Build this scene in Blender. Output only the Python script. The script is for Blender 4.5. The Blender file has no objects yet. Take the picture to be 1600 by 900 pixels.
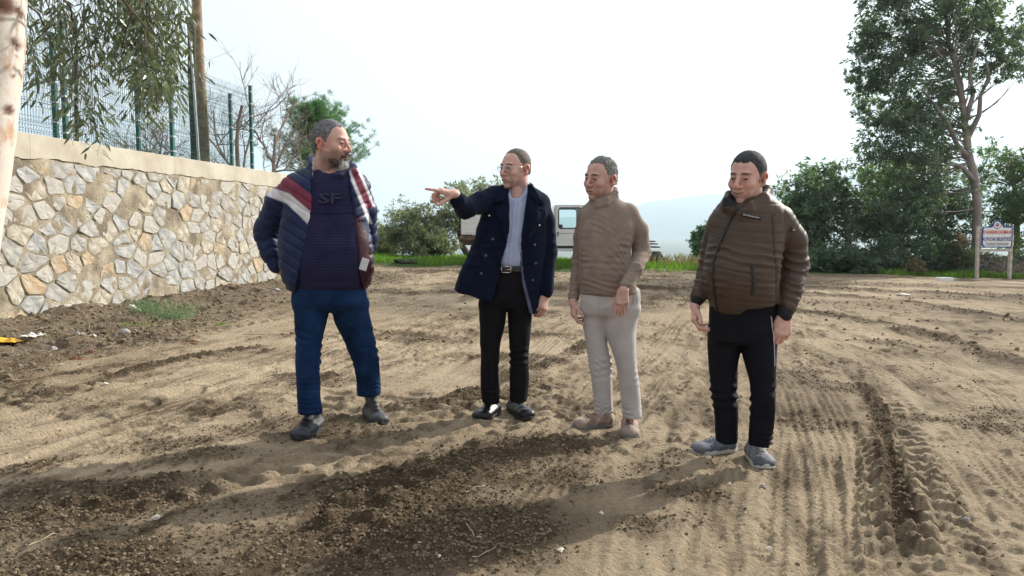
import bpy, math, random
import numpy as np
from mathutils import Vector, Matrix
rnd = random.Random(7); rng = np.random.default_rng(7)
sc = bpy.context.scene
# ---------------------------------------------------------------- camera, sky, sun, exposure
CAM_H = 1.32; F = 1200.0; PITCH = math.atan(95.0/F)
cam_d = bpy.data.cameras.new('camera'); cam = bpy.data.objects.new('camera', cam_d); sc.collection.objects.link(cam)
cam.location = (0, 0, CAM_H); cam.rotation_euler = (math.pi/2-PITCH, 0, 0)
cam_d.lens = 27.0; cam_d.sensor_width = 36.0; cam_d.clip_start = 0.05; cam_d.clip_end = 60000
sc.camera = cam
SUN_AZ = math.radians(51.0)      # right of the view direction (+Y)
SUN_EL = math.radians(29.0)
world = bpy.data.worlds.new('World'); sc.world = world; world.use_nodes = True
wn = world.node_tree; wn.nodes.clear()
w_out = wn.nodes.new('ShaderNodeOutputWorld'); w_bg = wn.nodes.new('ShaderNodeBackground')
w_sky = wn.nodes.new('ShaderNodeTexSky'); w_sky.sky_type = 'NISHITA'; w_sky.sun_disc = False
w_sky.sun_elevation = SUN_EL; w_sky.sun_rotation = SUN_AZ; w_sky.dust_density = 2.5; w_sky.air_density = 1.0; w_sky.ozone_density = 1.0
w_tc = wn.nodes.new('ShaderNodeTexCoord'); w_map = wn.nodes.new('ShaderNodeMapping'); w_map.inputs['Scale'].default_value = (1.2, 1.2, 3.6)
w_map.inputs['Location'].default_value = (0.35, 0.1, 0.0)
w_ns = wn.nodes.new('ShaderNodeTexNoise'); w_ns.inputs['Scale'].default_value = 1.6; w_ns.inputs['Detail'].default_value = 5; w_ns.inputs['Roughness'].default_value = 0.5
w_rp = wn.nodes.new('ShaderNodeMapRange'); w_rp.inputs[1].default_value = 0.34; w_rp.inputs[2].default_value = 0.56; w_rp.inputs[3].default_value = 0.94; w_rp.inputs[4].default_value = 1.0
w_mix = wn.nodes.new('ShaderNodeMix'); w_mix.data_type = 'RGBA'
w_mix.inputs[7].default_value = (9.6, 9.9, 10.2, 1)          # thin bright winter cloud
wn.links.new(w_tc.outputs['Generated'], w_map.inputs[0]); wn.links.new(w_map.outputs[0], w_ns.inputs[0])
wn.links.new(w_ns.outputs[0], w_rp.inputs[0]); wn.links.new(w_rp.outputs[0], w_mix.inputs[0])
# thin cloud is brighter towards the sun, as haze and ice scatter forwards
w_dot = wn.nodes.new('ShaderNodeVectorMath'); w_dot.operation = 'DOT_PRODUCT'; w_dot.inputs[1].default_value = (math.sin(SUN_AZ)*math.cos(SUN_EL), math.cos(SUN_AZ)*math.cos(SUN_EL), math.sin(SUN_EL))
w_h = wn.nodes.new('ShaderNodeMapRange'); w_h.inputs[1].default_value = -1; w_h.inputs[2].default_value = 1; w_h.inputs[3].default_value = 0; w_h.inputs[4].default_value = 1
w_p = wn.nodes.new('ShaderNodeMath'); w_p.operation = 'POWER'; w_p.inputs[1].default_value = 2.2
w_s = wn.nodes.new('ShaderNodeMapRange'); w_s.inputs[3].default_value = 7.0; w_s.inputs[4].default_value = 18.0
w_c = wn.nodes.new('ShaderNodeVectorMath'); w_c.operation = 'SCALE'; w_c.inputs[0].default_value = (.975, .99, 1.01)
wn.links.new(w_tc.outputs['Generated'], w_dot.inputs[0]); wn.links.new(w_dot.outputs['Value'], w_h.inputs[0]); wn.links.new(w_h.outputs[0], w_p.inputs[0]); wn.links.new(w_p.outputs[0], w_s.inputs[0]); wn.links.new(w_s.outputs[0], w_c.inputs['Scale']); wn.links.new(w_c.outputs[0], w_mix.inputs[7])
wn.links.new(w_sky.outputs[0], w_mix.inputs[6]); wn.links.new(w_mix.outputs[2], w_bg.inputs[0])
w_bg.inputs[1].default_value = 0.05
wn.links.new(w_bg.outputs[0], w_out.inputs[0])
sun_d = bpy.data.lights.new('sun', 'SUN'); sun = bpy.data.objects.new('sun', sun_d); sc.collection.objects.link(sun)
sun_d.energy = 5.0; sun_d.angle = math.radians(0.6); sun_d.color = (1.0, 0.93, 0.82)
SD = Vector((math.sin(SUN_AZ)*math.cos(SUN_EL), math.cos(SUN_AZ)*math.cos(SUN_EL), math.sin(SUN_EL)))
sun.rotation_euler = (-SD).to_track_quat('-Z', 'Y').to_euler()
sc.view_settings.view_transform = 'Standard'; sc.view_settings.look = 'None'
sc.view_settings.exposure = 0.75; sc.view_settings.gamma = 1.0
sc.render.film_transparent = False
try:
    sc.cycles.volume_bounces = 1; sc.cycles.max_bounces = 6; sc.cycles.transparent_max_bounces = 12
except Exception: pass
# ---------------------------------------------------------------- geometry helpers
CP, SP = math.cos(PITCH), math.sin(PITCH)
def P(px, py, Y):
    u = (px-800)/F; v = (450-py)/F
    dy = CP+v*SP; dz = -SP+v*CP; k = Y/dy
    return np.array([u*k, Y, CAM_H+dz*k])
def G(px, py, z=None):
    u = (px-800)/F; v = (450-py)/F
    dy = CP+v*SP; dz = -SP+v*CP
    zz = 0.0 if z is None else z
    for _ in range(6):
        k = (CAM_H-zz)/(-dz)
        if z is None: zz = -0.02*max(-14, min(20, u*k))
    return np.array([u*k, dy*k, zz])
C = sc.collection
def link(name, me, mat=None, parent=None, loc=None):
    o = bpy.data.objects.new(name, me); C.objects.link(o)
    if mat is not None and me is not None and len(me.materials) == 0:
        for m in (mat if isinstance(mat, (list, tuple)) else [mat]): me.materials.append(m)
    if parent is not None: o.parent = parent
    if loc is not None: o.location = loc
    return o
def thing(name, label, cat, loc=(0, 0, 0), group=None, rz=0):
    o = bpy.data.objects.new(name, None); C.objects.link(o); o.location = loc; o.rotation_euler = (0, 0, rz)
    o.empty_display_size = 0.1
    o['label'] = label; o['category'] = cat
    if group: o['group'] = group
    return o
def tag(o, label, cat, group=None):
    o['label'] = label; o['category'] = cat
    if group: o['group'] = group
    return o
def mesh_np(name, V, Fq, smooth=True, col=None, mi=None):
    V = np.asarray(V, dtype=np.float32); me = bpy.data.meshes.new(name)
    if isinstance(Fq, np.ndarray):
        nf, k = Fq.shape; loops = Fq.reshape(-1).astype(np.int32); tot = np.full(nf, k, np.int32); st = (np.arange(nf)*k).astype(np.int32)
    else:
        nf = len(Fq); tot = np.array([len(f) for f in Fq], np.int32); st = np.concatenate([[0], np.cumsum(tot)[:-1]]).astype(np.int32)
        loops = np.concatenate([np.asarray(f, np.int32) for f in Fq])
    me.vertices.add(len(V)); me.vertices.foreach_set('co', V.reshape(-1))
    me.loops.add(len(loops)); me.loops.foreach_set('vertex_index', loops)
    me.polygons.add(nf); me.polygons.foreach_set('loop_start', st); me.polygons.foreach_set('loop_total', tot)
    if mi is not None: me.polygons.foreach_set('material_index', np.asarray(mi, np.int32))
    me.update(calc_edges=True)
    me.polygons.foreach_set('use_smooth', np.full(nf, bool(smooth)))
    if col is not None:
        a = me.color_attributes.new('Col', 'FLOAT_COLOR', 'POINT'); c = np.ones((len(V), 4), np.float32); c[:, :3] = col
        a.data.foreach_set('color', c.reshape(-1))
    me.validate(); return me
class MB:
    def __init__(s): s.v = []; s.f = []; s.m = []; s.n = 0
    def add(s, V, Fs, m=0):
        V = np.asarray(V, float)
        s.v.append(V); s.f += [[i+s.n for i in f] for f in Fs]; s.m += [m]*len(Fs); s.n += len(V)
    def box(s, lo, hi, m=0, R=None, c=None):
        x0, y0, z0 = lo; x1, y1, z1 = hi
        V = np.array([[x0,y0,z0],[x1,y0,z0],[x1,y1,z0],[x0,y1,z0],[x0,y0,z1],[x1,y0,z1],[x1,y1,z1],[x0,y1,z1]], float)
        if R is not None: V = V@np.array(R).T
        if c is not None: V = V+np.array(c)
        s.add(V, [[3,2,1,0],[4,5,6,7],[0,1,5,4],[1,2,6,5],[2,3,7,6],[3,0,4,7]], m)
    def tube(s, pts, rad, n=6, m=0, cap=True):
        pts = np.asarray(pts, float); N = len(pts)
        rad = np.full(N, rad) if np.isscalar(rad) else np.asarray(rad, float)
        T = np.gradient(pts, axis=0); T /= np.linalg.norm(T, axis=1)[:, None]+1e-9
        up = np.array([0, 0, 1.]) if abs(T[0][2]) < .9 else np.array([1., 0, 0])
        V = []; a = np.arange(n)*2*np.pi/n
        U = np.cross(T[0], up); U /= np.linalg.norm(U)
        for i in range(N):
            U = U-T[i]*np.dot(U, T[i]); U /= np.linalg.norm(U)+1e-9; W = np.cross(T[i], U)
            V.append(pts[i]+rad[i]*(np.cos(a)[:, None]*U+np.sin(a)[:, None]*W))
        V = np.concatenate(V); Fs = []
        for i in range(N-1):
            for j in range(n):
                k = (j+1) % n; Fs.append([i*n+j, i*n+k, (i+1)*n+k, (i+1)*n+j])
        if cap: Fs.append(list(range(n))[::-1]); Fs.append([(N-1)*n+j for j in range(n)])
        s.add(V, Fs, m)
    def build(s, name, mat, parent=None, smooth=False, bevel=0):
        me = mesh_np(name, np.concatenate(s.v), s.f, smooth, mi=s.m)
        o = link(name, me, mat, parent)
        if bevel:
            b = o.modifiers.new('bevel', 'BEVEL'); b.width = bevel; b.segments = 2; b.limit_method = 'ANGLE'
        return o
# noise
_perm = rng.permutation(512); _perm = np.concatenate([_perm, _perm]); _val = rng.random(1024)*2-1
def noise3(x, y, z=0.0):
    x, y, z = np.broadcast_arrays(np.asarray(x, float), np.asarray(y, float), np.asarray(z, float))
    xi = np.floor(x).astype(int); yi = np.floor(y).astype(int); zi = np.floor(z).astype(int)
    fx, fy, fz = x-xi, y-yi, z-zi
    fx = fx*fx*(3-2*fx); fy = fy*fy*(3-2*fy); fz = fz*fz*(3-2*fz)
    def h(a, b, c): return _val[_perm[(_perm[(_perm[a & 511]+b) & 511]+c) & 511]]
    def L(a, b, t): return a+(b-a)*t
    x00 = L(h(xi, yi, zi), h(xi+1, yi, zi), fx); x10 = L(h(xi, yi+1, zi), h(xi+1, yi+1, zi), fx)
    if np.all(z == 0): return L(x00, x10, fy)
    x01 = L(h(xi, yi, zi+1), h(xi+1, yi, zi+1), fx); x11 = L(h(xi, yi+1, zi+1), h(xi+1, yi+1, zi+1), fx)
    return L(L(x00, x10, fy), L(x01, x11, fy), fz)
def fbm(x, y, z=0.0, o=3, g=.5):
    s = 0; a = 1; f = 1
    for i in range(o): s = s+a*noise3(x*f+i*17.3, y*f+i*5.1, z*f if not np.isscalar(z) else z); a *= g; f *= 2.03
    return s
def sstep(a, b, x): t = np.clip((x-a)/(b-a), 0, 1); return t*t*(3-2*t)
# ---------------------------------------------------------------- materials
def hexc(*c): return tuple(c)+(1,)
def mat(name, col, rough=.8, var=.15, vscale=6.0, bump=0.0, bscale=60.0, metal=0.0, spec=.5, vcol=False, col2=None, detail=4, sheen=0.0, rib=None, trans=0.0, coat=0.0, bdist=.01):
    m = bpy.data.materials.new(name); m.use_nodes = True; nt = m.node_tree; N = nt.nodes; Lk = nt.links
    b = N['Principled BSDF']; b.inputs['Roughness'].default_value = rough; b.inputs['Metallic'].default_value = metal
    b.inputs['Specular IOR Level'].default_value = spec; b.inputs['Sheen Weight'].default_value = sheen; b.inputs['Coat Weight'].default_value = coat
    tc = N.new('ShaderNodeTexCoord'); ns = N.new('ShaderNodeTexNoise'); ns.inputs['Scale'].default_value = vscale; ns.inputs['Detail'].default_value = detail
    Lk.new(tc.outputs['Object'], ns.inputs[0])
    mx = N.new('ShaderNodeMix'); mx.data_type = 'RGBA'; mx.blend_type = 'MIX'
    c = col[:3]
    if vcol:
        at = N.new('ShaderNodeAttribute'); at.attribute_name = 'Col'
        hs = N.new('ShaderNodeMapRange'); hs.inputs[1].default_value = .3; hs.inputs[2].default_value = .7; hs.inputs[3].default_value = 1-var; hs.inputs[4].default_value = 1+var
        vm = N.new('ShaderNodeVectorMath'); vm.operation = 'SCALE'
        Lk.new(ns.outputs[0], hs.inputs[0]); Lk.new(at.outputs[0], vm.inputs[0]); Lk.new(hs.outputs[0], vm.inputs['Scale']); Lk.new(vm.outputs[0], b.inputs[0])
    else:
        mx.inputs[6].default_value = tuple(x*(1-var) for x in c)+(1,)
        mx.inputs[7].default_value = (tuple(x*(1+var) for x in c) if col2 is None else tuple(col2[:3]))+(1,)
        rp = N.new('ShaderNodeMapRange'); rp.inputs[1].default_value = .35; rp.inputs[2].default_value = .65
        Lk.new(ns.outputs[0], rp.inputs[0]); Lk.new(rp.outputs[0], mx.inputs[0]); Lk.new(mx.outputs[2], b.inputs[0])
    if bump > 0:
        n2 = N.new('ShaderNodeTexNoise'); n2.inputs['Scale'].default_value = bscale; n2.inputs['Detail'].default_value = 5 if bscale > 50 else 9; n2.inputs['Roughness'].default_value = .5 if bscale > 50 else .66
        Lk.new(tc.outputs['Object'], n2.inputs[0]); bp = N.new('ShaderNodeBump'); bp.inputs['Strength'].default_value = bump; bp.inputs['Distance'].default_value = bdist
        src = n2.outputs[0]
        if rib:
            wv = N.new('ShaderNodeTexWave'); wv.wave_type = 'BANDS'; wv.bands_direction = rib[0]; wv.inputs['Scale'].default_value = rib[1]; wv.inputs['Distortion'].default_value = rib[2]
            Lk.new(tc.outputs['Object'], wv.inputs[0]); ad = N.new('ShaderNodeMath'); ad.operation = 'ADD'; Lk.new(wv.outputs['Fac'], ad.inputs[0]); Lk.new(n2.outputs[0], ad.inputs[1]); src = ad.outputs[0]
        Lk.new(src, bp.inputs['Height']); Lk.new(bp.outputs[0], b.inputs['Normal'])
    return m
def leaf_mat(name, c1, c2, tr=.35, vscale=1.2, rough=.5):
    m = bpy.data.materials.new(name); m.use_nodes = True; nt = m.node_tree; N = nt.nodes; Lk = nt.links
    b = N['Principled BSDF']; b.inputs['Roughness'].default_value = rough; b.inputs['Specular IOR Level'].default_value = .4
    at = N.new('ShaderNodeAttribute'); at.attribute_name = 'Col'
    mx = N.new('ShaderNodeMix'); mx.data_type = 'RGBA'; mx.inputs[6].default_value = c1+(1,); mx.inputs[7].default_value = c2+(1,)
    Lk.new(at.outputs['Fac'], mx.inputs[0]); Lk.new(mx.outputs[2], b.inputs[0])
    t = N.new('ShaderNodeBsdfTranslucent'); g = N.new('ShaderNodeVectorMath'); g.operation = 'MULTIPLY'; g.inputs[1].default_value = (1.3, 1.5, .6)
    Lk.new(mx.outputs[2], g.inputs[0]); Lk.new(g.outputs[0], t.inputs[0])
    ms = N.new('ShaderNodeMixShader'); ms.inputs[0].default_value = tr; Lk.new(b.outputs[0], ms.inputs[1]); Lk.new(t.outputs[0], ms.inputs[2])
    Lk.new(ms.outputs[0], N['Material Output'].inputs[0]); return m
# ---------------------------------------------------------------- implicit surfaces
class Field:
    def __init__(s, lo, hi, h):
        s.lo = np.asarray(lo, float); s.h = h; s.n = np.maximum(np.ceil((np.asarray(hi)-s.lo)/h).astype(int)+1, 4)
        s.F = np.full(s.n, .3, np.float32); s.ax = [(s.lo[i]+np.arange(s.n[i])*h).astype(np.float32) for i in range(3)]
    def _sub(s, lo, hi, m):
        i0 = np.clip(np.floor((np.asarray(lo)-m-s.lo)/s.h).astype(int), 0, s.n); i1 = np.clip(np.ceil((np.asarray(hi)+m-s.lo)/s.h).astype(int)+1, 0, s.n)
        if np.any(i1 <= i0): return None
        sl = tuple(slice(a, b) for a, b in zip(i0, i1))
        X = s.ax[0][sl[0]][:, None, None]; Y = s.ax[1][sl[1]][None, :, None]; Z = s.ax[2][sl[2]][None, None, :]
        return sl, X, Y, Z
    def _mix(s, sl, d, k, sub):
        A = s.F[sl]; d = d.astype(np.float32)
        if sub:
            if k <= 0: s.F[sl] = np.maximum(A, -d); return
            hh = np.clip(.5-.5*(A+d)/k, 0, 1); s.F[sl] = A*(1-hh)-d*hh+k*hh*(1-hh)
        else:
            if k <= 0: s.F[sl] = np.minimum(A, d); return
            hh = np.clip(.5+.5*(A-d)/k, 0, 1); s.F[sl] = A*(1-hh)+d*hh-k*hh*(1-hh)
    def twin(s):
        t = Field.__new__(Field); t.lo, t.h, t.n, t.ax = s.lo, s.h, s.n, s.ax; t.F = np.full(s.n, .3, np.float32); return t
    def merge(s, o, k): s._mix((slice(None),)*3, o.F, k, False); return s
    def cone(s, a, b, r1, r2, k=.01, sub=False, flat=None):
        a = np.asarray(a, float); b = np.asarray(b, float); r = max(r1, r2)
        q = s._sub(np.minimum(a, b)-r, np.maximum(a, b)+r, k+.02)
        if q is None: return s
        sl, X, Y, Z = q; ab = b-a; L2 = max(float(ab@ab), 1e-9)
        dx, dy, dz = X-a[0], Y-a[1], Z-a[2]
        t = np.clip((dx*ab[0]+dy*ab[1]+dz*ab[2])/L2, 0, 1)
        ex, ey, ez = dx-t*ab[0], dy-t*ab[1], dz-t*ab[2]
        if flat is not None:
            n, f = flat; n = np.asarray(n)/np.linalg.norm(n); w = (ex*n[0]+ey*n[1]+ez*n[2])*(1/f-1)
            ex, ey, ez = ex+w*n[0], ey+w*n[1], ez+w*n[2]
        d = np.sqrt(ex*ex+ey*ey+ez*ez)-(r1+(r2-r1)*t)
        if flat is not None: d = d*min(1, f*1.3)
        s._mix(sl, d, k, sub); return s
    def chain(s, pts, rs, k=.01, **kw):
        for i in range(len(pts)-1): s.cone(pts[i], pts[i+1], rs[i], rs[i+1], k, **kw)
        return s
    def ell(s, c, r, k=.01, R=None, sub=False):
        c = np.asarray(c, float); r = np.asarray(r, float); m = r.max() if R is not None else r
        q = s._sub(c-m, c+m, k+.02)
        if q is None: return s
        sl, X, Y, Z = q; dx, dy, dz = X-c[0], Y-c[1], Z-c[2]
        if R is not None:
            R = np.asarray(R); dx, dy, dz = [R[0, i]*dx+R[1, i]*dy+R[2, i]*dz for i in range(3)]
        k0 = np.sqrt((dx/r[0])**2+(dy/r[1])**2+(dz/r[2])**2); k1 = np.sqrt((dx/r[0]**2)**2+(dy/r[1]**2)**2+(dz/r[2]**2)**2)+1e-6
        s._mix(sl, k0*(k0-1)/k1, k, sub); return s
    def loft(s, keys, k=.02, n=2.4, cap=.02, grow=0.0, sub=False, fbmv=None):
        # keys: rows z, cx, cy, a, b
        K = np.array(sorted([tuple(q) for q in keys])); zz = np.linspace(K[0, 0], K[-1, 0], 160)
        par = []
        for j in range(1, 5):
            v = np.interp(zz, K[:, 0], K[:, j]); kk = 9; pad = np.pad(v, kk, mode='edge')
            par.append(np.convolve(pad, np.ones(2*kk+1)/(2*kk+1), 'same')[kk:-kk])
        cx, cy, a, b = par; a = a+grow; b = b+grow
        lo = [np.min(cx-a), np.min(cy-b), zz[0]]; hi = [np.max(cx+a), np.max(cy+b), zz[-1]]
        q = s._sub(lo, hi, k+.03)
        if q is None: return s
        sl, X, Y, Z = q; z = Z[0, 0, :]
        CX, CY, A, B = [np.interp(z, zz, v)[None, None, :].astype(np.float32) for v in (cx, cy, a, b)]
        qx = np.abs((X-CX)/A); qy = np.abs((Y-CY)/B)
        r = (qx**n+qy**n)**(1/n); d = (r-1)*np.minimum(A, B)
        e = np.maximum(Z-(zz[-1]-cap), (zz[0]+cap)-Z)
        d = np.where(e > 0, np.sqrt(np.maximum(d+cap, 0)**2+np.maximum(e, 0)**2)-cap+np.minimum(d+cap, 0)*0, d)
        s._mix(sl, d, k, sub); return s
    def custom(s, fn, sub=True, k=0.0):
        sl = (slice(None),)*3; d = fn(s.ax[0][:, None, None], s.ax[1][None, :, None], s.ax[2][None, None, :])
        s._mix(sl, np.broadcast_to(d, s.F.shape), k, sub); return s
    def mesh(s):
        Fv = s.F.copy(); Fv[0] = Fv[-1] = .1; Fv[:, 0] = Fv[:, -1] = .1; Fv[:, :, 0] = Fv[:, :, -1] = .1
        S = Fv < 0; nx, ny, nz = Fv.shape
        c = lambda A, i, j, k: A[i:nx-1+i, j:ny-1+j, k:nz-1+k]
        cnt8 = sum(c(S, i, j, k).astype(np.int8) for i in (0, 1) for j in (0, 1) for k in (0, 1))
        act = (cnt8 > 0) & (cnt8 < 8); idx = np.argwhere(act); I = idx.T
        acc = np.zeros((len(idx), 3)); n = np.zeros(len(idx))
        cor = [(i, j, k) for i in (0, 1) for j in (0, 1) for k in (0, 1)]
        val = {q: Fv[I[0]+q[0], I[1]+q[1], I[2]+q[2]] for q in cor}
        for q in cor:
            for ax in range(3):
                if q[ax] == 0:
                    p = list(q); p[ax] = 1; p = tuple(p); v0, v1 = val[q], val[p]; m = (v0 < 0) != (v1 < 0)
                    t = np.where(m, v0/(v0-v1+1e-12), 0)
                    for a in range(3): acc[:, a] += np.where(m, q[a]+(t if a == ax else 0), 0)
                    n += m
        V = s.lo+(idx+acc/np.maximum(n, 1)[:, None])*s.h
        vid = -np.ones(act.shape, int); vid[I[0], I[1], I[2]] = np.arange(len(idx)); Q = []
        for ax in range(3):
            A = S; B = np.roll(S, -1, ax); m = A != B
            sl = [slice(1, -1)]*3; mm = np.zeros_like(m); mm[tuple(sl)] = m[tuple(sl)]
            e = np.argwhere(mm); a1, a2 = (ax+1) % 3, (ax+2) % 3
            def cell(d1, d2):
                w = e.copy(); w[:, a1] -= d1; w[:, a2] -= d2; return vid[w[:, 0], w[:, 1], w[:, 2]]
            q = np.stack([cell(1, 1), cell(0, 1), cell(0, 0), cell(1, 0)], 1)
            inside = S[e[:, 0], e[:, 1], e[:, 2]]; q[~inside] = q[~inside][:, ::-1]
            Q.append(q[(q >= 0).all(1)])
        return V, np.concatenate(Q)
def vnormals(V, Q):
    n = np.cross(V[Q[:, 2]]-V[Q[:, 0]], V[Q[:, 3]]-V[Q[:, 1]]); N = np.zeros_like(V)
    for i in range(4): np.add.at(N, Q[:, i], n)
    return N/(np.linalg.norm(N, axis=1)[:, None]+1e-12)
def smoothv(V, Q, it=1, lam=.5):
    for _ in range(it):
        A = np.zeros_like(V); c = np.zeros(len(V))
        for i in range(4):
            for j in ((i+1) % 4, (i-1) % 4): np.add.at(A, Q[:, i], V[Q[:, j]]); np.add.at(c, Q[:, i], 1)
        V = V+lam*(A/np.maximum(c, 1)[:, None]-V)
    return V
def rotm(yaw=0, pitch=0, roll=0):
    return np.array(Matrix.Rotation(yaw, 3, 'Z')@Matrix.Rotation(pitch, 3, 'X')@Matrix.Rotation(roll, 3, 'Y'))
def fit_lo_hi(pts, m): pts = np.asarray(pts); return pts.min(0)-m, pts.max(0)+m
# ================================================================ GROUND
def wall_x(y): return .142*y-7.52
def base_h(x, y):
    t = -0.02*np.clip(x, -14, 20)
    dw = x-wall_x(y); wz = sstep(1, 4, y)*sstep(21.5, 19, y)
    t = t+.09*np.exp(-(np.clip(dw, 0, 9)/1.3)**2)*wz
    far = sstep(24, 28, y); bank = .10*sstep(23.5, 25.5, y)*sstep(9, 3, x)
    t = t+bank
    drop = np.clip(y-29.5-.12*np.clip(-x, -30, 20), 0, 1e5)
    t = t-np.minimum(drop*drop*.012, drop*.22+.5)*1.0
    t = np.maximum(t, -70+0*t)
    side = np.clip(x-16, 0, 1e5); t = np.where(y < 40, t+.0*side, t)
    return t
_tracks = []
def track(px, w, kind, depth=.02, z=None, period=None, ext=True):
    pts = np.array([G(a, b)[:2] for a, b in px])
    _tracks.append((pts, w, kind, depth, period))
# loose crumbly bands
track([(-200,905),(0,885),(300,835),(600,775),(800,705),(890,680),(930,668)], .42, 'loose', .015)
track([(-100,1010),(300,930),(500,880),(800,830),(1050,765),(1160,722)], .50, 'loose', .018)
track([(1700,606),(1600,576),(1466,529),(1361,503),(1246,487),(1050,470),(900,445)], .34, 'loose', .03)
track([(1700,520),(1600,505),(1450,478),(1300,462),(1150,452)], .5, 'loose', .03)
track([(1700,470),(1500,462),(1300,452),(1200,447)], .9, 'loose', .04)
track([(480,432),(560,430),(700,424),(800,432),(880,436)], .8, 'loose', .045)
track([(1100,455),(980,450),(860,452),(700,470)], .5, 'loose', .03)
track([(-80,770),(0,745),(150,715),(300,690),(420,668)], .16, 'loose', .012)
track([(0,640),(160,590),(300,560),(450,535)], .14, 'loose', .010)
track([(600,655),(720,620),(860,570),(930,530)], .16, 'loose', .012)
track([(1440,900),(1400,760),(1380,650),(1330,580)], .10, 'loose', .006)
track([(0,930),(300,880),(560,850),(800,800),(1000,752)], .62, 'loose', .012)
track([(-200,850),(0,822),(200,795),(420,770)], .45, 'loose', .012)
track([(150,730),(300,712),(450,705)], .22, 'loose', .015)
track([(-300,960),(100,905),(420,860),(560,830)], .5, 'loose', .012)  # this band and the next also deepen the lower-left shadow through dark soil colour
track([(-100,785),(80,775),(260,765),(400,752)], .3, 'loose', .012)
track([(640,700),(720,690),(800,668)], .2, 'loose', .02)
# tractor lug tracks
track([(1560,960),(1500,860),(1450,760),(1420,680),(1370,600),(1290,550)], .30, 'lug', .030, period=.16)
track([(1340,560),(1420,545),(1540,560),(1680,590)], .40, 'lug', .035, period=.22)
track([(1180,470),(1300,490),(1450,520),(1620,560)], .40, 'lug', .035, period=.22)
track([(-60,660),(80,620),(220,585),(380,550)], .36, 'lug', .035, period=.22)
track([(120,700),(300,650),(460,600),(620,540),(760,480)], .34, 'lug', .030, period=.21)
track([(600,600),(700,560),(860,490),(930,455)], .34, 'lug', .030, period=.21)
track([(-60,850),(120,810),(250,782),(400,740),(500,712),(600,682),(720,640),(860,600),(960,556)], .40, 'lug', .06, period=.21)
track([(250,540),(350,512),(430,500),(560,478),(680,455)], .36, 'lug', .055, period=.24)
track([(1440,960),(1413,890),(1400,780),(1392,702),(1377,628),(1298,566),(1210,524)], .42, 'lug', .045, period=.17)
track([(480,880),(560,800),(650,745),(700,700),(760,668),(900,640),(1010,610)], .34, 'lug', .055, period=.23)
track([(860,740),(930,706),(1000,690),(1080,650),(1120,590)], .30, 'lug', .045, period=.2)
track([(1120,960),(1150,850),(1200,800)], .4, 'lug', .010, period=.2)
# fine block tyre tracks
track([(1700,760),(1600,700),(1500,640),(1380,560)], .24, 'fine', .026)
track([(1100,960),(1110,860),(1130,760),(1150,680),(1120,600)], .24, 'fine', .018)
track([(1640,640),(1540,590),(1420,530),(1280,480)], .26, 'fine', .026)
track([(0,800),(160,745),(330,690),(480,640)], .24, 'fine', .022)
track([(1290,960),(1292,860),(1285,760),(1270,690),(1235,600),(1180,560)], .24, 'fine', .026)
track([(760,900),(820,800),(900,720),(1000,640),(1060,560)], .24, 'fine', .024)
track([(520,940),(560,895),(640,820),(780,710),(900,640),(990,575),(1050,520),(1080,480)], .26, 'fine', .030)
track([(1360,960),(1351,890),(1330,691),(1298,628),(1257,587),(1190,545),(1120,510)], .24, 'fine', .030)
track([(1232,960),(1228,890),(1232,770),(1236,665),(1215,600),(1150,540)], .24, 'fine', .024)
track([(1750,880),(1640,800),(1570,743),(1518,670),(1439,602),(1335,545),(1230,510)], .26, 'fine', .030)
track([(1760,750),(1660,700),(1600,660),(1544,607),(1413,550),(1300,515)], .26, 'fine', .030)
track([(1560,960),(1540,850),(1500,760),(1440,680)], .22, 'fine', .020)
track([(-60,690),(60,650),(200,610),(450,560),(640,500),(700,470)], .26, 'fine', .026)
track([(-80,800),(-50,760),(200,690),(420,620),(700,520),(900,460)], .24, 'fine', .026)
track([(-60,620),(200,560),(400,520),(560,480)], .26, 'fine', .030)
track([(-80,730),(150,668),(400,600),(600,545),(780,470)], .24, 'fine', .030)
track([(-60,585),(150,540),(330,508),(470,482)], .3, 'lug', .04, period=.24)
track([(420,900),(560,760),(700,650),(830,560),(900,500)], .2, 'fine', .014)
track([(880,560),(960,500),(1010,470),(1060,452)], .25, 'fine', .024)
FEET = [tuple(G(a, b)[:2]) for a, b in ((481, 678), (586, 657), (761, 652), (813, 649), (929, 666), (984, 677), (1117, 706), (1186, 722))]   # trodden flat
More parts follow.
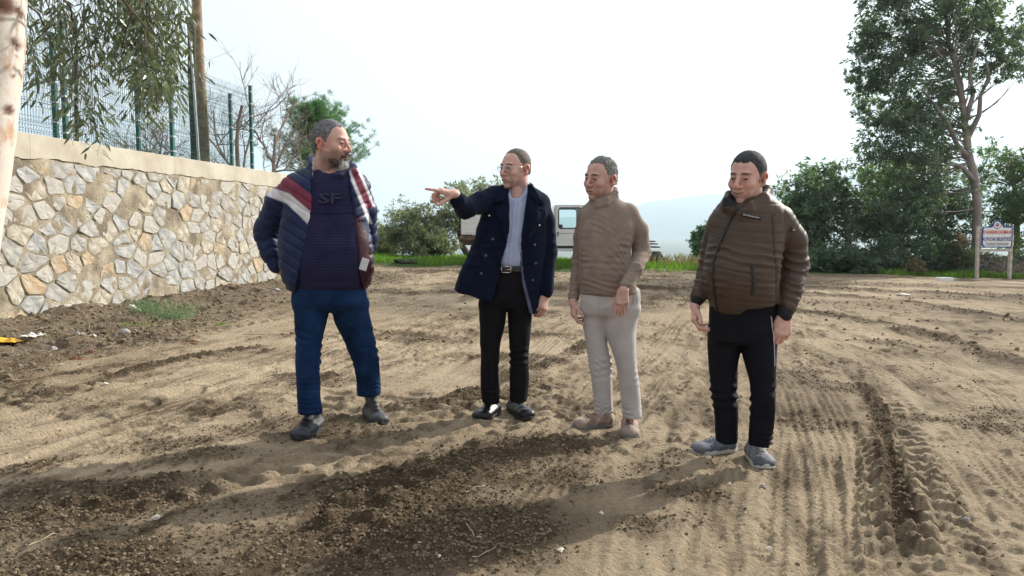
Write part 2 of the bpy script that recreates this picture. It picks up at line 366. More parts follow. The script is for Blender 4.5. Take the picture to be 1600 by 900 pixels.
def ground_fields(x, y):
    z = base_h(x, y).astype(float); loose = np.zeros_like(z); smooth = np.zeros_like(z); tr = np.zeros_like(z); GRV = np.zeros_like(z)
    for pts, w, kind, depth, period in _tracks:
        d0 = np.abs(pts[-1]-pts[0]); ax = 1 if d0[1] > d0[0]*.8 else 0
        p = pts[np.argsort(pts[:, ax])]; t = np.linspace(p[0, ax], p[-1, ax], 240); o = np.interp(t, p[:, ax], p[:, 1-ax])
        kk = 12; pad = np.pad(o, kk, mode='reflect', reflect_type='odd'); o = np.convolve(pad, np.ones(2*kk+1)/(2*kk+1), 'same')[kk:-kk]
        g = np.gradient(o, t); S = np.concatenate([[0], np.cumsum(np.hypot(np.diff(t), np.diff(o)))])
        a, b = (x, y) if ax == 0 else (y, x)
        m = (a > t[0]) & (a < t[-1]); sel = np.nonzero(m.ravel())[0]
        aa = a.ravel()[sel]; bb = b.ravel()[sel]
        oo = np.interp(aa, t, o); gg = np.interp(aa, t, g); d = (bb-oo)/np.sqrt(1+gg*gg)
        k = np.abs(d) < w*1.3; sel = sel[k]; aa = aa[k]; d = d[k]
        xs = x.ravel()[sel]; ys = y.ravel()[sel]
        d = d+.025*noise3(xs*.8, ys*.8)+.007*noise3(xs*9, ys*9); s = np.interp(aa, t, S)
        e = sstep(t[0], t[0]+.5, aa)*sstep(t[-1], t[-1]-.5, aa); ad = np.abs(d); pr = noise3(xs*1.1+9, ys*1.1)*.5+.6
        if kind == 'loose':
            f = e*np.exp(-(ad/(w*.75))**4)*np.clip(.85+.8*fbm(xs*2.2+3, ys*2.2, o=2), 0, 1)
            loose.ravel()[sel] = np.maximum(loose.ravel()[sel], f); z.ravel()[sel] += f*depth*(1+.5*noise3(xs*3, ys*3))
        else:
            inside = sstep(w*.5, w*.42, ad)*e; rim = np.exp(-((ad-w*.56)/(w*.10))**2)*e
            if kind == 'lug':
                ph = (s+.55*ad)/period+.25*noise3(xs*5, ys*5); c = .5+.5*np.cos(2*np.pi*ph); side = sstep(0, .05, ad)
                lug = sstep(.5, .68, c)*sstep(w*.5, w*.35, ad)*side
                dz = depth*pr*(-.5*inside+1.0*lug*e+.35*rim)
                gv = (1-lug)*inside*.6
                dz = dz*np.clip(.75+1.0*noise3(xs*.9+4, ys*.9+7), .2, 1.2)+.010*lug*e*noise3(xs*22, ys*22)
            else:
                rows = np.cos(2*np.pi*d/(w/4.5)); ph = s/.058+.5*np.round(d/(w/4.5)); c = np.cos(2*np.pi*ph)
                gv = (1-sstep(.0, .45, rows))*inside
                blk = sstep(.0, .45, rows)*sstep(.0, .5, c)
                dz = depth*np.clip(pr+.6*noise3(xs*1.7, ys*1.7+3), .1, 1.2)*(.55*blk*inside-.35*inside+.3*rim)
                smooth.ravel()[sel] = np.maximum(smooth.ravel()[sel], inside*.6)
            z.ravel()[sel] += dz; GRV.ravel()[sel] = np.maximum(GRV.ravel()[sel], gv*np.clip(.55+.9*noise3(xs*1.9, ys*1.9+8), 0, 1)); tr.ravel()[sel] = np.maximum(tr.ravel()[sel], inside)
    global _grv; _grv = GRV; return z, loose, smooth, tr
def ground_z(x, y):
    x = np.atleast_1d(np.asarray(x, float)); y = np.atleast_1d(np.asarray(y, float)); return ground_full(x, y)[0]
def ground_full(x, y):
    z, loose, sm, tr = ground_fields(x, y)
    dw = x-wall_x(y); wz = sstep(1, 4, y)*sstep(22, 19, y)
    verge = sstep(2.9, 1.6, dw+.5*noise3(x*.7, y*.7))*wz*(dw > -.6)
    farr = sstep(9, 16, y)*.55*np.clip(.6+1.1*fbm(x*.35, y*.8, o=3), 0, 1)
    clump = np.clip(fbm(x*1.1+40, y*1.7, o=3)*1.6-.45, 0, 1)*.6
    loose = np.clip(np.maximum.reduce([loose, verge*.9, farr, clump*(y < 12)]), 0, 1)
    nearm = (np.abs(x) < 14) & (y > 1.2) & (y < 32)
    n1 = fbm(x*1.6, y*1.6, o=2)*.012
    n2 = fbm(x*9, y*9, o=3); n3 = np.abs(fbm(x*26+5, y*26, o=2)); lump = np.maximum(0, fbm(x*15+8, y*15, o=2))**1.3
    streak = np.maximum(0, fbm((x*.78-y*.5)*14, (x*.5+y*.78)*4, o=2)-.35)*sstep(1, 0, loose)
    al = x*.26+y*.966; cr = x*.966-y*.26; wq = noise3(x*.8+9, y*.8)*.35
    fl = fbm((cr+wq*.3)*9, al*1.8+wq, o=3); fm = sstep(.9, .2, loose)
    patch = np.clip(.35+1.1*noise3(x*.7+2, y*.7+5), .1, 1)
    chip = sstep(.12, .42, fbm(cr*19+wq*8, al*13, o=2))*np.clip(.25+1.3*fbm(x*1.3+20, y*1.3, o=2), 0, 1)
    scal = sstep(.1, .5, noise3(al*9+2*noise3(cr*3, al*2), cr*3.6+7))*np.clip(noise3(x*.55+31, y*.55)*1.6, 0, 1)
    z = z+n1+nearm*(n2*(.0040+.007*loose)+lump*(.004+.020*loose)+n3*(.0015+.014*loose)-streak*.02+fl*.019*fm*patch+(chip*.020+scal*.026)*fm*(1-.65*tr)+loose*.012*np.abs(fbm(x*33, y*33, o=1)))
    z = z+nearm*verge*.05*fbm(x*2.6, y*2.6, o=3)
    zb = base_h(x, y)
    for fx, fy in FEET:
        w_ = .88*np.exp(-(((x-fx)**2+(y-fy)**2)/.17**2)**2); z = z*(1-w_)+(zb-.004)*w_
    return z, loose, sm, tr, verge, fl, chip
def axis_pts(segs):
    out = [segs[0][0]]
    for a, b, d0, d1 in segs:
        x = a; 
        while x < b-1e-6:
            t = (x-a)/(b-a); x += d0*(d1/d0)**t; out.append(min(x, b))
    return np.array(sorted(set(np.round(out, 5))))
xp = axis_pts([(0, 3.1, .0115, .0115), (3.1, 8, .0125, .12), (8, 40, .15, 4.0), (40, 9000, 8, 3000)]); gx = np.concatenate([-xp[:0:-1], xp])
gy = axis_pts([(-400, -3, 80, 4), (-3, 2.15, 1, .05), (2.15, 6, .0125, .0155), (6, 12, .018, .05), (12, 30, .06, .25), (30, 200, .5, 20), (200, 14000, 40, 3000)])
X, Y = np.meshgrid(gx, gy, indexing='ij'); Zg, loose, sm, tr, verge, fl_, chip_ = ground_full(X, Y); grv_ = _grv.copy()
nx_, ny_ = X.shape
ii = np.arange(nx_*ny_).reshape(nx_, ny_)
Q = np.stack([ii[:-1, :-1], ii[1:, :-1], ii[1:, 1:], ii[:-1, 1:]], -1).reshape(-1, 4)
# colour = damp, turned or grassy soil; streak hollows darker; track grooves carry painted shade
dry = np.array([.425, .338, .235]); moist_and_shade = np.array([.092, .066, .042]); tan = np.array([.325, .256, .175]); green = np.array([.05, .085, .02])
big = fbm(X*.5+3, Y*.5, o=3)*.5+.5; fine = fbm(X*7, Y*7, o=3); clod = np.maximum(0, fbm(X*15+8, Y*15, o=2))
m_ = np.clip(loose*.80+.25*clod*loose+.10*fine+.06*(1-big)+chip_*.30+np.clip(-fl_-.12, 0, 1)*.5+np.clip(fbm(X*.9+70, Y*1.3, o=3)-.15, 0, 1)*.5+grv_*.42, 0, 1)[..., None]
col = (tan*(1-big[..., None])+dry*big[..., None])*(1+.08*fine[..., None]); col = col*(1-m_)+moist_and_shade*m_
vv = (verge*.8*(.6+.4*fine))[..., None]; col = col*(1-vv)+np.array([.215, .172, .125])*vv
gmask = (sstep(23.6, 24.6, Y+1.2*noise3(X*.6, Y*.6)+.04*X)*sstep(11, 7, X)+sstep(24.8, 25.6, Y+.8*noise3(X*.7, Y*.7)))
gmask = np.clip(gmask, 0, 1)[..., None]; col = col*(1-gmask)+green*gmask; vm_ = sstep(35, 80, Y)[..., None]; col = col*(1-vm_)+np.array([.11, .115, .075])*vm_
M_ground = mat('soil', (.3, .25, .17), rough=.95, var=.16, vscale=38, bump=.95, bscale=42, spec=.12, vcol=True, detail=9, bdist=.034)
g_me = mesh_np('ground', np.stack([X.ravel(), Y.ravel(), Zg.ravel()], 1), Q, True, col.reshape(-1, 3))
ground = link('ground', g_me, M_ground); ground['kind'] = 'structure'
print('ground quads', len(Q))
del Q, ii
# crumbs of soil, one uncountable mass
def rock_mesh(name, seed, sub=1, flat=.7, rough=.3, smooth=False):
    import bmesh
    bm = bmesh.new(); bmesh.ops.create_icosphere(bm, subdivisions=sub, radius=1)
    r = np.random.default_rng(seed); off = r.random(3)*50
    for v in bm.verts:
        c = v.co; k = 1+rough*float(noise3(c.x*1.6+off[0], c.y*1.6+off[1], c.z*1.6+off[2]))+.25*rough*float(noise3(c.x*4+off[0], c.y*4, c.z*4+off[2]))
        v.co = (c.x*k, c.y*k, c.z*k*flat)
    me = bpy.data.meshes.new(name); bm.to_mesh(me); bm.free()
    if smooth: me.polygons.foreach_set('use_smooth', np.ones(len(me.polygons), bool))
    return me
def rock_arrays(seed):
    me = rock_mesh('tmp_rock', seed, 1, .75, .45); V = np.array([v.co[:] for v in me.vertices]); Fx = np.array([p.vertices[:] for p in me.polygons]); bpy.data.meshes.remove(me); return V, Fx
_ra = [rock_arrays(i) for i in range(5)]
def scatter_rocks(name, n, region, size, matr, seed, accept=None, sink=.35):
    r = np.random.default_rng(seed); pts = []
    x = r.uniform(region[0], region[1], n*6); y = region[2]*(region[3]/region[2])**r.random(n*6)
    _, lo_, _, _, ve_, _, _ = ground_full(x, y); zz = ground_full(x, y)[0]
    p = accept(lo_, ve_, x, y); k = np.nonzero(r.random(n*6) < p)[0][:n]
    x, y, zz = x[k], y[k], zz[k]; s = size[0]*(size[1]/size[0])**(r.random(len(k))**2.2)
    Vs = []; Fs = []; b = 0; cs = []
    for j in range(len(k)):
        V, Fx = _ra[j % 5]; a = r.random()*6.28; R = np.array([[math.cos(a), -math.sin(a), 0], [math.sin(a), math.cos(a), 0], [0, 0, 1]])
        Vs.append((V*s[j]*np.array([1, r.uniform(.6, 1), r.uniform(.6, 1)]))@R.T+np.array([x[j], y[j], zz[j]+s[j]*(.5-sink)])); Fs.append(Fx+b); b += len(V)
        cs.append(np.tile(np.array([[1, 1, 1.]])*r.uniform(.75, 1.25), (len(V), 1)))
    me = mesh_np(name, np.concatenate(Vs), np.concatenate(Fs), False, np.concatenate(cs)*np.array(matr[1]))
    return link(name, me, matr[0])
M_clod = mat('loose_soil', (.2, .16, .1), rough=1, var=.2, vscale=60, bump=.4, bscale=250, spec=.1, vcol=True)
def inst_mat(name, c1, c2):
    m = mat(name, c1, rough=1, var=.1, bump=.4, bscale=200, spec=.1); nt = m.node_tree; oi = nt.nodes.new('ShaderNodeObjectInfo'); mx = nt.nodes.new('ShaderNodeMix'); mx.data_type = 'RGBA'
    mx.inputs[6].default_value = c1+(1,); mx.inputs[7].default_value = c2+(1,); nt.links.new(oi.outputs['Random'], mx.inputs[0]); nt.links.new(mx.outputs[2], nt.nodes['Principled BSDF'].inputs[0]); return m
def crumbs(name, label, n, region, size, m, seed, accept, pw=2.2):
    # uncountable crumbs: points on the ground, each carrying a small faceted clod
    r = np.random.default_rng(seed); x = r.uniform(region[0], region[1], n*4); y = region[2]*(region[3]/region[2])**r.random(n*4); gf = ground_full(x, y); p = accept(gf, x, y); k = np.nonzero(r.random(n*4) < p)[0][:n]
    x, y, z = x[k], y[k], gf[0][k]; n = len(k); s = size[0]*(size[1]/size[0])**(r.random(n)**pw); me = bpy.data.meshes.new(name); me.vertices.add(n)
    me.vertices.foreach_set('co', np.stack([x, y, z+s*.25], 1).astype(np.float32).ravel())
    a = me.attributes.new('clod_scale', 'FLOAT_VECTOR', 'POINT'); a.data.foreach_set('vector', np.stack([s, s*r.uniform(.6, 1, n), s*r.uniform(.5, .95, n)], 1).astype(np.float32).ravel())
    a = me.attributes.new('clod_turn', 'FLOAT_VECTOR', 'POINT'); a.data.foreach_set('vector', np.stack([r.normal(size=n)*.4, r.normal(size=n)*.4, r.random(n)*6.28], 1).astype(np.float32).ravel())
    o = link(name, me, m); g = bpy.data.node_groups.new(name+'_nodes', 'GeometryNodeTree'); g.interface.new_socket('Geometry', in_out='INPUT', socket_type='NodeSocketGeometry'); g.interface.new_socket('Geometry', in_out='OUTPUT', socket_type='NodeSocketGeometry')
    N = g.nodes; gi = N.new('NodeGroupInput'); go = N.new('NodeGroupOutput'); ic = N.new('GeometryNodeMeshIcoSphere'); ic.inputs['Radius'].default_value = 1.0; ic.inputs['Subdivisions'].default_value = 1
    sp = N.new('GeometryNodeSetPosition'); nz = N.new('ShaderNodeTexNoise'); nz.inputs['Scale'].default_value = 1.1; sc_ = N.new('ShaderNodeVectorMath'); sc_.operation = 'SUBTRACT'; sc_.inputs[1].default_value = (.5, .5, .5); mu = N.new('ShaderNodeVectorMath'); mu.operation = 'SCALE'; mu.inputs['Scale'].default_value = 1.5
    iop = N.new('GeometryNodeInstanceOnPoints'); na = N.new('GeometryNodeInputNamedAttribute'); na.data_type = 'FLOAT_VECTOR'; na.inputs['Name'].default_value = 'clod_scale'; nr = N.new('GeometryNodeInputNamedAttribute'); nr.data_type = 'FLOAT_VECTOR'; nr.inputs['Name'].default_value = 'clod_turn'; sm_ = N.new('GeometryNodeSetMaterial'); sm_.inputs['Material'].default_value = m
    Lk = g.links; Lk.new(ic.outputs['Mesh'], sp.inputs['Geometry']); Lk.new(nz.outputs['Color'], sc_.inputs[0]); Lk.new(sc_.outputs[0], mu.inputs[0]); Lk.new(mu.outputs[0], sp.inputs['Offset']); Lk.new(sp.outputs[0], sm_.inputs['Geometry']); Lk.new(sm_.outputs[0], iop.inputs['Instance'])
    Lk.new(gi.outputs[0], iop.inputs['Points']); Lk.new(na.outputs[0], iop.inputs['Scale']); Lk.new(nr.outputs[0], iop.inputs['Rotation']); Lk.new(iop.outputs[0], go.inputs[0]); md = o.modifiers.new('clods', 'NODES'); md.node_group = g
    o['kind'] = 'stuff'; o['label'] = label; return o
crumbs('soil_crumbs', 'crumbly brown clods of turned soil across the dirt road', 90000, (-4.4, 4.4, 2.2, 8.5), (.0024, .012), inst_mat('soil_crumb', (.085, .062, .040), (.25, .195, .13)), 3, lambda g, x, y: np.clip(g[1]*1.25-.22+.20*(g[3] > .3)*(g[6] > .3), .010, 1))
crumbs('far_crumbs', 'scattered clods on the rough dirt farther back', 13000, (-9, 12, 8, 24), (.008, .035), inst_mat('far_crumb', (.13, .096, .062), (.31, .245, .165)), 6, lambda g, x, y: np.clip(g[1]*1.0-.22, .012, 1))
o = scatter_rocks('verge_rubble', 2600, (-7.5, -2.0, 5.0, 20), (.012, .045), (M_clod, (.2, .165, .12)), 4, lambda l, v, x, y: np.clip(v, 0, 1)*(x > wall_x(y)+.1))
o['kind'] = 'stuff'; o['label'] = 'small rubble and clods along the foot of the stone wall'
o = scatter_rocks('gravel', 1500, (-6, 6, 2.3, 12), (.003, .009), (M_clod, (.38, .34, .28)), 5, lambda l, v, x, y: .5+0*l)
o['kind'] = 'stuff'; o['label'] = 'fine pale gravel sprinkled over the dirt road'
M_peb = [mat('pale_stone', (.62, .58, .5), rough=.8, var=.15, vscale=20, bump=.3), mat('grey_stone', (.3, .29, .28), rough=.8, var=.2, vscale=20, bump=.3), mat('brown_stone', (.3, .22, .15), rough=.85, var=.2, vscale=20, bump=.3)]
def pebble(px, py, wpx, m, label, flat=.7, seed=1):
    g = G(px, py); zz = float(ground_z(g[0], g[1])[0]); r = wpx*g[1]/F/2
    me = rock_mesh('stone', seed, 2, flat, .45, False); o = link('stone', me, M_peb[m], loc=(g[0], g[1], zz+r*flat*.45)); o.scale = (r, r*.8, r); o.rotation_euler = (0, 0, seed*1.3)
    tag(o, label, 'stone')
for a in [(245, 820, 15, 0, 'small white stone lying in the dark soil at lower left'), (1201, 856, 14, 0, 'pale rounded pebble near the bottom edge right of the middle'),
          (876, 868, 13, 0, 'pale chipped stone on the crumbly soil at bottom centre'), (1508, 819, 13, 1, 'grey round pebble on the tyre tracks at lower right'),
          (686, 883, 9, 0, 'tiny pale pebble at the bottom edge below the pointing man'), (193, 524, 20, 1, 'dark grey cobble beside the weeds at the foot of the wall'),
          (116, 527, 19, 1, 'grey cobble in front of the wall, left one of a pair'), (127, 524, 12, 2, 'brown cobble in front of the wall, right one of a pair'), (144, 529, 14, 0, 'pale flat cobble just right of the grey pair by the wall'),
          (83, 544, 12, 1, 'small bluish grey stone beside the torn plastic wrapper'), (366, 461, 18, 2, 'brown stone on the soil heap near the end of the wall'),
          (1165, 807, 6, 0, 'white speck of stone in front of the man in the padded jacket'), (940, 804, 10, 0, 'pale stone in the dark band of loose soil'),
          (1140, 757, 8, 0, 'small pale pebble left of the grey running shoe'), (433, 462, 15, 1, 'grey stone beside the leg of the bearded man'),
          (206, 491, 14, 0, 'pale oblong stone leaning at the foot of the wall'), (216, 494, 10, 0, 'small pale stone right of the oblong stone at the wall'),
          (1192, 763, 10, 1, 'grey pebble in front of the right running shoe'), (165, 611, 10, 0, 'flat pale stone pressed in the smooth mud at left')]:
    pebble(*a, seed=int(a[0]) % 97)
# hills seen through the haze
def hills():
    n = 220; xs = np.linspace(-9000, 9000, n); rows = 14; V = []; D = 6500
    prof = np.interp(xs, [-9000, -6000, -2500, -900, 200, 900, 1200, 1650, 1950, 2400, 3300, 5200, 9000], [60, 120, 90, 70, 60, 120, 230, 300, 285, 420, 560, 640, 420])
    prof = prof+18*fbm(xs*.0022, 0*xs+3, o=4)
    for j in range(rows):
        t = j/(rows-1); yy = D-2200+2200*t+250*noise3(xs*.0012, t*3+0*xs); f = math.sin(t*math.pi/2)**1.1
        V.append(np.stack([xs, yy, -75+(prof+75)*f+(16*fbm(xs*.004, yy*.004, o=3))*(f*(1-t)*3)], 1))
    for j in range(3): V.append(np.stack([xs, D+0*xs+600*(j+1), -75+(prof+75)*(1-(j+1)/3.)], 1))
    R = rows+3; V = np.concatenate(V); I = np.arange(R*n).reshape(R, n)
    Qh = np.stack([I[:-1, :-1], I[:-1, 1:], I[1:, 1:], I[1:, :-1]], -1).reshape(-1, 4)
    o = link('hills', mesh_np('hills', V, Qh), mat('hill_scrub', (.07, .09, .06), rough=.95, var=.4, vscale=.004)); o['kind'] = 'structure'
hills()
# ================================================================ STONE WALL (runs away along u, height v)
WY0, WY1 = 3.5, 19.6
W0 = np.array([wall_x(WY0), WY0]); W1 = np.array([wall_x(WY1), WY1]); WL = float(np.linalg.norm(W1-W0)); WD = (W1-W0)/WL; WN = np.array([WD[1], -WD[0]])
Z_TOP, Z_COP = 2.50, 2.21
def wall_pt(u, v, d):  # u along, v world z, d out of the face
    u, v, d = np.broadcast_arrays(u, v, d); b = .035*(Z_COP-v)
    return np.stack([W0[0]+WD[0]*u+WN[0]*(d+b), W0[1]+WD[1]*u+WN[1]*(d+b), v], -1)
M_mortar = mat('mortar', (.27, .22, .155), rough=.97, var=.3, vscale=4, bump=1.0, bscale=22, col2=(.40, .345, .25), bdist=.03)
M_cop = mat('rendered_coping', (.58, .53, .43), rough=.9, var=.1, vscale=2.2, bump=.5, bscale=12, col2=(.40, .355, .275), detail=8)
M_st = [mat('wall_stone_white', (.55, .52, .47), rough=.85, var=.2, vscale=6, bump=.9, bscale=26, col2=(.38, .36, .32), detail=9),
        mat('wall_stone_cream', (.36, .31, .23), rough=.85, var=.25, vscale=7, bump=.9, bscale=22, col2=(.52, .47, .39), detail=9),
        mat('wall_stone_grey', (.29, .28, .26), rough=.85, var=.2, vscale=7, bump=.9, bscale=22, col2=(.42, .40, .365), detail=9),
        mat('wall_stone_ochre', (.48, .31, .15), rough=.85, var=.25, vscale=5, bump=.9, bscale=22, col2=(.46, .39, .29), detail=9),
        mat('wall_stone_blue', (.30, .31, .32), rough=.85, var=.25, vscale=5, bump=.7, bscale=22, col2=(.44, .43, .4))]
wall = thing('stone_wall', 'long rubble stone retaining wall with pale rendered coping below the mesh fence', 'wall', (W0[0], W0[1], 0))
WOFF = np.array([W0[0], W0[1], 0])
def add_to_wall(name, V, Fq, m, smooth=True, parent=None, origin=None):
    og = np.zeros(3) if origin is None else origin
    me = mesh_np(name, V-WOFF-og, Fq, smooth); o = link(name, me, m, wall if parent is None else parent, loc=tuple(og)); return o
# mortar body: bumpy front sheet with closed back
nu, nv = 330, 50; U, Vv = np.meshgrid(np.linspace(0, WL, nu), np.linspace(-.6, Z_COP, nv), indexing='ij')
dd = .004+.014*fbm(U*6, Vv*6, o=3)+.010*noise3(U*18, Vv*18)
front = wall_pt(U, Vv, dd).reshape(-1, 3); back = wall_pt(U, Vv*0+Vv, -.45).reshape(-1, 3); I = np.arange(nu*nv).reshape(nu, nv); nb = nu*nv
q1 = np.stack([I[:-1, :-1], I[1:, :-1], I[1:, 1:], I[:-1, 1:]], -1).reshape(-1, 4)
ed = []
for a, b in ((I[:, -1], 1), (I[-1, ::-1], 1), (I[:, 0][::-1], 1), (I[0, :], 1)): ed.append(np.stack([a[:-1], a[1:], a[1:]+nb, a[:-1]+nb], 1))
add_to_wall('mortar_core', np.concatenate([front, back]), np.concatenate([q1, q1[:, ::-1]+nb]+ed), M_mortar)
# coping band, slightly proud, wavy lower edge, in cast lengths
L0 = 0.0; cuts = [0, 3.2, 6.4, 9.6, 12.7, WL]
for i in range(len(cuts)-1):
    u0, u1 = cuts[i]+(.002 if i else 0), cuts[i+1]-.002; n = 46; uu = np.linspace(u0, u1, n); prof = []
    lowz = Z_COP-.01+.022*fbm(uu*5, 0*uu+2, o=3)
    for (zz, d) in ((None, .022), (Z_COP+.10, .024), (Z_TOP-.006, .022), (Z_TOP, .016), (Z_TOP, -.25), (Z_COP, -.25)):
        z_ = lowz if zz is None else np.full(n, zz); w = .0015*fbm(uu*4, z_*9, o=2) if d > 0 else 0*uu
        prof.append(np.stack([W0[0]+WD[0]*uu+WN[0]*(d+w), W0[1]+WD[1]*uu+WN[1]*(d+w), z_+w*.6], -1))
    V = np.concatenate(prof); k = len(prof); J = np.arange(k*n).reshape(k, n); qs = []
    for a in range(k): b = (a+1) % k; qs += [[J[a, t], J[a, t+1], J[b, t+1], J[b, t]] for t in range(n-1)]
    qs += [list(J[:, 0]), list(J[::-1, n-1])]
    add_to_wall('coping', V, qs, M_cop, False)
# stones: relaxed cells, inset, domed
def clip(poly, p, q):
    mx, my = (p[0]+q[0])/2, (p[1]+q[1])/2; nx, ny = q[0]-p[0], q[1]-p[1]; out = []
    for i in range(len(poly)):
        a, b = poly[i], poly[(i+1) % len(poly)]; da = (a[0]-mx)*nx+(a[1]-my)*ny; db = (b[0]-mx)*nx+(b[1]-my)*ny
        if da <= 0: out.append(a)
        if (da < 0) != (db < 0) and abs(da-db) > 1e-9: t = da/(da-db); out.append((a[0]+(b[0]-a[0])*t, a[1]+(b[1]-a[1])*t))
    return out
def cells(pts, box):
    res = []
    P_ = np.array(pts)
    for i, p in enumerate(pts):
        d = np.hypot(*(P_-P_[i]).T); o = np.argsort(d)[1:22]; poly = [(box[0], box[1]), (box[2], box[1]), (box[2], box[3]), (box[0], box[3])]
        for j in o:
            poly = clip(poly, p, pts[j])
            if not poly: break
        res.append(poly)
    return res
r_ = random.Random(21); sv = (0.0, Z_COP-.03); pts = []; SX = 1.42
u = 3.0
tries = 0
while len(pts) < 330 and tries < 60000:
    tries += 1; p = (r_.uniform(3.0, WL)/SX, r_.uniform(sv[0], sv[1])); md = r_.choice([.17, .24, .33, .46])
    if tries > 20000: md = .22
    if tries > 20000 and len(pts) > 300: break
    if all((p[0]-q[0])**2+(p[1]-q[1])**2 > md*md for q in pts): pts.append(p)
box = (3.0/SX, -.05, WL/SX, Z_COP-.02)
for _ in range(0):
    cl = cells(pts, box); pts = [((p[0]+sum(a[0] for a in c)/len(c))/2, (p[1]+sum(a[1] for a in c)/len(c))/2) for p, c in zip(pts, cl)]
cl = cells(pts, box); nst = 0
for ci, (p, c) in enumerate(zip(pts, cl)):
    if len(c) < 3 or nst >= 300: continue
    cx = sum(a[0] for a in c)/len(c); cy = sum(a[1] for a in c)/len(c); c = [(a[0]*SX, a[1]) for a in c]; cx *= SX
    # drop very short sides, inset, jitter
    s = 1.0; gap = r_.uniform(.007, .022) if r_.random() < .8 else r_.uniform(.02, .045); ring = []
    m = len(c)
    for i in range(m):
        a, b = c[i], c[(i+1) % m]; L = math.hypot(b[0]-a[0], b[1]-a[1])
        if L < .05: continue
        for t in ((.10, .5, .90) if L > .15 else (.16, .84) if L > .08 else (.5,)): ring.append((a[0]+(b[0]-a[0])*t, a[1]+(b[1]-a[1])*t))
    if len(ring) < 4: continue
    rr = []
    for (a, b) in ring:
        dx, dy = a-cx, b-cy; L = math.hypot(dx, dy); k = max(.3, s-gap/L*1.0)+r_.uniform(-.045, .03); rr.append((cx+dx*k, cy+dy*k))
    rr = np.array(rr); n = len(rr); dome = r_.uniform(.006, .020); tu, tv = r_.uniform(-.06, .06), r_.uniform(-.06, .06); V = []; cc = np.array([cx, cy])
    for f, d in ((1.0, -.03), (1.0, .45*dome), (.93, .95*dome), (.5, 1.0*dome)):
        q = cc+(rr-cc)*f; dep = d+(q[:, 0]-cx)*tu+(q[:, 1]-cy)*tv+(0 if d < 0 else 1)*np.array([r_.uniform(-.005, .006) for _ in range(n)])
        V.append(wall_pt(q[:, 0], q[:, 1], dep))
    V.append(wall_pt(np.array([cx]), np.array([cy]), np.array([dome+r_.uniform(-.006, .006)]))); V = np.concatenate(V); Fs = []
    for k in range(3):
        for i in range(n): j = (i+1) % n; Fs.append([k*n+i, k*n+j, (k+1)*n+j, (k+1)*n+i])
    for i in range(n): Fs.append([3*n+i, 3*n+(i+1) % n, 4*n])
    if ((rr[0][0]-cx)*(rr[1][1]-cy)-(rr[0][1]-cy)*(rr[1][0]-cx)) < 0: Fs = [f[::-1] for f in Fs]
    x = r_.random(); uu_ = cx/WL
    mi = 0 if x < .46 else 1 if x < .60 else 2 if x < .84 else 3 if x < .91 else 4
    if uu_ < .62 and r_.random() < .5: mi = r_.choice([2, 4, 2, 4, 4, 1, 3])  # more grey and blue stones towards the near end: bluish shade put into stone colour
    og = wall_pt(cx, cy, 0.0)-WOFF
    add_to_wall('stone', V, Fs, M_st[mi], False, None, og); nst += 1
print('wall stones', nst)
# raised yard behind the wall
mb = MB(); b0 = W0-WN*.44; b1 = W1-WN*.44
Vt = [(b0[0], b0[1], 2.12), (b1[0], b1[1], 2.12), (b1[0]-3, b1[1]+.5, 2.05), (-30, 22, 2.0), (-30, -2, 2.0), (b0[0], b0[1], -.8), (b1[0], b1[1], -.8), (b1[0]-3, b1[1]+.5, -.8), (-30, 22, -.8), (-30, -2, -.8)]
mb.add(Vt, [[0, 1, 2, 3, 4], [0, 5, 6, 1], [1, 6, 7, 2], [2, 7, 8, 3], [3, 8, 9, 4], [4, 9, 5, 0]])
t_ = mb.build('terrace_ground', mat('terrace_soil', (.2, .17, .1), var=.3, bump=.5)); t_['kind'] = 'structure'
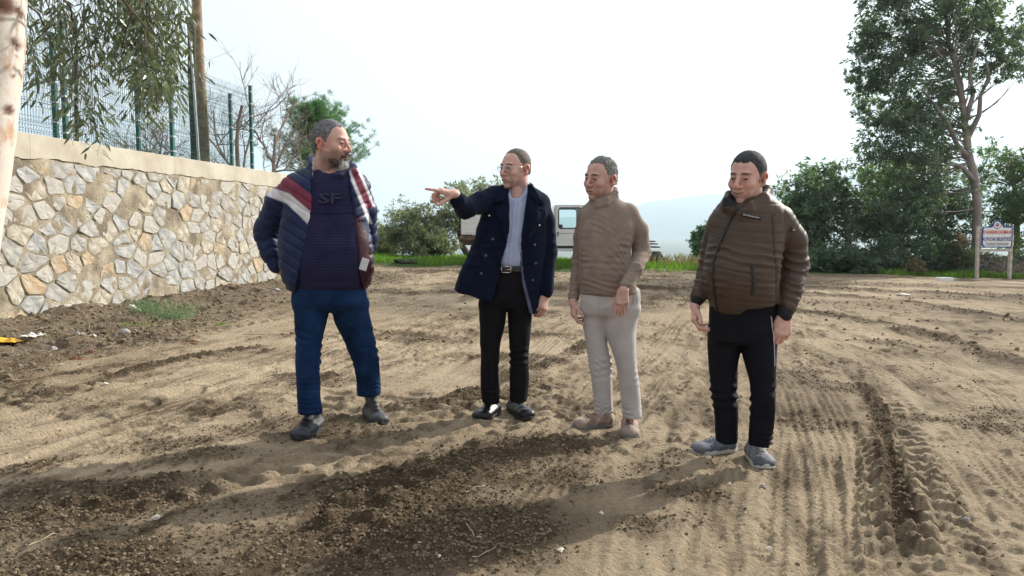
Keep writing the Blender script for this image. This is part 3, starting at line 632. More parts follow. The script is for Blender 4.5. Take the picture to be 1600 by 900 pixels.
# ---------------------------------------------------------------- mesh fences
M_green = mat('green_powder_coat', (.012, .10, .085), rough=.4, var=.1, vscale=3, spec=.5)
M_clip = mat('zinc_clip', (.5, .5, .5), rough=.35, metal=.8, var=.05)
def fence(label, off, ypos, z0, h, group):
    w_ = [np.array([wall_x(y), y])-WN*off for y in ypos]
    root = thing('mesh_fence', label, 'fence', (w_[0][0], w_[0][1], z0), group); O = np.array([w_[0][0], w_[0][1], z0])
    for i, p in enumerate(w_):
        b = MB(); q = p-O[:2]; yaw = math.atan2(WD[1], WD[0]); R = [[math.cos(yaw), -math.sin(yaw), 0], [math.sin(yaw), math.cos(yaw), 0], [0, 0, 1]]
        b.box((-.03, -.03, -.12), (.03, .03, h+.06), R=R, c=(q[0], q[1], 0)); b.box((-.034, -.034, h+.06), (.034, .034, h+.075), R=R, c=(q[0], q[1], 0))
        po = b.build('post', M_green, root, bevel=.004)
        k = MB()
        for zz in np.linspace(.1, h-.05, 7): k.box((-.036, -.038, zz-.012), (.036, .038, zz+.012), R=R, c=(q[0], q[1], 0))
        ko = k.build('clip', M_clip, po); ko['kind'] = 'stuff'
    folds = [.13, h*.5-.03, h-.17]
    for i in range(len(w_)-1):
        a, c = w_[i]-O[:2], w_[i+1]-O[:2]; L = np.linalg.norm(c-a); d = (c-a)/L; nrm = np.array([d[1], -d[0]]); b = MB()
        zs = [.02]; ds = [0.]
        for f in folds: zs += [f-.05, f, f+.05]; ds += [0, .05, 0]
        zs += [h]; ds += [0.]
        uu = np.arange(.05, L-.03, .05)
        def P3(u_, z_, dd_): return (a[0]+d[0]*u_+nrm[0]*(dd_-.035), a[1]+d[1]*u_+nrm[1]*(dd_-.035), z_)
        for u_ in uu: b.tube([P3(u_, z_, dd_) for z_, dd_ in zip(zs, ds)], .0027, 3, cap=False)
        hz = sorted(list(np.arange(.05, h, .2))+[f-.05 for f in folds]+[f for f in folds]+[f+.05 for f in folds])
        for z_ in hz:
            dd_ = np.interp(z_, zs, ds)+.005; b.tube([P3(0.02, z_, dd_), P3(L-.02, z_, dd_)], .003, 3, cap=False)
        wo = b.build('wire_panel', M_green, root); wo['kind'] = 'stuff'
fence('green welded mesh fence standing on the coping of the stone wall', .07, [5.4, 8.0, 10.6, 13.1, 15.9], Z_TOP, 1.62, 'green mesh fences above the wall')
fence('second green mesh fence just behind the one on the coping', .62, [4.7, 7.9, 11.1, 13.0, 16.1], 2.15, 1.86, 'green mesh fences above the wall')
# ---------------------------------------------------------------- poles behind the fence
M_wood = mat('weathered_wood_pole', (.27, .2, .13), rough=.9, var=.3, vscale=9, bump=.6, bscale=40)
M_dark = mat('tarred_wood', (.045, .04, .035), rough=.8, var=.3, vscale=5, bump=.4)
M_galv = mat('galvanised_steel', (.5, .52, .54), rough=.35, metal=.7, var=.1, vscale=6)
def pole(name, label, cat, p0, p1, r0, r1, m, n=14, bands=None):
    b = MB(); ts = np.linspace(0, 1, 14); p0 = np.array(p0); p1 = np.array(p1)
    pp = p0+(p1-p0)*ts[:, None]; V = pp-p0; V[:, 0] += .01*np.sin(ts*7)*(r0 > .05)
    b.tube(V, r0+(r1-r0)*ts, n); o = b.build(name, m, None, True); o.location = tuple(p0); tag(o, label, cat); return o
a = P(319, 262, 15.4); a[2] = 2.0; c = P(305, -60, 15.4); pole('utility_pole', 'tall brown wooden utility pole rising behind the green mesh fence', 'pole', a, c, .115, .09, M_wood)
a = P(304, 262, 15.0); a[2] = 2.0; c = P(299, 28, 15.0); pole('dark_post', 'dark tarred post close to the left of the wooden utility pole', 'post', a, c, .085, .08, M_dark, 8)
a = P(313, 262, 14.6); a[2] = 2.0; c = P(296, 40, 14.6); pole('steel_pipe', 'thin leaning galvanised pipe between dark post and utility pole', 'pipe', a, c, .026, .026, M_galv, 8)
a = P(118, 225, 11.3); a[2] = 2.0; c = P(118, 30, 11.3); pole('leaning_stake', 'thin dark stake behind the leaves left of the fence middle', 'stake', a, c, .03, .025, M_dark, 8)
# ================================================================ TREES AND PLANTS
M_bark = mat('grey_bark', (.20, .17, .14), rough=.9, var=.35, vscale=4, bump=.5, bscale=20)
M_bark_eu = mat('eucalyptus_bark_far', (.27, .24, .24), rough=.8, var=.3, vscale=1.2, bump=.3, bscale=10)
M_bark_dk = mat('dark_bark', (.09, .07, .05), rough=.9, var=.3, vscale=4, bump=.5, bscale=20)
M_twig = mat('bare_twigs', (.24, .20, .175), rough=.9, var=.25, vscale=4)
L_euc = leaf_mat('eucalyptus_leaf_far', (.075, .115, .10), (.21, .265, .215), .40)
L_euc2 = leaf_mat('eucalyptus_leaf_yellowish', (.09, .14, .07), (.20, .26, .13), .4)
L_dark = leaf_mat('dark_shrub_leaf', (.07, .115, .09), (.20, .27, .20), .45)
L_olive = leaf_mat('olive_leaf', (.13, .15, .10), (.30, .31, .235), .35)
L_near = leaf_mat('eucalyptus_leaf_near', (.055, .08, .05), (.21, .23, .165), .25, rough=.35)
L_pine = leaf_mat('pine_needle', (.06, .16, .085), (.14, .27, .14), .35)
L_grass = leaf_mat('grass_blade', (.085, .18, .025), (.19, .31, .05), .4)
L_dry = leaf_mat('dry_leaf', (.17, .13, .09), (.28, .23, .17), .3)
def leaf_quads(Pc, Dir, L, W, r, fold=0.0):
    n = len(Pc); Dir = Dir/(np.linalg.norm(Dir, axis=1)[:, None]+1e-9); s = np.cross(Dir, r.normal(size=(n, 3))); s /= np.linalg.norm(s, axis=1)[:, None]+1e-9
    L = np.broadcast_to(L, n)[:, None]; W = np.broadcast_to(W, n)[:, None]
    a = Pc; b = Pc+Dir*L*.45+s*W*.5; c = Pc+Dir*L; d = Pc+Dir*L*.45-s*W*.5
    V = np.stack([a, b, c, d], 1).reshape(-1, 3); Qd = np.arange(n*4).reshape(n, 4); return V, Qd
def crown_mesh(name, parent, lm, V, Qd, shade, off, smooth=False):
    c = np.repeat(np.asarray(shade)[:, None], 3, 1); c = np.repeat(c, 4, 0)
    o = link(name, mesh_np(name, V-off, Qd, smooth, c), lm, parent); o['kind'] = 'stuff' if False else o.get('kind', ''); del o['kind']; return o
def tree(name, label, cat, base, trunk, blobs, nsub, nleaf, L, W, lm, bm, seed, droop=.3, group=None, spread=.42, twig=.009, sub_r=(.16, .34), lm2=None, flatten=1.0):
    """trunk: list of (x,y,z,r) world; blobs: (centre, radii, weight)"""
    r = np.random.default_rng(seed); base = np.array(base, float); root = thing(name, label, cat, tuple(base), group)
    tb = MB(); tr = np.array(trunk); k = np.linspace(0, 1, len(tr)); kk = np.linspace(0, 1, len(tr)*4)
    tp = np.stack([np.interp(kk, k, tr[:, i]) for i in range(3)], 1); 
    for _ in range(2): tp[1:-1] = (tp[:-2]+2*tp[1:-1]+tp[2:])/4
    tp[1:-1] += r.normal(size=(len(tp)-2, 3))*.012; rad = np.interp(kk, k, tr[:, 3]); tb.tube(tp-base, rad, 10); tb.build('trunk', bm, root, True)
    bb = MB(); Pl = []; Dl = []; Sl = []; w = np.array([b[2] for b in blobs], float); w /= w.sum()
    for j in range(nsub):
        c, R, _ = blobs[r.choice(len(blobs), p=w)]; c = np.array(c); R = np.array(R)
        d = r.normal(size=3); d /= np.linalg.norm(d); q = c+d*R*(r.random()**.38); rs = r.uniform(*sub_r)*R.mean()*np.array([1, 1, .75*flatten])
        i = np.argmin(np.linalg.norm((tp-q)*[1, 1, .8]+[0, 0, .5*abs(q[2]-base[2])*.3], axis=1)); i = max(i, int(len(tp)*.3)); s0 = tp[i]
        mid = (s0+q)/2+r.normal(size=3)*.12*np.linalg.norm(q-s0)-np.array([0, 0, .08*np.linalg.norm(q-s0)]); pts = np.array([(1-t)**2*s0+2*t*(1-t)*mid+t*t*q for t in np.linspace(0, 1, 6)])
        if j % (5 if nsub > 300 else 2) == 0 or nsub < 60: bb.tube(pts-base, np.linspace(min(.5*rad[i], twig*4), twig*.6, 6), 4, cap=False)
        n = int(nleaf*r.uniform(.6, 1.4)); g = r.normal(size=(n, 3)); g /= np.linalg.norm(g, axis=1)[:, None]; pp = q+g*rs*(r.random(n)[:, None]**.5)
        # leaves gathered on short sprays so gaps stay open
        ns = max(3, n//9); sp = q+r.normal(size=(ns, 3))*rs*.62; pk = sp[r.integers(0, ns, n)]; pp = pk+(pp-pk)*spread*.5+r.normal(size=(n, 3))*rs*.07
        Pl.append(pp); D = (pp-q)+r.normal(size=(n, 3))*rs.mean()*.7; D /= np.linalg.norm(D, axis=1)[:, None]+1e-9; D[:, 2] -= droop; Dl.append(D); Sl.append(np.clip(r.normal(.45+.25*(r.random()-.5), .22, n), 0, 1))
    Pc = np.concatenate(Pl); D = np.concatenate(Dl); S = np.concatenate(Sl); n = len(Pc)
    V, Qd = leaf_quads(Pc, D, L*r.uniform(.7, 1.3, n), W*r.uniform(.7, 1.3, n), r); bb.build('branches', bm, root, True)
    crown_mesh('crown', root, lm, V, Qd, S, base); return root
def B(px, py, rx, ry, Y, w=None, dr=None):  # an ellipsoid of crown round a point of the place
    c = P(px, py, Y); s = Y/F; return (c, (rx*s, (dr if dr else .9*rx*s), ry*s), w if w else rx*ry)
def gz(x, y): return float(ground_z(x, y)[0])
# --- the tall eucalyptus on the right
YT = 27.0; t0 = P(1522, 452, YT); t0[2] = gz(t0[0], t0[1])-.3
trk = [(*t0, .18)]+[(*P(px, py, YT), r) for px, py, r in ((1524, 400, .16), (1528, 345, .15), (1524, 280, .14), (1512, 240, .13), (1508, 190, .11), (1500, 130, .09), (1480, 60, .07), (1470, -60, .04))]
eu = tree('eucalyptus_tree', 'tallest eucalyptus with bare forked limbs and open crown behind the white notice board', 'tree', t0, trk,
     [B(1400, 60, 62, 75, YT), B(1480, 20, 80, 80, YT), B(1400, 150, 50, 70, YT, dr=2.0), B(1545, 70, 48, 60, YT), B(1425, 240, 75, 85, YT, 11000), B(1360, 120, 32, 70, YT, 2500), B(1375, 20, 34, 60, YT), B(1590, 60, 36, 70, YT+1), B(1500, -90, 130, 80, YT, 7000), B(1370, 170, 30, 36, YT, 900), B(1470, 150, 60, 60, YT, 2400)],
     620, 108, .17, .042, L_euc, M_bark_eu, 11, droop=.5, sub_r=(.12, .3), twig=.008)
lb = MB()
for pl in ([(1524, 285), (1505, 262), (1470, 250), (1430, 248), (1405, 236)], [(1512, 215), (1530, 180), (1532, 150), (1545, 120), (1540, 90)], [(1512, 245), (1495, 225), (1480, 190), (1462, 165), (1440, 140)], [(1508, 190), (1520, 150), (1515, 110), (1530, 60)], [(1505, 160), (1490, 110), (1455, 70)]):
    pts = np.array([P(a, b, YT-.2*i) for i, (a, b) in enumerate(pl)])-t0; lb.tube(np.array([pts[0]*(1-t)+pts[1]*t for t in (0, .5)]+list(pts[1:])), np.linspace(.11, .035, len(pts)+1), 7)
lb.build('limb', M_bark_eu, eu, True)
# --- belt of trees and tall shrubs behind the dirt yard
belt = [(1262, 300, 40, 45, 28, L_dark, 'rounded dark tree at the left end of the belt behind the padded jacket'),
        (1315, 345, 55, 85, 27.5, L_euc, 'dense greyish green tree reaching the dirt left of the tallest eucalyptus'),
        (1375, 300, 45, 60, 30, L_euc2, 'pale green tree showing in the middle of the belt'),
        (1400, 370, 48, 75, 27, L_dark, 'dark bushy tree standing over the pinkish twigs and grass'),
        (1460, 330, 60, 75, 28.5, L_euc, 'drooping grey green tree directly left of the bare eucalyptus trunk'),
        (1580, 280, 60, 65, 30, L_dark, 'dark tree behind the brush pile at the right edge'),
        (1640, 330, 60, 90, 29, L_euc2, 'tree at the far right edge beyond the notice board'),
        (1240, 370, 40, 70, 29, L_dark, 'low dark tree partly hidden by the padded jacket sleeve')]
for i, (px, py, rx, ry, Y, lm, lab) in enumerate(belt):
    b = P(px+4, 445, Y); b[2] = gz(b[0], b[1])-.2; top = P(px, py-ry*.5, Y)
    tree('belt_tree', lab, 'tree', b, [(*b, .16), (*(b*.6+top*.4+[.2, 0, 0]), .11), (*top, .04)], [B(px, py, rx*1.1, ry, Y, dr=1.6), B(px-8, py+ry*.75, rx*1.1, ry*.5, Y, dr=1.6), B(px+rx*.5, py-ry*.3, rx*.6, ry*.6, Y, dr=1.4)], 88, 105, .18, .05, lm, M_bark, 40+i, droop=.35, group='trees behind the far edge of the yard', sub_r=(.18, .34))
# lower shrubs filling the foot of the belt
for i, (px, w_, h_, Y, lm, lab) in enumerate([(1270, 34, 40, 26.5, L_dark, 'low dark shrub at the foot of the belt trees next to the padded sleeve'), (1330, 40, 42, 26.2, L_dark, 'low spreading shrub left of the pinkish twigs'), (1385, 34, 36, 26.2, L_euc, 'grey green shrub between spreading shrub and pinkish twigs'),
          (1450, 42, 46, 26.5, L_dark, 'shrub behind the bright grass left of the notice board'), (1497, 22, 50, 26.0, L_euc2, 'yellow green sapling beside the eucalyptus trunk'), (1545, 30, 30, 27.0, L_dark, 'dark shrub behind the notice board'), (1600, 34, 34, 26.6, L_dark, 'dark shrub at the right edge behind the brush pile')]):
    b = P(px, 440, Y); b[2] = gz(b[0], b[1])-.1; h = h_*Y/F; s = Y/F
    tree('shrub', lab, 'shrub', b, [(*b, .05), (*(b+[0, 0, h*.5]), .03), (*(b+[.1, 0, h]), .015)], [(b+[0, 0, h*.55], (w_*s, .8, h*.6), 1)], 30, 85, .15, .055, lm, M_bark, 80+i, droop=.1, group='shrubs at the far edge of the yard', sub_r=(.25, .4))
# pinkish dry twigs bush
b = P(1430, 440, 25.2); b[2] = gz(b[0], b[1])-.05
tree('dry_bush', 'small pinkish brown dry bush at the left end of the bright grass', 'bush', b, [(*b, .03), (*(b+[0, 0, .3]), .02), (*(b+[.05, 0, .5]), .01)], [(b+[0, 0, .3], (.35, .3, .28), 1)], 24, 50, .09, .03, L_dry, M_twig, 95, droop=0)
b = P(1500, 405, 25.8); b[2] = gz(b[0], b[1])-.05
tree('dry_bush', 'tall reddish brown withered bush left of the notice board post', 'bush', b, [(*b, .03), (*(b+[0, 0, .7]), .02), (*(b+[.05, 0, 1.3]), .01)], [(b+[0, 0, .9], (.5, .3, .55), 1)], 30, 60, .10, .035, L_dry, M_twig, 96, droop=0)
# --- dark clipped looking tree and small one on the slope in the middle
for i, (px, py, rx, ry, Y, lab) in enumerate([(1106, 378, 27, 33, 34, 'dense dark round tree on the slope left of the padded jacket'), (1084, 412, 9, 13, 33, 'small dark bush at the lower left of the dense round tree')]):
    b = P(px, py+ry+14, Y)
    tree('round_tree', lab, 'tree', b, [(*b, .12), (*P(px, py+ry*.5, Y), .10), (*P(px, py-ry*.5, Y), .04)], [B(px, py, rx*.85, ry*.9, Y, dr=.7), B(px, py+ry*.4, rx*.8, ry*.5, Y, dr=.6)], 110 if i == 0 else 24, 130, .12, .07, L_dark, M_bark_dk, 60+i, droop=0, sub_r=(.22, .36), spread=.7)
# --- olives on the left
for i, (px, py, rx, ry, Y, lab, lean) in enumerate([(640, 350, 40, 45, 29, 'left olive tree with low silvery crown behind the green strip', 20), (712, 330, 46, 48, 30, 'tall middle olive tree with silvery crown and leaning trunk left of the truck bed', 26),
         (762, 320, 38, 42, 32, 'right olive tree partly hidden behind the raised arm', -14), (600, 378, 26, 28, 31, 'low pale olive bush next to the open jacket', 4), (668, 378, 44, 26, 28.5, 'dark low olive growth under the crowns on the left', 10), (552, 350, 40, 40, 33, 'olive tree hidden mostly behind the bearded man', 5)]):
    b = P(px+lean, 414, Y); b[2] = gz(b[0], b[1])-.1
    tree('olive_tree', lab, 'tree', b, [(*b, .17), (*P(px+lean*.45, 388, Y), .12), (*P(px, py+ry*.2, Y), .07), (*P(px-3, py-ry*.4, Y), .03)], [B(px, py, rx, ry, Y, dr=1.3), B(px-rx*.5, py+ry*.4, rx*.6, ry*.5, Y, dr=1.0), B(px+rx*.5, py+ry*.2, rx*.6, ry*.6, Y, dr=1.0)], 105, 95, .125, .036, L_olive, M_bark_dk, 20+i, droop=-.15, group='olive trees beyond the green strip', sub_r=(.16, .32))
# --- pine behind the bearded man
YP = 23.0; b = P(500, 330, YP); b[2] = 0.3
root = thing('pine_tree', 'young green pine rising behind the end of the wall and the bearded man', 'tree', tuple(b)); r = np.random.default_rng(5); tb = MB()
pts = np.array([P(497+6*math.sin(t*4), 330-155*t, YP) for t in np.linspace(0, 1, 8)]); pts[0][2] = .3; tb.tube(pts-b, np.linspace(.12, .02, 8), 8); tb.build('trunk', M_bark, root, True)
bb = MB(); Pl = []; Dl = []
for j in range(170):
    t = r.uniform(.30, 1.0); s0 = np.array([np.interp(t, np.linspace(0, 1, 8), pts[:, k]) for k in range(3)]); a = r.random()*6.283; Lb = (2.1*(1-t)**.5+.25)*r.uniform(.45, 1)
    d = np.array([math.cos(a), math.sin(a), .25+.5*t]); d /= np.linalg.norm(d); e = s0+d*Lb+np.array([0, 0, .12*Lb]); m = (s0+e)/2-np.array([0, 0, .10*Lb])
    pp = np.array([(1-u)**2*s0+2*u*(1-u)*m+u*u*e for u in np.linspace(0, 1, 5)]); bb.tube(pp-b, np.linspace(.018, .006, 5), 4, cap=False)
    for u in np.linspace(.35, 1, 6):
        c = (1-u)**2*s0+2*u*(1-u)*m+u*u*e+r.normal(size=3)*.06; n = 26; dd = r.normal(size=(n, 3)); dd /= np.linalg.norm(dd, axis=1)[:, None]; Dl.append(dd+d*.8+[0, 0, .25]); Pl.append(np.repeat(c[None], n, 0)+r.normal(size=(n, 3))*.02)
bb.build('branches', M_bark, root, True); Pc = np.concatenate(Pl); V, Qd = leaf_quads(Pc, np.concatenate(Dl), .16, .013, r); crown_mesh('crown', root, L_pine, V, Qd, r.random(len(Pc)), b)
# --- bare tree(s) behind the fence
def bare_tree(label, base, height, spread, seed, lean=(0, 0)):
    r = np.random.default_rng(seed); base = np.array(base, float); root = thing('bare_tree', label, 'tree', tuple(base)); tk = MB(); br = MB()
    def grow(p, d, L, rad, lev):
        n = 6; pts = [p]; dd = d.copy()
        for i in range(n):
            dd = dd+r.normal(size=3)*.16+np.array([0, 0, .05]); dd /= np.linalg.norm(dd); pts.append(pts[-1]+dd*L/n)
        pts = np.array(pts); (tk if lev == 0 else br).tube(pts-base, np.linspace(rad, rad*.5, n+1), 6 if lev < 2 else 3, cap=False)
        if lev >= 4: return
        k = (5, 4, 4, 4)[lev]
        for i in range(k):
            t = r.uniform(.3, 1) if lev else r.uniform(.25, 1); q = pts[int(t*n)]; nd = dd+r.normal(size=3)*(.75 if lev else spread); nd[2] = abs(nd[2])*.8+.1; nd /= np.linalg.norm(nd); grow(q, nd, L*r.uniform(.5, .8), rad*.5, lev+1)
    grow(base, np.array([lean[0], lean[1], 1.]), height, .07, 0); tk.build('trunk', M_twig, root, True); br.build('branches', M_twig, root, True)
a = P(372, 265, 19); a[2] = 1.6; bare_tree('leafless brown tree behind the fence to the right of the utility pole', a, 2.7, 1.0, 4, (.15, 0))
a = P(420, 270, 20); a[2] = 1.4; bare_tree('leafless tree behind the end of the fence beside the pine', a, 2.4, 1.3, 9, (.1, 0))
a = P(285, 262, 18); a[2] = 1.8; bare_tree('leafless tree behind the fence leaning left of the utility pole', a, 1.7, 1.2, 14, (-.7, 0))
# --- eucalyptus in the foreground: trunk at the left edge, drooping leafy twigs
def bark_euc():
    m = mat('peeling_eucalyptus_bark', (.72, .66, .58), rough=.75, var=.2, vscale=3, bump=.25, bscale=25, col2=(.62, .56, .5)); nt = m.node_tree; N = nt.nodes; Lk = nt.links; bs = N['Principled BSDF']; old = bs.inputs[0].links[0].from_socket
    tc = N['Texture Coordinate']; mp = N.new('ShaderNodeMapping'); mp.inputs['Scale'].default_value = (3.0, 3.0, 1.6); ns = N.new('ShaderNodeTexNoise'); ns.inputs['Scale'].default_value = 2.2; ns.inputs['Detail'].default_value = 6; ns.inputs['Roughness'].default_value = .6
    Lk.new(tc.outputs['Object'], mp.inputs[0]); Lk.new(mp.outputs[0], ns.inputs[0]); rp = N.new('ShaderNodeMapRange'); rp.inputs[1].default_value = .50; rp.inputs[2].default_value = .66; Lk.new(ns.outputs[0], rp.inputs[0])
    mx = N.new('ShaderNodeMix'); mx.data_type = 'RGBA'; mx.inputs[7].default_value = (.42, .2, .08, 1); Lk.new(rp.outputs[0], mx.inputs[0]); Lk.new(old, mx.inputs[6])
    at = N.new('ShaderNodeAttribute'); at.attribute_name = 'Col'; m2 = N.new('ShaderNodeMix'); m2.data_type = 'RGBA'; m2.inputs[7].default_value = (.10, .035, .015, 1); Lk.new(at.outputs['Fac'], m2.inputs[0]); Lk.new(mx.outputs[2], m2.inputs[6]); Lk.new(m2.outputs[2], bs.inputs[0]); return m
YE = 6.2; eb = P(-75, 560, YE); eb[2] = gz(eb[0], eb[1])-.1; euc = thing('eucalyptus_tree', 'foreground eucalyptus with white peeling bark and rusty knots at the left edge', 'tree', tuple(eb))
pts = np.array([eb]+[P(*q, YE) for q in ((-62, 430), (-48, 330), (-34, 240), (-24, 160), (-14, 60), (-8, -40), (-2, -160), (10, -320), (20, -520))]); rad = [.27, .25, .245, .24, .235, .235, .23, .22, .2, .16]
n = 150; kk = np.linspace(0, len(pts)-1, n); tp = np.stack([np.interp(kk, range(len(pts)), pts[:, i]) for i in range(3)], 1)
for _ in range(6): tp[1:-1] = (tp[:-2]+2*tp[1:-1]+tp[2:])/4
R_ = np.interp(kk, range(len(pts)), rad); mb = MB(); mb.tube(tp-eb, R_, 40); V = np.concatenate(mb.v); cen = np.repeat(tp-eb, 40, 0); d = V-cen
V = cen+d*(1+.05*fbm(V[:, 0]*3, V[:, 1]*3, V[:, 2]*1.3, o=3))[:, None]; kn = np.zeros(len(V))
for px, py, s in ((14, 8, .085), (20, 68, .055), (20, 175, .05), (26, 120, .02), (-6, 345, .04), (4, 34, .05), (28, 20, .05)):
    c0 = P(px, py, YE-.1)-eb; kf = V[:, 1] < np.interp(V[:, 2], (tp-eb)[:, 2], (tp-eb)[:, 1])-.02; Vk = V[kf]; c = Vk[np.argmin((Vk[:, 0]-c0[0])**2+(Vk[:, 2]-c0[2])**2)]; dz = V-c; q = np.sqrt(dz[:, 0]**2+(dz[:, 1]/1.6)**2+dz[:, 2]**2)*(1+.35*fbm(V[:, 0]*18, V[:, 1]*18, V[:, 2]*18, o=2)); g = sstep(s, s*.45, q); kn = np.maximum(kn, g); V = V+d/np.linalg.norm(d, axis=1)[:, None]*(.012*np.exp(-(q/s)**2)*np.sin(q*60/s*.12))[:, None]
ring = .5*sstep(.3, .6, fbm(V[:, 2]*3.0, V[:, 0]*.8+4, o=3)); kn = np.clip(np.maximum(kn, 0), 0, 1)
link('trunk', mesh_np('trunk', V, mb.f, True, np.repeat(kn[:, None], 3, 1)), bark_euc(), euc)
# hanging twigs: each starts at a limb above the frame
r = np.random.default_rng(31); bb = MB(); Pl = []; Dl = []; Ll = []
hang = []
def cl(px, y0, y1, n, sx, Y=8.2): 
    for _ in range(max(2, int(n*.72))): hang.append((px+r.normal()*sx, y0, y1+r.normal()*14, Y+r.normal()*.45))
cl(70, -70, 90, 8, 22); cl(100, -60, 130, 10, 20); cl(60, 60, 165, 5, 12, 7.6); cl(140, 40, 228, 9, 12, 7.8); cl(100, 20, 175, 5, 14, 7.9); cl(160, -60, 100, 8, 16)
cl(200, -70, 120, 16, 22); cl(240, -60, 150, 18, 20); cl(225, -20, 185, 14, 16, 8.4); cl(270, -60, 135, 12, 14); cl(282, -60, 80, 6, 10); cl(180, -70, 60, 9, 20); cl(255, 30, 165, 8, 10); cl(292, -80, 20, 4, 8)
limb_y = -120
for (px, y0, y1, Y) in hang:
    a = P(px-r.uniform(8, 40), y0-20, Y); e = P(px, y1, Y); m = (a+e)/2+np.array([r.normal()*.06+.06, r.normal()*.08, .10]); pp = np.array([(1-u)**2*a+2*u*(1-u)*m+u*u*e for u in np.linspace(0, 1, 9)])
    pp[1:] += np.cumsum(r.normal(size=(8, 3))*.012, 0); bb.tube(pp-eb, np.linspace(.006, .0015, 9), 4, cap=False)
    Lt = np.linalg.norm(e-a); n = int(Lt*29)+6
    for k in range(n):
        u = r.random()**.75; i = min(int(u*8), 7); f = u*8-i; c = pp[i]*(1-f)+pp[i+1]*f; t = pp[i+1]-pp[i]; t /= np.linalg.norm(t); s = r.normal(size=3); s -= t*np.dot(s, t); s /= np.linalg.norm(s)
        c = c+s*abs(r.normal())*.10; Pl.append(c); Dl.append(t*.35+s*.95+np.array([0, 0, -.45])+r.normal(size=3)*.25); Ll.append(r.uniform(.08, .14))
Pl = np.array(Pl); Dl = np.array(Dl); Dl /= np.linalg.norm(Dl, axis=1)[:, None]; Ll = np.array(Ll); n = len(Pl); s = np.cross(Dl, r.normal(size=(n, 3))); s /= np.linalg.norm(s, axis=1)[:, None]; W = Ll*.11
sag = np.array([0, 0, -1.])*Ll[:, None]*.18
row = [Pl, Pl+Dl*Ll[:, None]*.33+sag*.1, Pl+Dl*Ll[:, None]*.66+sag*.45, Pl+Dl*Ll[:, None]+sag]
V = np.stack([row[0], row[1]+s*W[:, None], row[1]-s*W[:, None], row[2]+s*W[:, None]*.8, row[2]-s*W[:, None]*.8, row[3]], 1).reshape(-1, 3); o6 = np.arange(n)*6
Fq = [[a, a+1, a+2] for a in o6]+[[a+1, a+3, a+4, a+2] for a in o6]+[[a+3, a+5, a+4] for a in o6]
sh = np.repeat(r.random(n), 6)
link('leaves', mesh_np('leaves', V-eb, Fq, False, np.repeat(sh[:, None], 3, 1)), L_near, euc)
for pl, r0 in (([(-10, -80), (60, -85), (150, -80), (250, -90), (340, -110)], .03), ([(0, -20), (60, 20), (90, 90), (85, 130)], .012), ([(150, -70), (205, 20), (190, 75), (240, 60)], .012), ([(60, -40), (110, 10), (118, 60), (140, 120)], .012), ([(160, -40), (230, 45), (240, 110)], .010)):
    q = np.array([P(a, b, 6.4+1.8*min(1, i/2)) for i, (a, b) in enumerate(pl)])-eb; bb.tube(q, np.linspace(r0, r0*.35, len(q)), 7)
bb.build('twigs', M_bark_dk, euc, True)
# stray twig tip top middle
# ---------------------------------------------------------------- grass strips, weeds
def grass(name, label, n, fx, fy, h, seed, w=.012, lm=L_grass, dens=None):
    r = np.random.default_rng(seed); x = fx(r, n); y = fy(r, n, x)
    if dens is not None: k = r.random(n) < dens(x, y); x, y = x[k], y[k]
    n = len(x); z = ground_z(x, y); hh = h*r.uniform(.5, 1.3, n)*(1+.4*noise3(x*.8, y*.8)); a = r.random(n)*6.283; dx, dy = np.cos(a)*w, np.sin(a)*w; lx, ly = r.normal(size=n)*hh*.3, r.normal(size=n)*hh*.3
    b0 = np.stack([x-dx, y-dy, z-.01], 1); b1 = np.stack([x+dx, y+dy, z-.01], 1); m = np.stack([x+dx*.5+lx*.4, y+dy*.5+ly*.4, z+hh*.6], 1); t = np.stack([x+lx, y+ly, z+hh], 1)
    V = np.stack([b0, b1, m, t], 1).reshape(-1, 3); o = link(name, mesh_np(name, V, np.arange(n*4).reshape(n, 4), False, np.repeat(r.random(n)[:, None].repeat(3, 1), 4, 0)), lm); o['kind'] = 'stuff'; o['label'] = label; return o
grass('grass', 'bright green grass strip beyond the dirt left of centre', 20000, lambda r, n: r.uniform(-9, 9, n), lambda r, n, x: r.uniform(24.2, 28.5, n), .17, 1, dens=lambda x, y: np.clip(sstep(-.2, .3, y-24.6+noise3(x*.8, y))*1.0, 0, 1))
grass('grass', 'green grass at the foot of the trees on the right', 16000, lambda r, n: r.uniform(12.0, 22, n), lambda r, n, x: r.uniform(24.2, 27.5, n), .2, 2, dens=lambda x, y: sstep(11.8, 13.5, x)*sstep(-.2, .4, y-24.4+.5*noise3(x, y)))
grass('dry_weeds', 'pale dry weeds on the crest between the men on the right', 700, lambda r, n: r.uniform(3.8, 8.5, n), lambda r, n, x: r.uniform(25.5, 29, n), .42, 3, w=.006, lm=L_dry)
def tuft(px, py, wpx, h, n, label, lm, seed, feathery=False):
    r = np.random.default_rng(seed); g = G(px, py, .06); s = g[1]/F*wpx/2; b = np.array([g[0], g[1], gz(g[0], g[1])]); Pl = []; Dl = []; Ll = []
    for _ in range(n):
        q = r.normal(size=2)*s*.5; d = np.array([q[0]/s*.7+r.normal()*.3, r.normal()*.4, 1.]); L = h*r.uniform(.5, 1.1)
        if feathery:
            for t in np.linspace(.2, 1, 9):
                c = np.array([q[0], q[1]*.8, 0])+d*L*t; Pl.append(c); Dl.append(r.normal(size=3)+[0, 0, .5]); Ll.append(.045)
        else: Pl.append([q[0], q[1]*.7, -.005]); Dl.append(d); Ll.append(L)
    Pl = np.array(Pl); V, Qd = leaf_quads(Pl, np.array(Dl), np.array(Ll), (.004 if feathery else .010), r); o = link('weed', mesh_np('weed', V, Qd, False, np.repeat(r.random(len(Pl))[:, None].repeat(3, 1), 4, 0)), lm, loc=tuple(b)); tag(o, label, 'weed')
    if n < 100: o['kind'] = 'stuff'
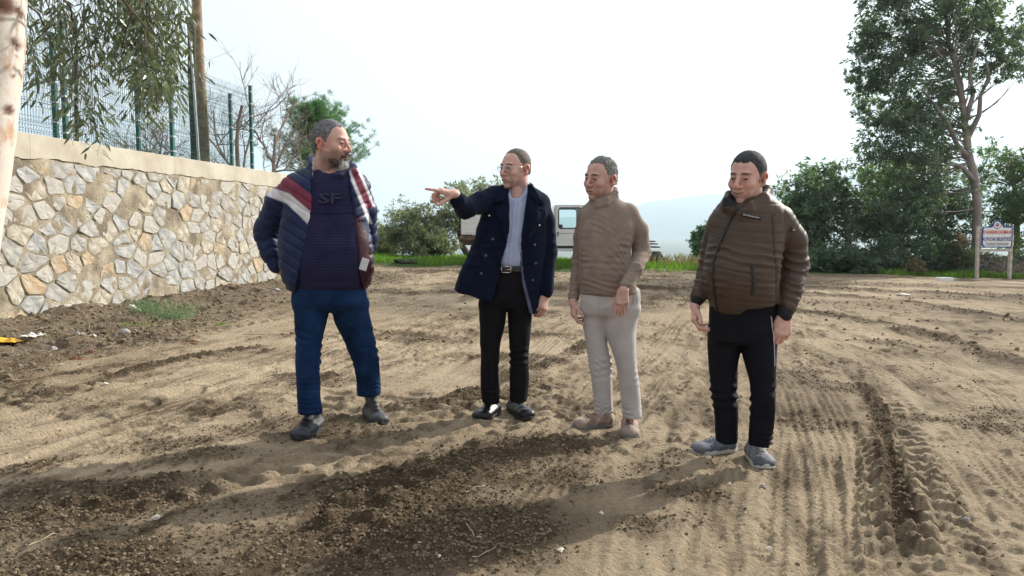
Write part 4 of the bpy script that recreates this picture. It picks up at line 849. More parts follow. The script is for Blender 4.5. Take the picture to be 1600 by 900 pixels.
tuft(268, 505, 70, .24, 200, 'feathery green weed growing largest at the foot of the wall', L_pine, 1, True)
tuft(232, 500, 44, .2, 120, 'feathery green weed just left of the largest one by the wall', L_pine, 2, True)
tuft(113, 497, 22, .14, 40, 'small bright grass tuft against the left part of the wall', L_grass, 3)
tuft(158, 489, 14, .11, 22, 'tiny grass tuft against the wall right of the small bright one', L_grass, 4)
tuft(392, 452, 30, .12, 40, 'green tuft beside the end of the wall near the bearded man', L_grass, 5)
tuft(210, 518, 60, .05, 60, 'low flat green weeds in front of the feathery plants', L_grass, 6)
tuft(25, 532, 40, .05, 40, 'low green weeds at the left edge behind the yellow wrapper', L_grass, 7)
tuft(345, 512, 30, .06, 30, 'low green weeds right of the feathery plants', L_grass, 8)
tuft(312, 455, 24, .07, 26, 'low grass tuft on the rubble below the wall', L_grass, 9)
# brush pile of cut branches
r = np.random.default_rng(8); g = P(1585, 435, 25.4); g[2] = gz(g[0], g[1]); mb = MB()
for i in range(150):
    a = r.random()*6.28; el = r.uniform(0, .9); L = r.uniform(.6, 1.8); c = np.array([r.normal()*.9, r.normal()*.4, abs(r.normal())*.28+.05]); d = np.array([math.cos(a)*math.cos(el), .5*math.sin(a), math.sin(el)])*L/2
    p_ = np.array([c-d, c+r.normal(size=3)*.06, c+d]); p_[:, 2] = np.maximum(p_[:, 2], .01); mb.tube(p_, [.014, .011, .005], 4, cap=False)
o = mb.build('brush_pile', M_twig, None, True); o.location = tuple(g); tag(o, 'heap of cut dry branches behind the right post of the notice board', 'brush pile')

# dry twigs and straw lying all over the verge
r = np.random.default_rng(77); n = 420; y = 5.5*(19/5.5)**r.random(n); x = wall_x(y)+.15+np.abs(r.normal(size=n))*1.1; mb = MB()
for i in range(n):
    a = r.random()*3.14; L = r.uniform(.06, .32); tt = np.linspace(-.5, .5, 4); xx = x[i]+np.cos(a)*L*tt; yy = y[i]+np.sin(a)*L*tt+.1*L*tt*tt*4*r.normal()
    zz = ground_z(xx, yy)+.008+.02*r.random(); mb.tube(np.stack([xx, yy, zz], 1), .0028, 3, cap=False)
o = mb.build('twig_litter', mat('litter_twig', (.36, .28, .19), rough=.9, var=.3, vscale=3), None, True); o['kind'] = 'stuff'; o['label'] = 'dry twigs and straw littering the verge below the wall'
# ================================================================ TRUCK, SIGN, STACK, LITTER
def rframe(p0, yaw): return np.array([[math.cos(yaw), -math.sin(yaw), 0], [math.sin(yaw), math.cos(yaw), 0], [0, 0, 1]])
M_wht = mat('white_vehicle_paint', (.74, .75, .76), rough=.35, var=.06, vscale=2, spec=.5, coat=.3)
M_rub = mat('black_rubber', (.03, .03, .03), rough=.8, var=.1); M_blk = mat('black_plastic', (.02, .02, .022), rough=.5, var=.1)
M_chas = mat('rusty_chassis', (.16, .10, .07), rough=.8, var=.3, vscale=5)
M_lamp = mat('headlight_glass', (.8, .8, .8), rough=.1, var=.02, spec=.8); M_red = mat('red_lens', (.5, .02, .02), rough=.3, var=.05)
mg = bpy.data.materials.new('window_glass'); mg.use_nodes = True; nt = mg.node_tree; b_ = nt.nodes['Principled BSDF']
tr_ = nt.nodes.new('ShaderNodeBsdfTransparent'); tr_.inputs[0].default_value = (.80, .88, .88, 1); gl_ = nt.nodes.new('ShaderNodeBsdfGlossy'); gl_.inputs['Roughness'].default_value = .03; fr_ = nt.nodes.new('ShaderNodeFresnel'); fr_.inputs[0].default_value = 1.45
ms_ = nt.nodes.new('ShaderNodeMixShader'); nt.links.new(fr_.outputs[0], ms_.inputs[0]); nt.links.new(tr_.outputs[0], ms_.inputs[1]); nt.links.new(gl_.outputs[0], ms_.inputs[2]); nt.links.new(ms_.outputs[0], nt.nodes['Material Output'].inputs[0])
M_glass = mg
# double cab dropside truck: x forward, y away, z up; origin under the tailgate on the near side
YTK = 25.6; tk0 = P(722, 415, YTK); tz = gz(tk0[0]+2, YTK+.8)
truck = thing('truck', 'white double cab dropside pickup truck parked on the grass behind the men', 'truck', (tk0[0], YTK, tz), rz=math.radians(0))
s_ = YTK/F
def tx(px): return (px-722)*s_
def side_panel(y, holes, outline, th, name, m, parent):
    # a flat side with window holes, made of a grid of boxes between the hole edges
    pass
body_z0, roof_z = .42, P(880, 320, YTK)[2]-tz
# bed: floor, sides with ribs, posts
mb = MB(); mb.box((0.0, 0, .98), (3.05, 1.85, 1.04)); mb.build('bed_floor', M_wht, truck)
for (nm, lo, hi) in (('side_board', (0, -.02, 1.0), (3.05, .02, 1.62)), ('side_board', (0, 1.83, 1.0), (3.05, 1.87, 1.62)), ('tailgate', (-.03, 0, 1.0), (.01, 1.85, 1.62)), ('headboard', (3.04, 0, 1.0), (3.09, 1.85, 1.85))):
    mb = MB(); mb.box(lo, hi); o = mb.build(nm, M_wht, truck, bevel=.008)
    if nm == 'side_board':
        yy = lo[1]-.012 if lo[1] < 0 else hi[1]
        for k in range(4): rb = MB(); rb.box((.04, yy, 1.06+k*.15), (3.0, yy+.012, 1.07+k*.15)); rb.build('rib', M_wht, o)
        for k in range(4): rb = MB(); rb.box((.0+k*.98, yy-.01, .98), (.06+k*.98, yy+.02, 1.64)); rb.build('stake', M_wht, o)
mb = MB(); mb.box((0, .35, .62), (5.4, .5, .84)); mb.box((0, 1.35, .62), (5.4, 1.5, .84)); mb.box((.02, .05, .80), (3.0, .1, .97)); mb.box((.1, .1, .86), (.2, 1.8, .96)); mb.build('chassis', M_chas, truck)
x_doorL, x_doorR = tx(866), tx(866)+1.0
# cab as a profile (x,z) extruded, window bays left open
cx0 = tx(866); prof = [(0, body_z0), (2.75, body_z0), (2.9, .62), (2.9, .95), (2.62, 1.12), (1.95, 1.34), (1.42, roof_z-.08), (1.25, roof_z), (.04, roof_z), (0, roof_z-.05)]
wins = [(.14, .90, roof_z-.78, roof_z-.10), (1.06, 1.72, roof_z-.78, roof_z-.12)]
def cab_side(y0, y1):
    mb = MB(); zc = roof_z-.78
    def pr(poly):
        n = len(poly); V = [(cx0+a, y0, b) for a, b in poly]+[(cx0+a, y1, b) for a, b in poly]; mb.add(V, [list(range(n)), list(range(2*n-1, n-1, -1))]+[[i, n+i, n+(i+1) % n, (i+1) % n][::-1] for i in range(n)])
    pr([(0, body_z0), (.45, body_z0), (2.1, body_z0), (2.75, body_z0+.02), (2.9, .62), (2.9, .95), (2.62, 1.12), (1.92, zc), (0, zc)])
    pr([(0, zc), (.14, zc), (.14, roof_z-.10), (0, roof_z-.10)]); pr([(.90, zc), (1.06, zc), (1.06, roof_z-.10), (.90, roof_z-.10)])
    pr([(0, roof_z-.10), (1.44, roof_z-.10), (1.30, roof_z), (.04, roof_z), (0, roof_z-.04)]); pr([(1.80, zc), (1.92, zc), (1.46, roof_z-.10), (1.36, roof_z-.10)])
    return mb.build('cab_side', M_wht, truck)
for (y0, y1) in ((0, .05), (1.80, 1.85)): cab_side(y0, y1)
mb = MB(); mb.box((cx0+.02, .05, roof_z-.05), (cx0+1.3, 1.80, roof_z)); mb.build('roof', M_wht, truck, bevel=.01)
mb = MB(); mb.box((cx0+.0, .05, body_z0), (cx0+.04, 1.80, roof_z-.78)); mb.box((cx0+.0, .05, roof_z-.12), (cx0+.04, 1.80, roof_z-.052)); mb.build('cab_back', M_wht, truck)
mb = MB(); mb.add([(cx0+1.9, .06, roof_z-.78), (cx0+1.9, 1.79, roof_z-.78), (cx0+1.40, 1.79, roof_z-.06), (cx0+1.40, .06, roof_z-.06)], [[0, 1, 2, 3]]); mb.build('windscreen', M_glass, truck)
mb = MB(); mb.add([(cx0+2.62, .05, 1.12), (cx0+2.62, 1.80, 1.12), (cx0+1.92, 1.80, roof_z-.78), (cx0+1.92, .05, roof_z-.78)], [[0, 1, 2, 3]]); mb.box((cx0+2.86, .05, .5), (cx0+2.89, 1.80, .96)); mb.add([(cx0+2.88, .05, .95), (cx0+2.88, 1.80, .95), (cx0+2.62, 1.80, 1.115), (cx0+2.62, .05, 1.115)], [[0, 1, 2, 3]]); mb.build('bonnet', M_wht, truck)
mb = MB(); mb.box((cx0+2.88, -.02, .42), (cx0+3.0, 1.87, .62)); mb.build('bumper', M_blk, truck, bevel=.02)
for y in (.18, 1.45): mb = MB(); mb.box((cx0+2.885, y, .72), (cx0+2.91, y+.24, .90)); mb.build('headlight', M_lamp, truck, bevel=.01)
def frame_rect(x0, x1, z0, z1, y, w, m, name, parent, rr=.07):
    import itertools
    def ring(x0, x1, z0, z1, r):
        P_ = []
        for (cx, cz, a0) in ((x1-r, z1-r, 0), (x0+r, z1-r, 90), (x0+r, z0+r, 180), (x1-r, z0+r, 270)):
            for k in range(5): a = math.radians(a0+k*22.5); P_.append((cx+r*math.cos(a), cz+r*math.sin(a)))
        return P_
    o_, i_ = ring(x0-w, x1+w, z0-w, z1+w, rr+w), ring(x0, x1, z0, z1, rr); n = len(o_); mb = MB()
    V = [(a, y-.012, b) for a, b in o_]+[(a, y-.012, b) for a, b in i_]+[(a, y+.03, b) for a, b in o_]+[(a, y+.03, b) for a, b in i_]
    Fs = []
    for i in range(n): j = (i+1) % n; Fs += [[i, j, n+j, n+i], [n+i, n+j, 3*n+j, 3*n+i], [2*n+i, i, j, 2*n+j][::-1], [3*n+i, 3*n+j, 2*n+j, 2*n+i]]
    mb.add(V, Fs); return mb.build(name, m, parent)
for ys in (-.004, 1.826):
    for k, (a, c, z0, z1) in enumerate(wins):
        if k == 1: c = 1.42
        gp = MB(); gp.add([(cx0+a-.02, ys+.02, z0-.02), (cx0+c+.02, ys+.02, z0-.02), (cx0+c+.02, ys+.02, z1+.02), (cx0+a-.02, ys+.02, z1+.02)], [[0, 1, 2, 3]]); g_ = gp.build('window', M_glass, truck)
        frame_rect(cx0+a+.02, cx0+c-.02, z0+.02, z1-.02, ys, .035, M_rub, 'seal', g_)
dr = MB(); dr.box((cx0+.05, -.008, body_z0+.04), (cx0+.97, 0.0, roof_z-.80)); dor = dr.build('door', M_wht, truck)
for x_ in (.045, .985): q = MB(); q.box((cx0+x_, -.010, body_z0+.03), (cx0+x_+.008, 0.001, roof_z-.06)); q.build('door_gap', M_rub, dor)
for z_ in (1.02, .72): q = MB(); q.box((cx0+.06, -.012, z_), (cx0+.96, -.006, z_+.012)); q.build('crease', M_rub if z_ > 1 else M_wht, dor)
q = MB(); q.box((cx0+.10, -.03, roof_z-1.03), (cx0+.135, -.006, roof_z-.90)); q.build('handle', M_blk, dor)
q = MB(); q.box((cx0+1.02, -.008, body_z0+.04), (cx0+1.95, 0.0, roof_z-.80)); d2_ = q.build('door', M_wht, truck); q = MB(); q.box((cx0+1.08, -.03, roof_z-1.03), (cx0+1.20, -.006, roof_z-.99)); q.build('handle', M_blk, d2_)
q = MB(); q.box((cx0+1.98, -.010, body_z0+.05), (cx0+1.99, 0.001, roof_z-.80)); q.build('door_gap', M_rub, d2_)
q = MB(); q.box((cx0+.02, -.012, body_z0+.10), (cx0+2.7, -.001, body_z0+.19)); q.build('trim_strip', M_rub, truck)
q = MB(); q.box((cx0+2.70, -.012, .74), (cx0+2.80, -.001, .82)); q.build('side_lamp', M_red, truck); q = MB(); q.box((cx0+1.80, -.22, roof_z-.80), (cx0+1.90, -.04, roof_z-.52)); q.build('mirror', M_blk, truck, bevel=.02)
for y in (.06, 1.62): q = MB(); q.box((-.05, y, .84), (-.02, y+.22, .96)); q.build('tail_lamp', M_red, truck)
for y in (.0, 1.62): q = MB(); q.box((.55, y, .25), (.58, y+.24, .95)); q.build('mudguard', M_rub, truck)
def wheel(x, y):
    w = MB(); w.tube([(x, y, .34), (x, y+.2, .34)], .34, 22); o = w.build('wheel', M_rub, truck); h = MB(); h.tube([(x, y-.012, .34), (x, y+.02, .34)], .19, 16); h.build('rim', M_wht, o)
for x in (1.0, cx0+2.1): wheel(x, -.01); wheel(x, 1.64)
mb = MB(); mb.box((cx0+.2, .3, .6), (cx0+.8, 1.55, 1.0)); mb.box((cx0+.15, .3, 1.0), (cx0+.3, 1.55, 1.32)); mb.build('seat', M_blk, truck, bevel=.04)
# ---------------------------------------------------------------- notice board
YS = 24.2; sb = P(1555, 445, YS); sb[2] = gz(sb[0], YS); sg = thing('notice_board', 'white municipal notice board with blue rim on two wooden posts', 'sign', tuple(sb)); ss = YS/F
M_sw = mat('sign_white', (.82, .84, .87), rough=.5, var=.04); M_sb = mat('sign_blue', (.03, .07, .30), rough=.5, var=.08); M_sr = mat('sign_red', (.62, .06, .05), rough=.5, var=.08); M_st2 = mat('sign_post', (.55, .5, .44), rough=.8, var=.2, vscale=8, bump=.3); M_gy = mat('sign_grey', (.3, .32, .36), rough=.5, var=.05)
def S(px, py): q = P(px, py, YS)-sb; return q[0], q[2]
for (pa, pb) in (((1531, 354), (1528, 446)), ((1583, 358), (1579, 448))):
    a, b2 = S(*pa), S(*pb); mb = MB(); n = 5; w = .042
    V = []
    for (x, z) in ((b2[0], min(b2[1], 0)-.05), a): V += [(x-w, .03, z), (x+w, .03, z), (x+w, .13, z), (x-w, .13, z)]
    mb.add(V, [[0, 1, 5, 4], [1, 2, 6, 5], [2, 3, 7, 6], [3, 0, 4, 7], [4, 5, 6, 7], [3, 2, 1, 0]]); mb.build('post', M_st2, sg, bevel=.006)
mb = MB(); a = S(1532, 391)[1]; mb.box((S(1532, 391)[0], .012, a-.04), (S(1580, 391)[0], .028, a+.04)); mb.build('cross_rail', M_st2, sg)
def plate(pts, y, th, m, name, parent):
    n = len(pts); mb = MB(); V = [(x, y, z) for x, z in pts]+[(x, y+th, z) for x, z in pts]; mb.add(V, [list(range(n)), list(range(2*n-1, n-1, -1))]+[[i, n+i, n+(i+1) % n, (i+1) % n] for i in range(n)]); return mb.build(name, m, parent)
def bshape(g):
    x0, z0 = S(1533, 387); x1, z1 = S(1582, 354); x0 += g; x1 -= g; z0 += g; z1 -= g; cx = S(1557.5, 370)[0]; P_ = [(x0+.08, z0), (x1-.03, z0), (x1, z0+.03), (x1, z1-.03), (x1-.03, z1)]
    rr = .19-g; zc = z1+.0
    P_ += [(cx+rr*1.3, z1)]+[(cx+rr*math.cos(t), zc+rr*.95*math.sin(t)) for t in np.linspace(.15, math.pi-.15, 14)]+[(cx-rr*1.3, z1), (x0+.04, z1), (x0, z1-.05), (x0, z0+.1), (x0+.03, z0+.04)]; return P_
bd = plate(bshape(0), -.02, .03, M_sb, 'board', sg); plate(bshape(.035), -.024, .006, M_sw, 'panel', bd)
cx, z1 = S(1557.5, 354)
def disc(cx, cz, r, y, m, name, parent, n=24): plate([(cx+r*math.cos(t), cz+r*math.sin(t)) for t in np.linspace(0, 2*math.pi, n, endpoint=False)], y, .003, m, name, parent)
disc(cx, z1+.05, .125, -.028, M_sb, 'emblem_ring', bd); disc(cx, z1+.05, .105, -.031, M_sw, 'emblem_field', bd); disc(cx, z1+.055, .06, -.034, M_gy, 'emblem_centre', bd); disc(cx, z1+.03, .035, -.037, M_sr, 'emblem_shield', bd)
def text(s, cx, cz, h, w, m, parent, y=-.030, name='lettering', rot=0, ex=.001, bold=0.0):
    cu = bpy.data.curves.new(name, 'FONT'); cu.body = s; cu.size = 1; cu.extrude = .002; cu.align_x = 'CENTER'; cu.align_y = 'CENTER'; cu.offset = bold; cu.resolution_u = 2
    tmp = bpy.data.objects.new('tmp_t', cu); C.objects.link(tmp); dg = bpy.context.evaluated_depsgraph_get(); me = bpy.data.meshes.new_from_object(tmp.evaluated_get(dg)); bpy.data.objects.remove(tmp); bpy.data.curves.remove(cu)
    V = np.array([v.co[:] for v in me.vertices]); lo, hi = V.min(0), V.max(0); sx = w/(hi[0]-lo[0]); sz = h/(hi[1]-lo[1]); 
    for v in me.vertices: v.co = ((v.co.x-(lo[0]+hi[0])/2)*sx, -v.co.z*ex/.002, (v.co.y-(lo[1]+hi[1])/2)*sz)
    me.name = name; o = link(name, me, m, parent, loc=(cx, y, cz)); o.rotation_euler = (0, rot, 0); return o
text('BU ALANDAKI ÇALIŞMALAR', S(1557, 370)[0], S(1557, 363)[1], .14, .90, M_sr, bd, bold=.02)
text('KUYUCAK BELEDİYESİ', S(1557, 370)[0], S(1557, 372.5)[1], .15, .88, M_sb, bd, bold=.02)
text('Tarafından Yapılmaktadır', S(1558, 370)[0], S(1557, 381.5)[1], .13, .72, M_gy, bd, bold=.01)
g = G(1559, 449); mb = MB(); mb.box((-.22, -.1, -.02), (.22, .12, .11)); o = mb.build('kerb_block', M_sw, None, bevel=.015); o.location = (g[0], 22.6, gz(g[0], 22.6)); tag(o, 'white concrete block lying at the far edge below the notice board', 'block')
g = G(1410, 462); o = link('stone', rock_mesh('stone', 55, 2, .5, .4), M_peb[0], loc=(g[0], g[1], gz(*g[:2])+.02)); o.scale = (.14, .1, .08); tag(o, 'pale flat stone far back on the dirt left of the notice board', 'stone')
# ---------------------------------------------------------------- stack of dark slats right of the sweater
YK = 27.5; k0 = P(1022, 412, YK); k0[2] = gz(k0[0], YK); st = thing('slat_stack', 'stack of dark slats on a low metal trestle beyond the man in the beige sweater', 'stack', tuple(k0)); M_sl = mat('dark_slat', (.035, .035, .04), rough=.7, var=.2)
for i, (a, b2, py) in enumerate([(1006, 1021, 377), (1008, 1025, 381), (1008, 1029, 386), (1006, 1031, 394), (1006, 1033, 397), (1005, 1035, 400), (1004, 1038, 403), (1004, 1039, 405.5)]):
    A = P(a-14, py, YK)-k0; Bq = P(b2, py, YK)-k0; mb = MB(); mb.box((A[0], -.4+.05*i, A[2]-.02), (Bq[0], .5, A[2]+.022)); mb.build('slat', M_sl, st)
for px in (1010, 1024):
    A = P(px, 407, YK)-k0
    for dx in (-.12, .12): mb = MB(); mb.tube([(A[0], 0, A[2]), (A[0]+dx, 0, -.02)], .018, 6); mb.build('leg', M_sl, st)
# ---------------------------------------------------------------- litter by the wall
M_yel = mat('yellow_plastic', (.85, .45, .03), rough=.35, var=.1, spec=.5); M_wp = mat('white_plastic', (.8, .78, .75), rough=.4, var=.1)
def crumple(name, label, px, py, w, d, h, m, seed, cat='litter'):
    g = G(px, py, .06); r = np.random.default_rng(seed); n = 14; U, Vq = np.meshgrid(np.linspace(-1, 1, n), np.linspace(-1, 1, n), indexing='ij'); z = h*(.5+.5*fbm(U*2+seed, Vq*2, o=3))*(1-.6*U*U)*(1-.6*Vq*Vq)+.01
    x = U*w/2*(1+.2*noise3(U*2, Vq*2+seed)); y = Vq*d/2*(1+.25*noise3(U*2+5, Vq*2)); I = np.arange(n*n).reshape(n, n); V = np.stack([x.ravel(), y.ravel(), z.ravel()], 1); Qs = np.stack([I[:-1, :-1], I[1:, :-1], I[1:, 1:], I[:-1, 1:]], -1).reshape(-1, 4)
    o = link(name, mesh_np(name, V, Qs, False), m, loc=(g[0], g[1], gz(g[0], g[1]))); s = o.modifiers.new('thick', 'SOLIDIFY'); s.thickness = .003; tag(o, label, cat); return o
crumple('plastic_wrapper', 'yellow torn plastic wrapper on the verge at the left edge', 12, 547, .30, .16, .06, M_yel, 2); crumple('plastic_wrapper', 'white crumpled plastic scrap right of the yellow wrapper', 48, 546, .14, .12, .05, M_wp, 5)
crumple('plastic_wrapper', 'white torn scrap nearest the bluish stone on the verge', 64, 543, .08, .06, .03, M_wp, 6)
M_lf = mat('fallen_bark', (.22, .10, .05), rough=.8, var=.3, vscale=20)
for px, py, w, s, lab in ((118, 565, .16, 1, 'curled brown bark strip in front of the grey cobbles'), (98, 512, .22, 2, 'long brown bark strip against the foot of the wall'), (298, 537, .18, 3, 'reddish bark piece on the smooth mud left of the bearded man'), (140, 557, .1, 4, 'small brown bark flake right of the curled strip')): crumple('bark_strip', lab, px, py, w, w*.3, .04, M_lf, s+10, 'bark')
M_str = mat('dry_straw', (.55, .47, .33), rough=.8, var=.2)
r = np.random.default_rng(12)
for px, py, L, lab in ((70, 575, .30, 'thin pale straw crossing the rough soil left of the bark strips'), (255, 498, .26, 'curved pale stick lying over the feathery weeds'), (185, 505, .26, 'pale stick left of the feathery weeds'), (38, 690, .22, 'curled pale straw at the left edge on smooth mud'), (64, 855, .12, 'short straw in the dark soil at bottom left'),
         (742, 772, .14, 'thin twig on the fine tyre track in the middle'), (740, 856, .12, 'pale twig on crumbly soil near the bottom middle'), (755, 882, .1, 'short pale twig by the bottom edge'), (545, 620, .1, 'short straw between the boots'), (1190, 790, .06, 'tiny straw in front of the right shoe'), (350, 590, .16, 'thin straw left of the blue jeans')):
    g = G(px, py); a = r.uniform(0, 3.1); tt = np.linspace(-.5, .5, 7); xx = g[0]+np.cos(a)*L*tt+.04*L*np.sin(tt*9); yy = g[1]+np.sin(a)*L*tt+.2*L*tt**2; zz = ground_z(xx, yy)+.008; q = np.stack([xx, yy, zz], 1)-[g[0], g[1], 0]
    mb = MB(); mb.tube(q, np.linspace(.0022, .0012, 7), 5); o = mb.build('straw', M_str, None, True); o.location = (g[0], g[1], 0); tag(o, lab, 'straw')
# dark clump and soil heap on the far strip
g = P(637, 409, 25.0); g[2] = gz(g[0], g[1]); o = link('soil_clod', rock_mesh('soil_clod', 77, 3, .4, .5), M_clod2 if 'M_clod2' in globals() else mat('black_soil', (.05, .045, .04), rough=1, var=.3, vscale=8, bump=.5), loc=(g[0], g[1], g[2]+.05)); o.scale = (.42, .25, .3); tag(o, 'dark clod lying on the green strip left of the truck', 'clod')
# ================================================================ PEOPLE
def skin_mat():
    m = mat('skin', (.4, .22, .15), rough=.6, var=.07, vscale=45, bump=.12, bscale=220, spec=.3, vcol=True, bdist=.002); b = m.node_tree.nodes['Principled BSDF']
    b.inputs['Subsurface Weight'].default_value = .12; b.inputs['Subsurface Radius'].default_value = (.012, .005, .003); b.inputs['Subsurface Scale'].default_value = 1.0; return m
M_skin = skin_mat()
M_hair = mat('hair', (.1, .1, .1), rough=.8, var=.35, vscale=220, bump=.25, bscale=320, spec=.3, vcol=True, bdist=.003)
M_eye = mat('eye', (.5, .45, .42), rough=.15, var=.02, vcol=True, spec=.6)
def project(V):
    d = V-np.array([0, 0, CAM_H]); f = d[:, 1]*CP-d[:, 2]*SP; u = d[:, 1]*SP+d[:, 2]*CP
    return 800+F*d[:, 0]/f, 450-F*u/f
class Person:
    def __init__(s, label, Y0, foot):
        s.Y0 = Y0; s.o = np.array(foot, float); s.root = thing('person', label, 'person', tuple(s.o)); s.bV = []; s.bQ = []; s.bC = []; s.n = 0; s.surf = {}
    def p(s, px, py, dy=0.0): return P(px, py, s.Y0+dy)
    def keys(s, rows):
        out = []
        for py, L, R, b, dy in rows:
            a, c = P(L, py, s.Y0+dy), P(R, py, s.Y0+dy); out.append((a[2], (a[0]+c[0])/2, s.Y0+dy, max((c[0]-a[0])/2, .005), b))
        return out
    def addbody(s, V, Q, col): s.bV.append(V-s.o); s.bQ.append(Q+s.n); s.bC.append(col); s.n += len(V)
    def finish(s): 
        o = link('body', mesh_np('body', np.concatenate(s.bV), np.concatenate(s.bQ), True, np.concatenate(s.bC)), M_skin, s.root); return o
    def part(s, name, V, Q, m, col=None, parent=None, mi=None): return link(name, mesh_np(name, V-s.o, Q, True, col, mi), m, parent or s.root)
    def garment(s, name, Fd, m, disp=None, colf=None, sm=2, parent=None):
        V, Q = keep_main(*Fd.mesh()); V = smoothv(V, Q, sm); N = vnormals(V, Q)
        if disp is not None: V = V+N*disp(V, N)[:, None]
        c = None if colf is None else colf(V, N); o = s.part(name, V, Q, m, c, parent); s.surf[name] = (V, N); return o
    def front(s, name, x, z):
        V, N = s.surf[name]; k = N[:, 1] < .1; W = V[k]; d = (W[:, 0]-x)**2+(W[:, 2]-z)**2; i = np.argsort(d)[:6]; return float(W[i, 1].min())
def rot_to(V, R, c, sc_): return (V*sc_)@R.T+c
def head(pr, c, sc_, yaw, pitch, roll, skin, hair, style):
    R = rotm(yaw, pitch, roll); st = dict(brow=(.05, .04, .035), lip=(.36, .13, .10), stubble=0.0, cheek=1.0, jaw=1.0, nose=1.0); st.update(style)
    f = Field((-.115, -.15, -.20), (.115, .13, .15), .0034)
    f.ell((0, .009, .034), (.074, .090, .084), 0)
    f.ell((0, -.028, .004), (.059*st['cheek'], .062, .088), .03)
    f.ell((0, -.036, -.064), (.046*st['jaw'], .052, .044), .03)
    f.ell((0, -.077, -.101), (.020*st['jaw'], .018, .017), .018)
    for sx in (-1, 1):
        f.ell((sx*.044*st['cheek'], -.063, -.022), (.022, .020, .022), .022); f.ell((sx*.048*st['jaw'], -.004, -.060), (.015, .028, .028), .025)
        f.ell((sx*.030*st['jaw'], -.064, -.058), (.020, .018, .022), .02)
    f.cone((-.036, -.080, .024), (.036, -.080, .024), .0125, .0125, .014)
    for sx in (-1, 1): f.ell((sx*.031, -.098, .005), (.0205, .0185, .0150), .011, sub=True)
    ns = st['nose']
    f.cone((0, -.088, .018), (0, -.110*ns**.3-.001, -.022), .0075, .0105, .012); f.ell((0, -.110*ns**.3, -.031), (.0118*ns, .0125, .0105), .006)
    for sx in (-1, 1): f.ell((sx*.0135*ns, -.099, -.034), (.0088, .011, .0085), .006)
    for sx in (-1, 1): f.ell((sx*.008, -.106, -.0425), (.004, .006, .003), .003, sub=True)
    f.ell((0, -.084, -.062), (.030, .016, .022), .014)
    f.chain([(-.024, -.088, -.066), (-.008, -.0985, -.0585), (0, -.099, -.060), (.008, -.0985, -.0585), (.024, -.088, -.066)], [.004, .0062, .0056, .0062, .004], .004)
    f.chain([(-.022, -.088, -.068), (0, -.0965, -.0725), (.022, -.088, -.068)], [.004, .0075, .004], .004)
    f.chain([(-.027, -.094, -.0665), (0, -.106, -.0655), (.027, -.094, -.0665)], [.0015, .0018, .0015], .002, sub=True)
    sm_ = st.get('smile', 0.0)
    for sx in (-1, 1):
        f.cone((sx*.021, -.100, -.036), (sx*.038, -.082, -.064), .0022, .0022, .006, sub=True)
        f.ell((sx*.041, -.074, -.026), (.016, .012, .012), .014)
        f.cone((sx*.022, -.093, -.014), (sx*.046, -.078, -.010), .002, .001, .004, sub=True)
    for zz in (.052, .064): f.cone((-.03, -.0925+.0*zz, zz), (.03, -.0925, zz), .0012, .0012, .003, sub=True)
    for sx in (-1, 1):   # lids
        f.chain([(sx*.016, -.0825, .002), (sx*.026, -.0902, .0095), (sx*.038, -.0878, .0088), (sx*.047, -.077, .001)], [.0032, .0048, .0048, .0032], .004)
        f.chain([(sx*.018, -.082, .000), (sx*.030, -.0878, -.0062), (sx*.045, -.078, -.003)], [.0030, .0036, .0030], .004)
        Re = rotm(sx*.45, 0, 0)
        f.ell((sx*.077, .019, -.004), (.0075, .0195, .033), .006, R=Re); f.ell((sx*.083, .024, .010), (.0095, .018, .019), .006, R=Re); f.ell((sx*.086, .015, .004), (.006, .009, .015), .004, R=Re, sub=True)
        f.ell((sx*.074, .013, -.028), (.006, .009, .010), .006)
    f.chain([(0, .022, -.05), (0, .034, -.12), (0, .045, -.195)], [.056, .056, .062], .03)
    V, Q = f.mesh(); V = smoothv(V, Q, 1, .4)
    ax_ = np.abs(V[:, 0]); V[:, 2] += sm_*.0075*np.exp(-((ax_-.026)/.012)**2-((V[:, 2]+.066)/.012)**2)*(V[:, 1] < -.06); V[:, 1] -= sm_*.003*np.exp(-((ax_-.042)/.014)**2-((V[:, 2]+.035)/.016)**2)*(V[:, 1] < -.04)
    x, y, z = V.T; V0 = V.copy()
    col = np.tile(np.array(skin), (len(V), 1)); fr = y < -.02
    def mixc(w, c_): nonlocal col; col = col*(1-w[:, None])+np.array(c_)*w[:, None]
    red = np.exp(-(((np.abs(x)-.040)/.022)**2+((z+.028)/.022)**2))*fr*.35+np.exp(-((x/.018)**2+((z+.03)/.016)**2))*(y < -.09)*.3; mixc(np.clip(red*.55, 0, 1), (skin[0]*1.08, skin[1]*.72, skin[2]*.68))
    mixc(.5*sstep(.070, .080, np.abs(x))*(y > -.01), (skin[0]*1.15, skin[1]*.58, skin[2]*.52))  # ears tinted red: light glowing through them is painted into the skin
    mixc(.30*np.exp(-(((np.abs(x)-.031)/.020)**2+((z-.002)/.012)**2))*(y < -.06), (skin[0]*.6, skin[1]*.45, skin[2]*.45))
    bw = np.exp(-(((z-.0235-.005*np.cos((np.abs(x)-.03)*60)+.0012*noise3(x*300, z*200))/.0046)**2))*sstep(.009, .014, np.abs(x))*sstep(.056, .044, np.abs(x))*(y < -.05); mixc(np.clip(bw*1.1, 0, .95), st['brow'])
    lp = np.exp(-(((z+.0655)/.0085)**2+(x/.024)**4))*(y < -.082); mixc(np.clip(lp*.75, 0, 1), st['lip'])
    mo = np.exp(-(((z+.0658-sm_*.0075*np.exp(-((np.abs(x)-.026)/.012)**2))/.0020)**2))*(np.abs(x) < .026)*(y < -.08); mixc(mo*.8, (.07, .025, .02))
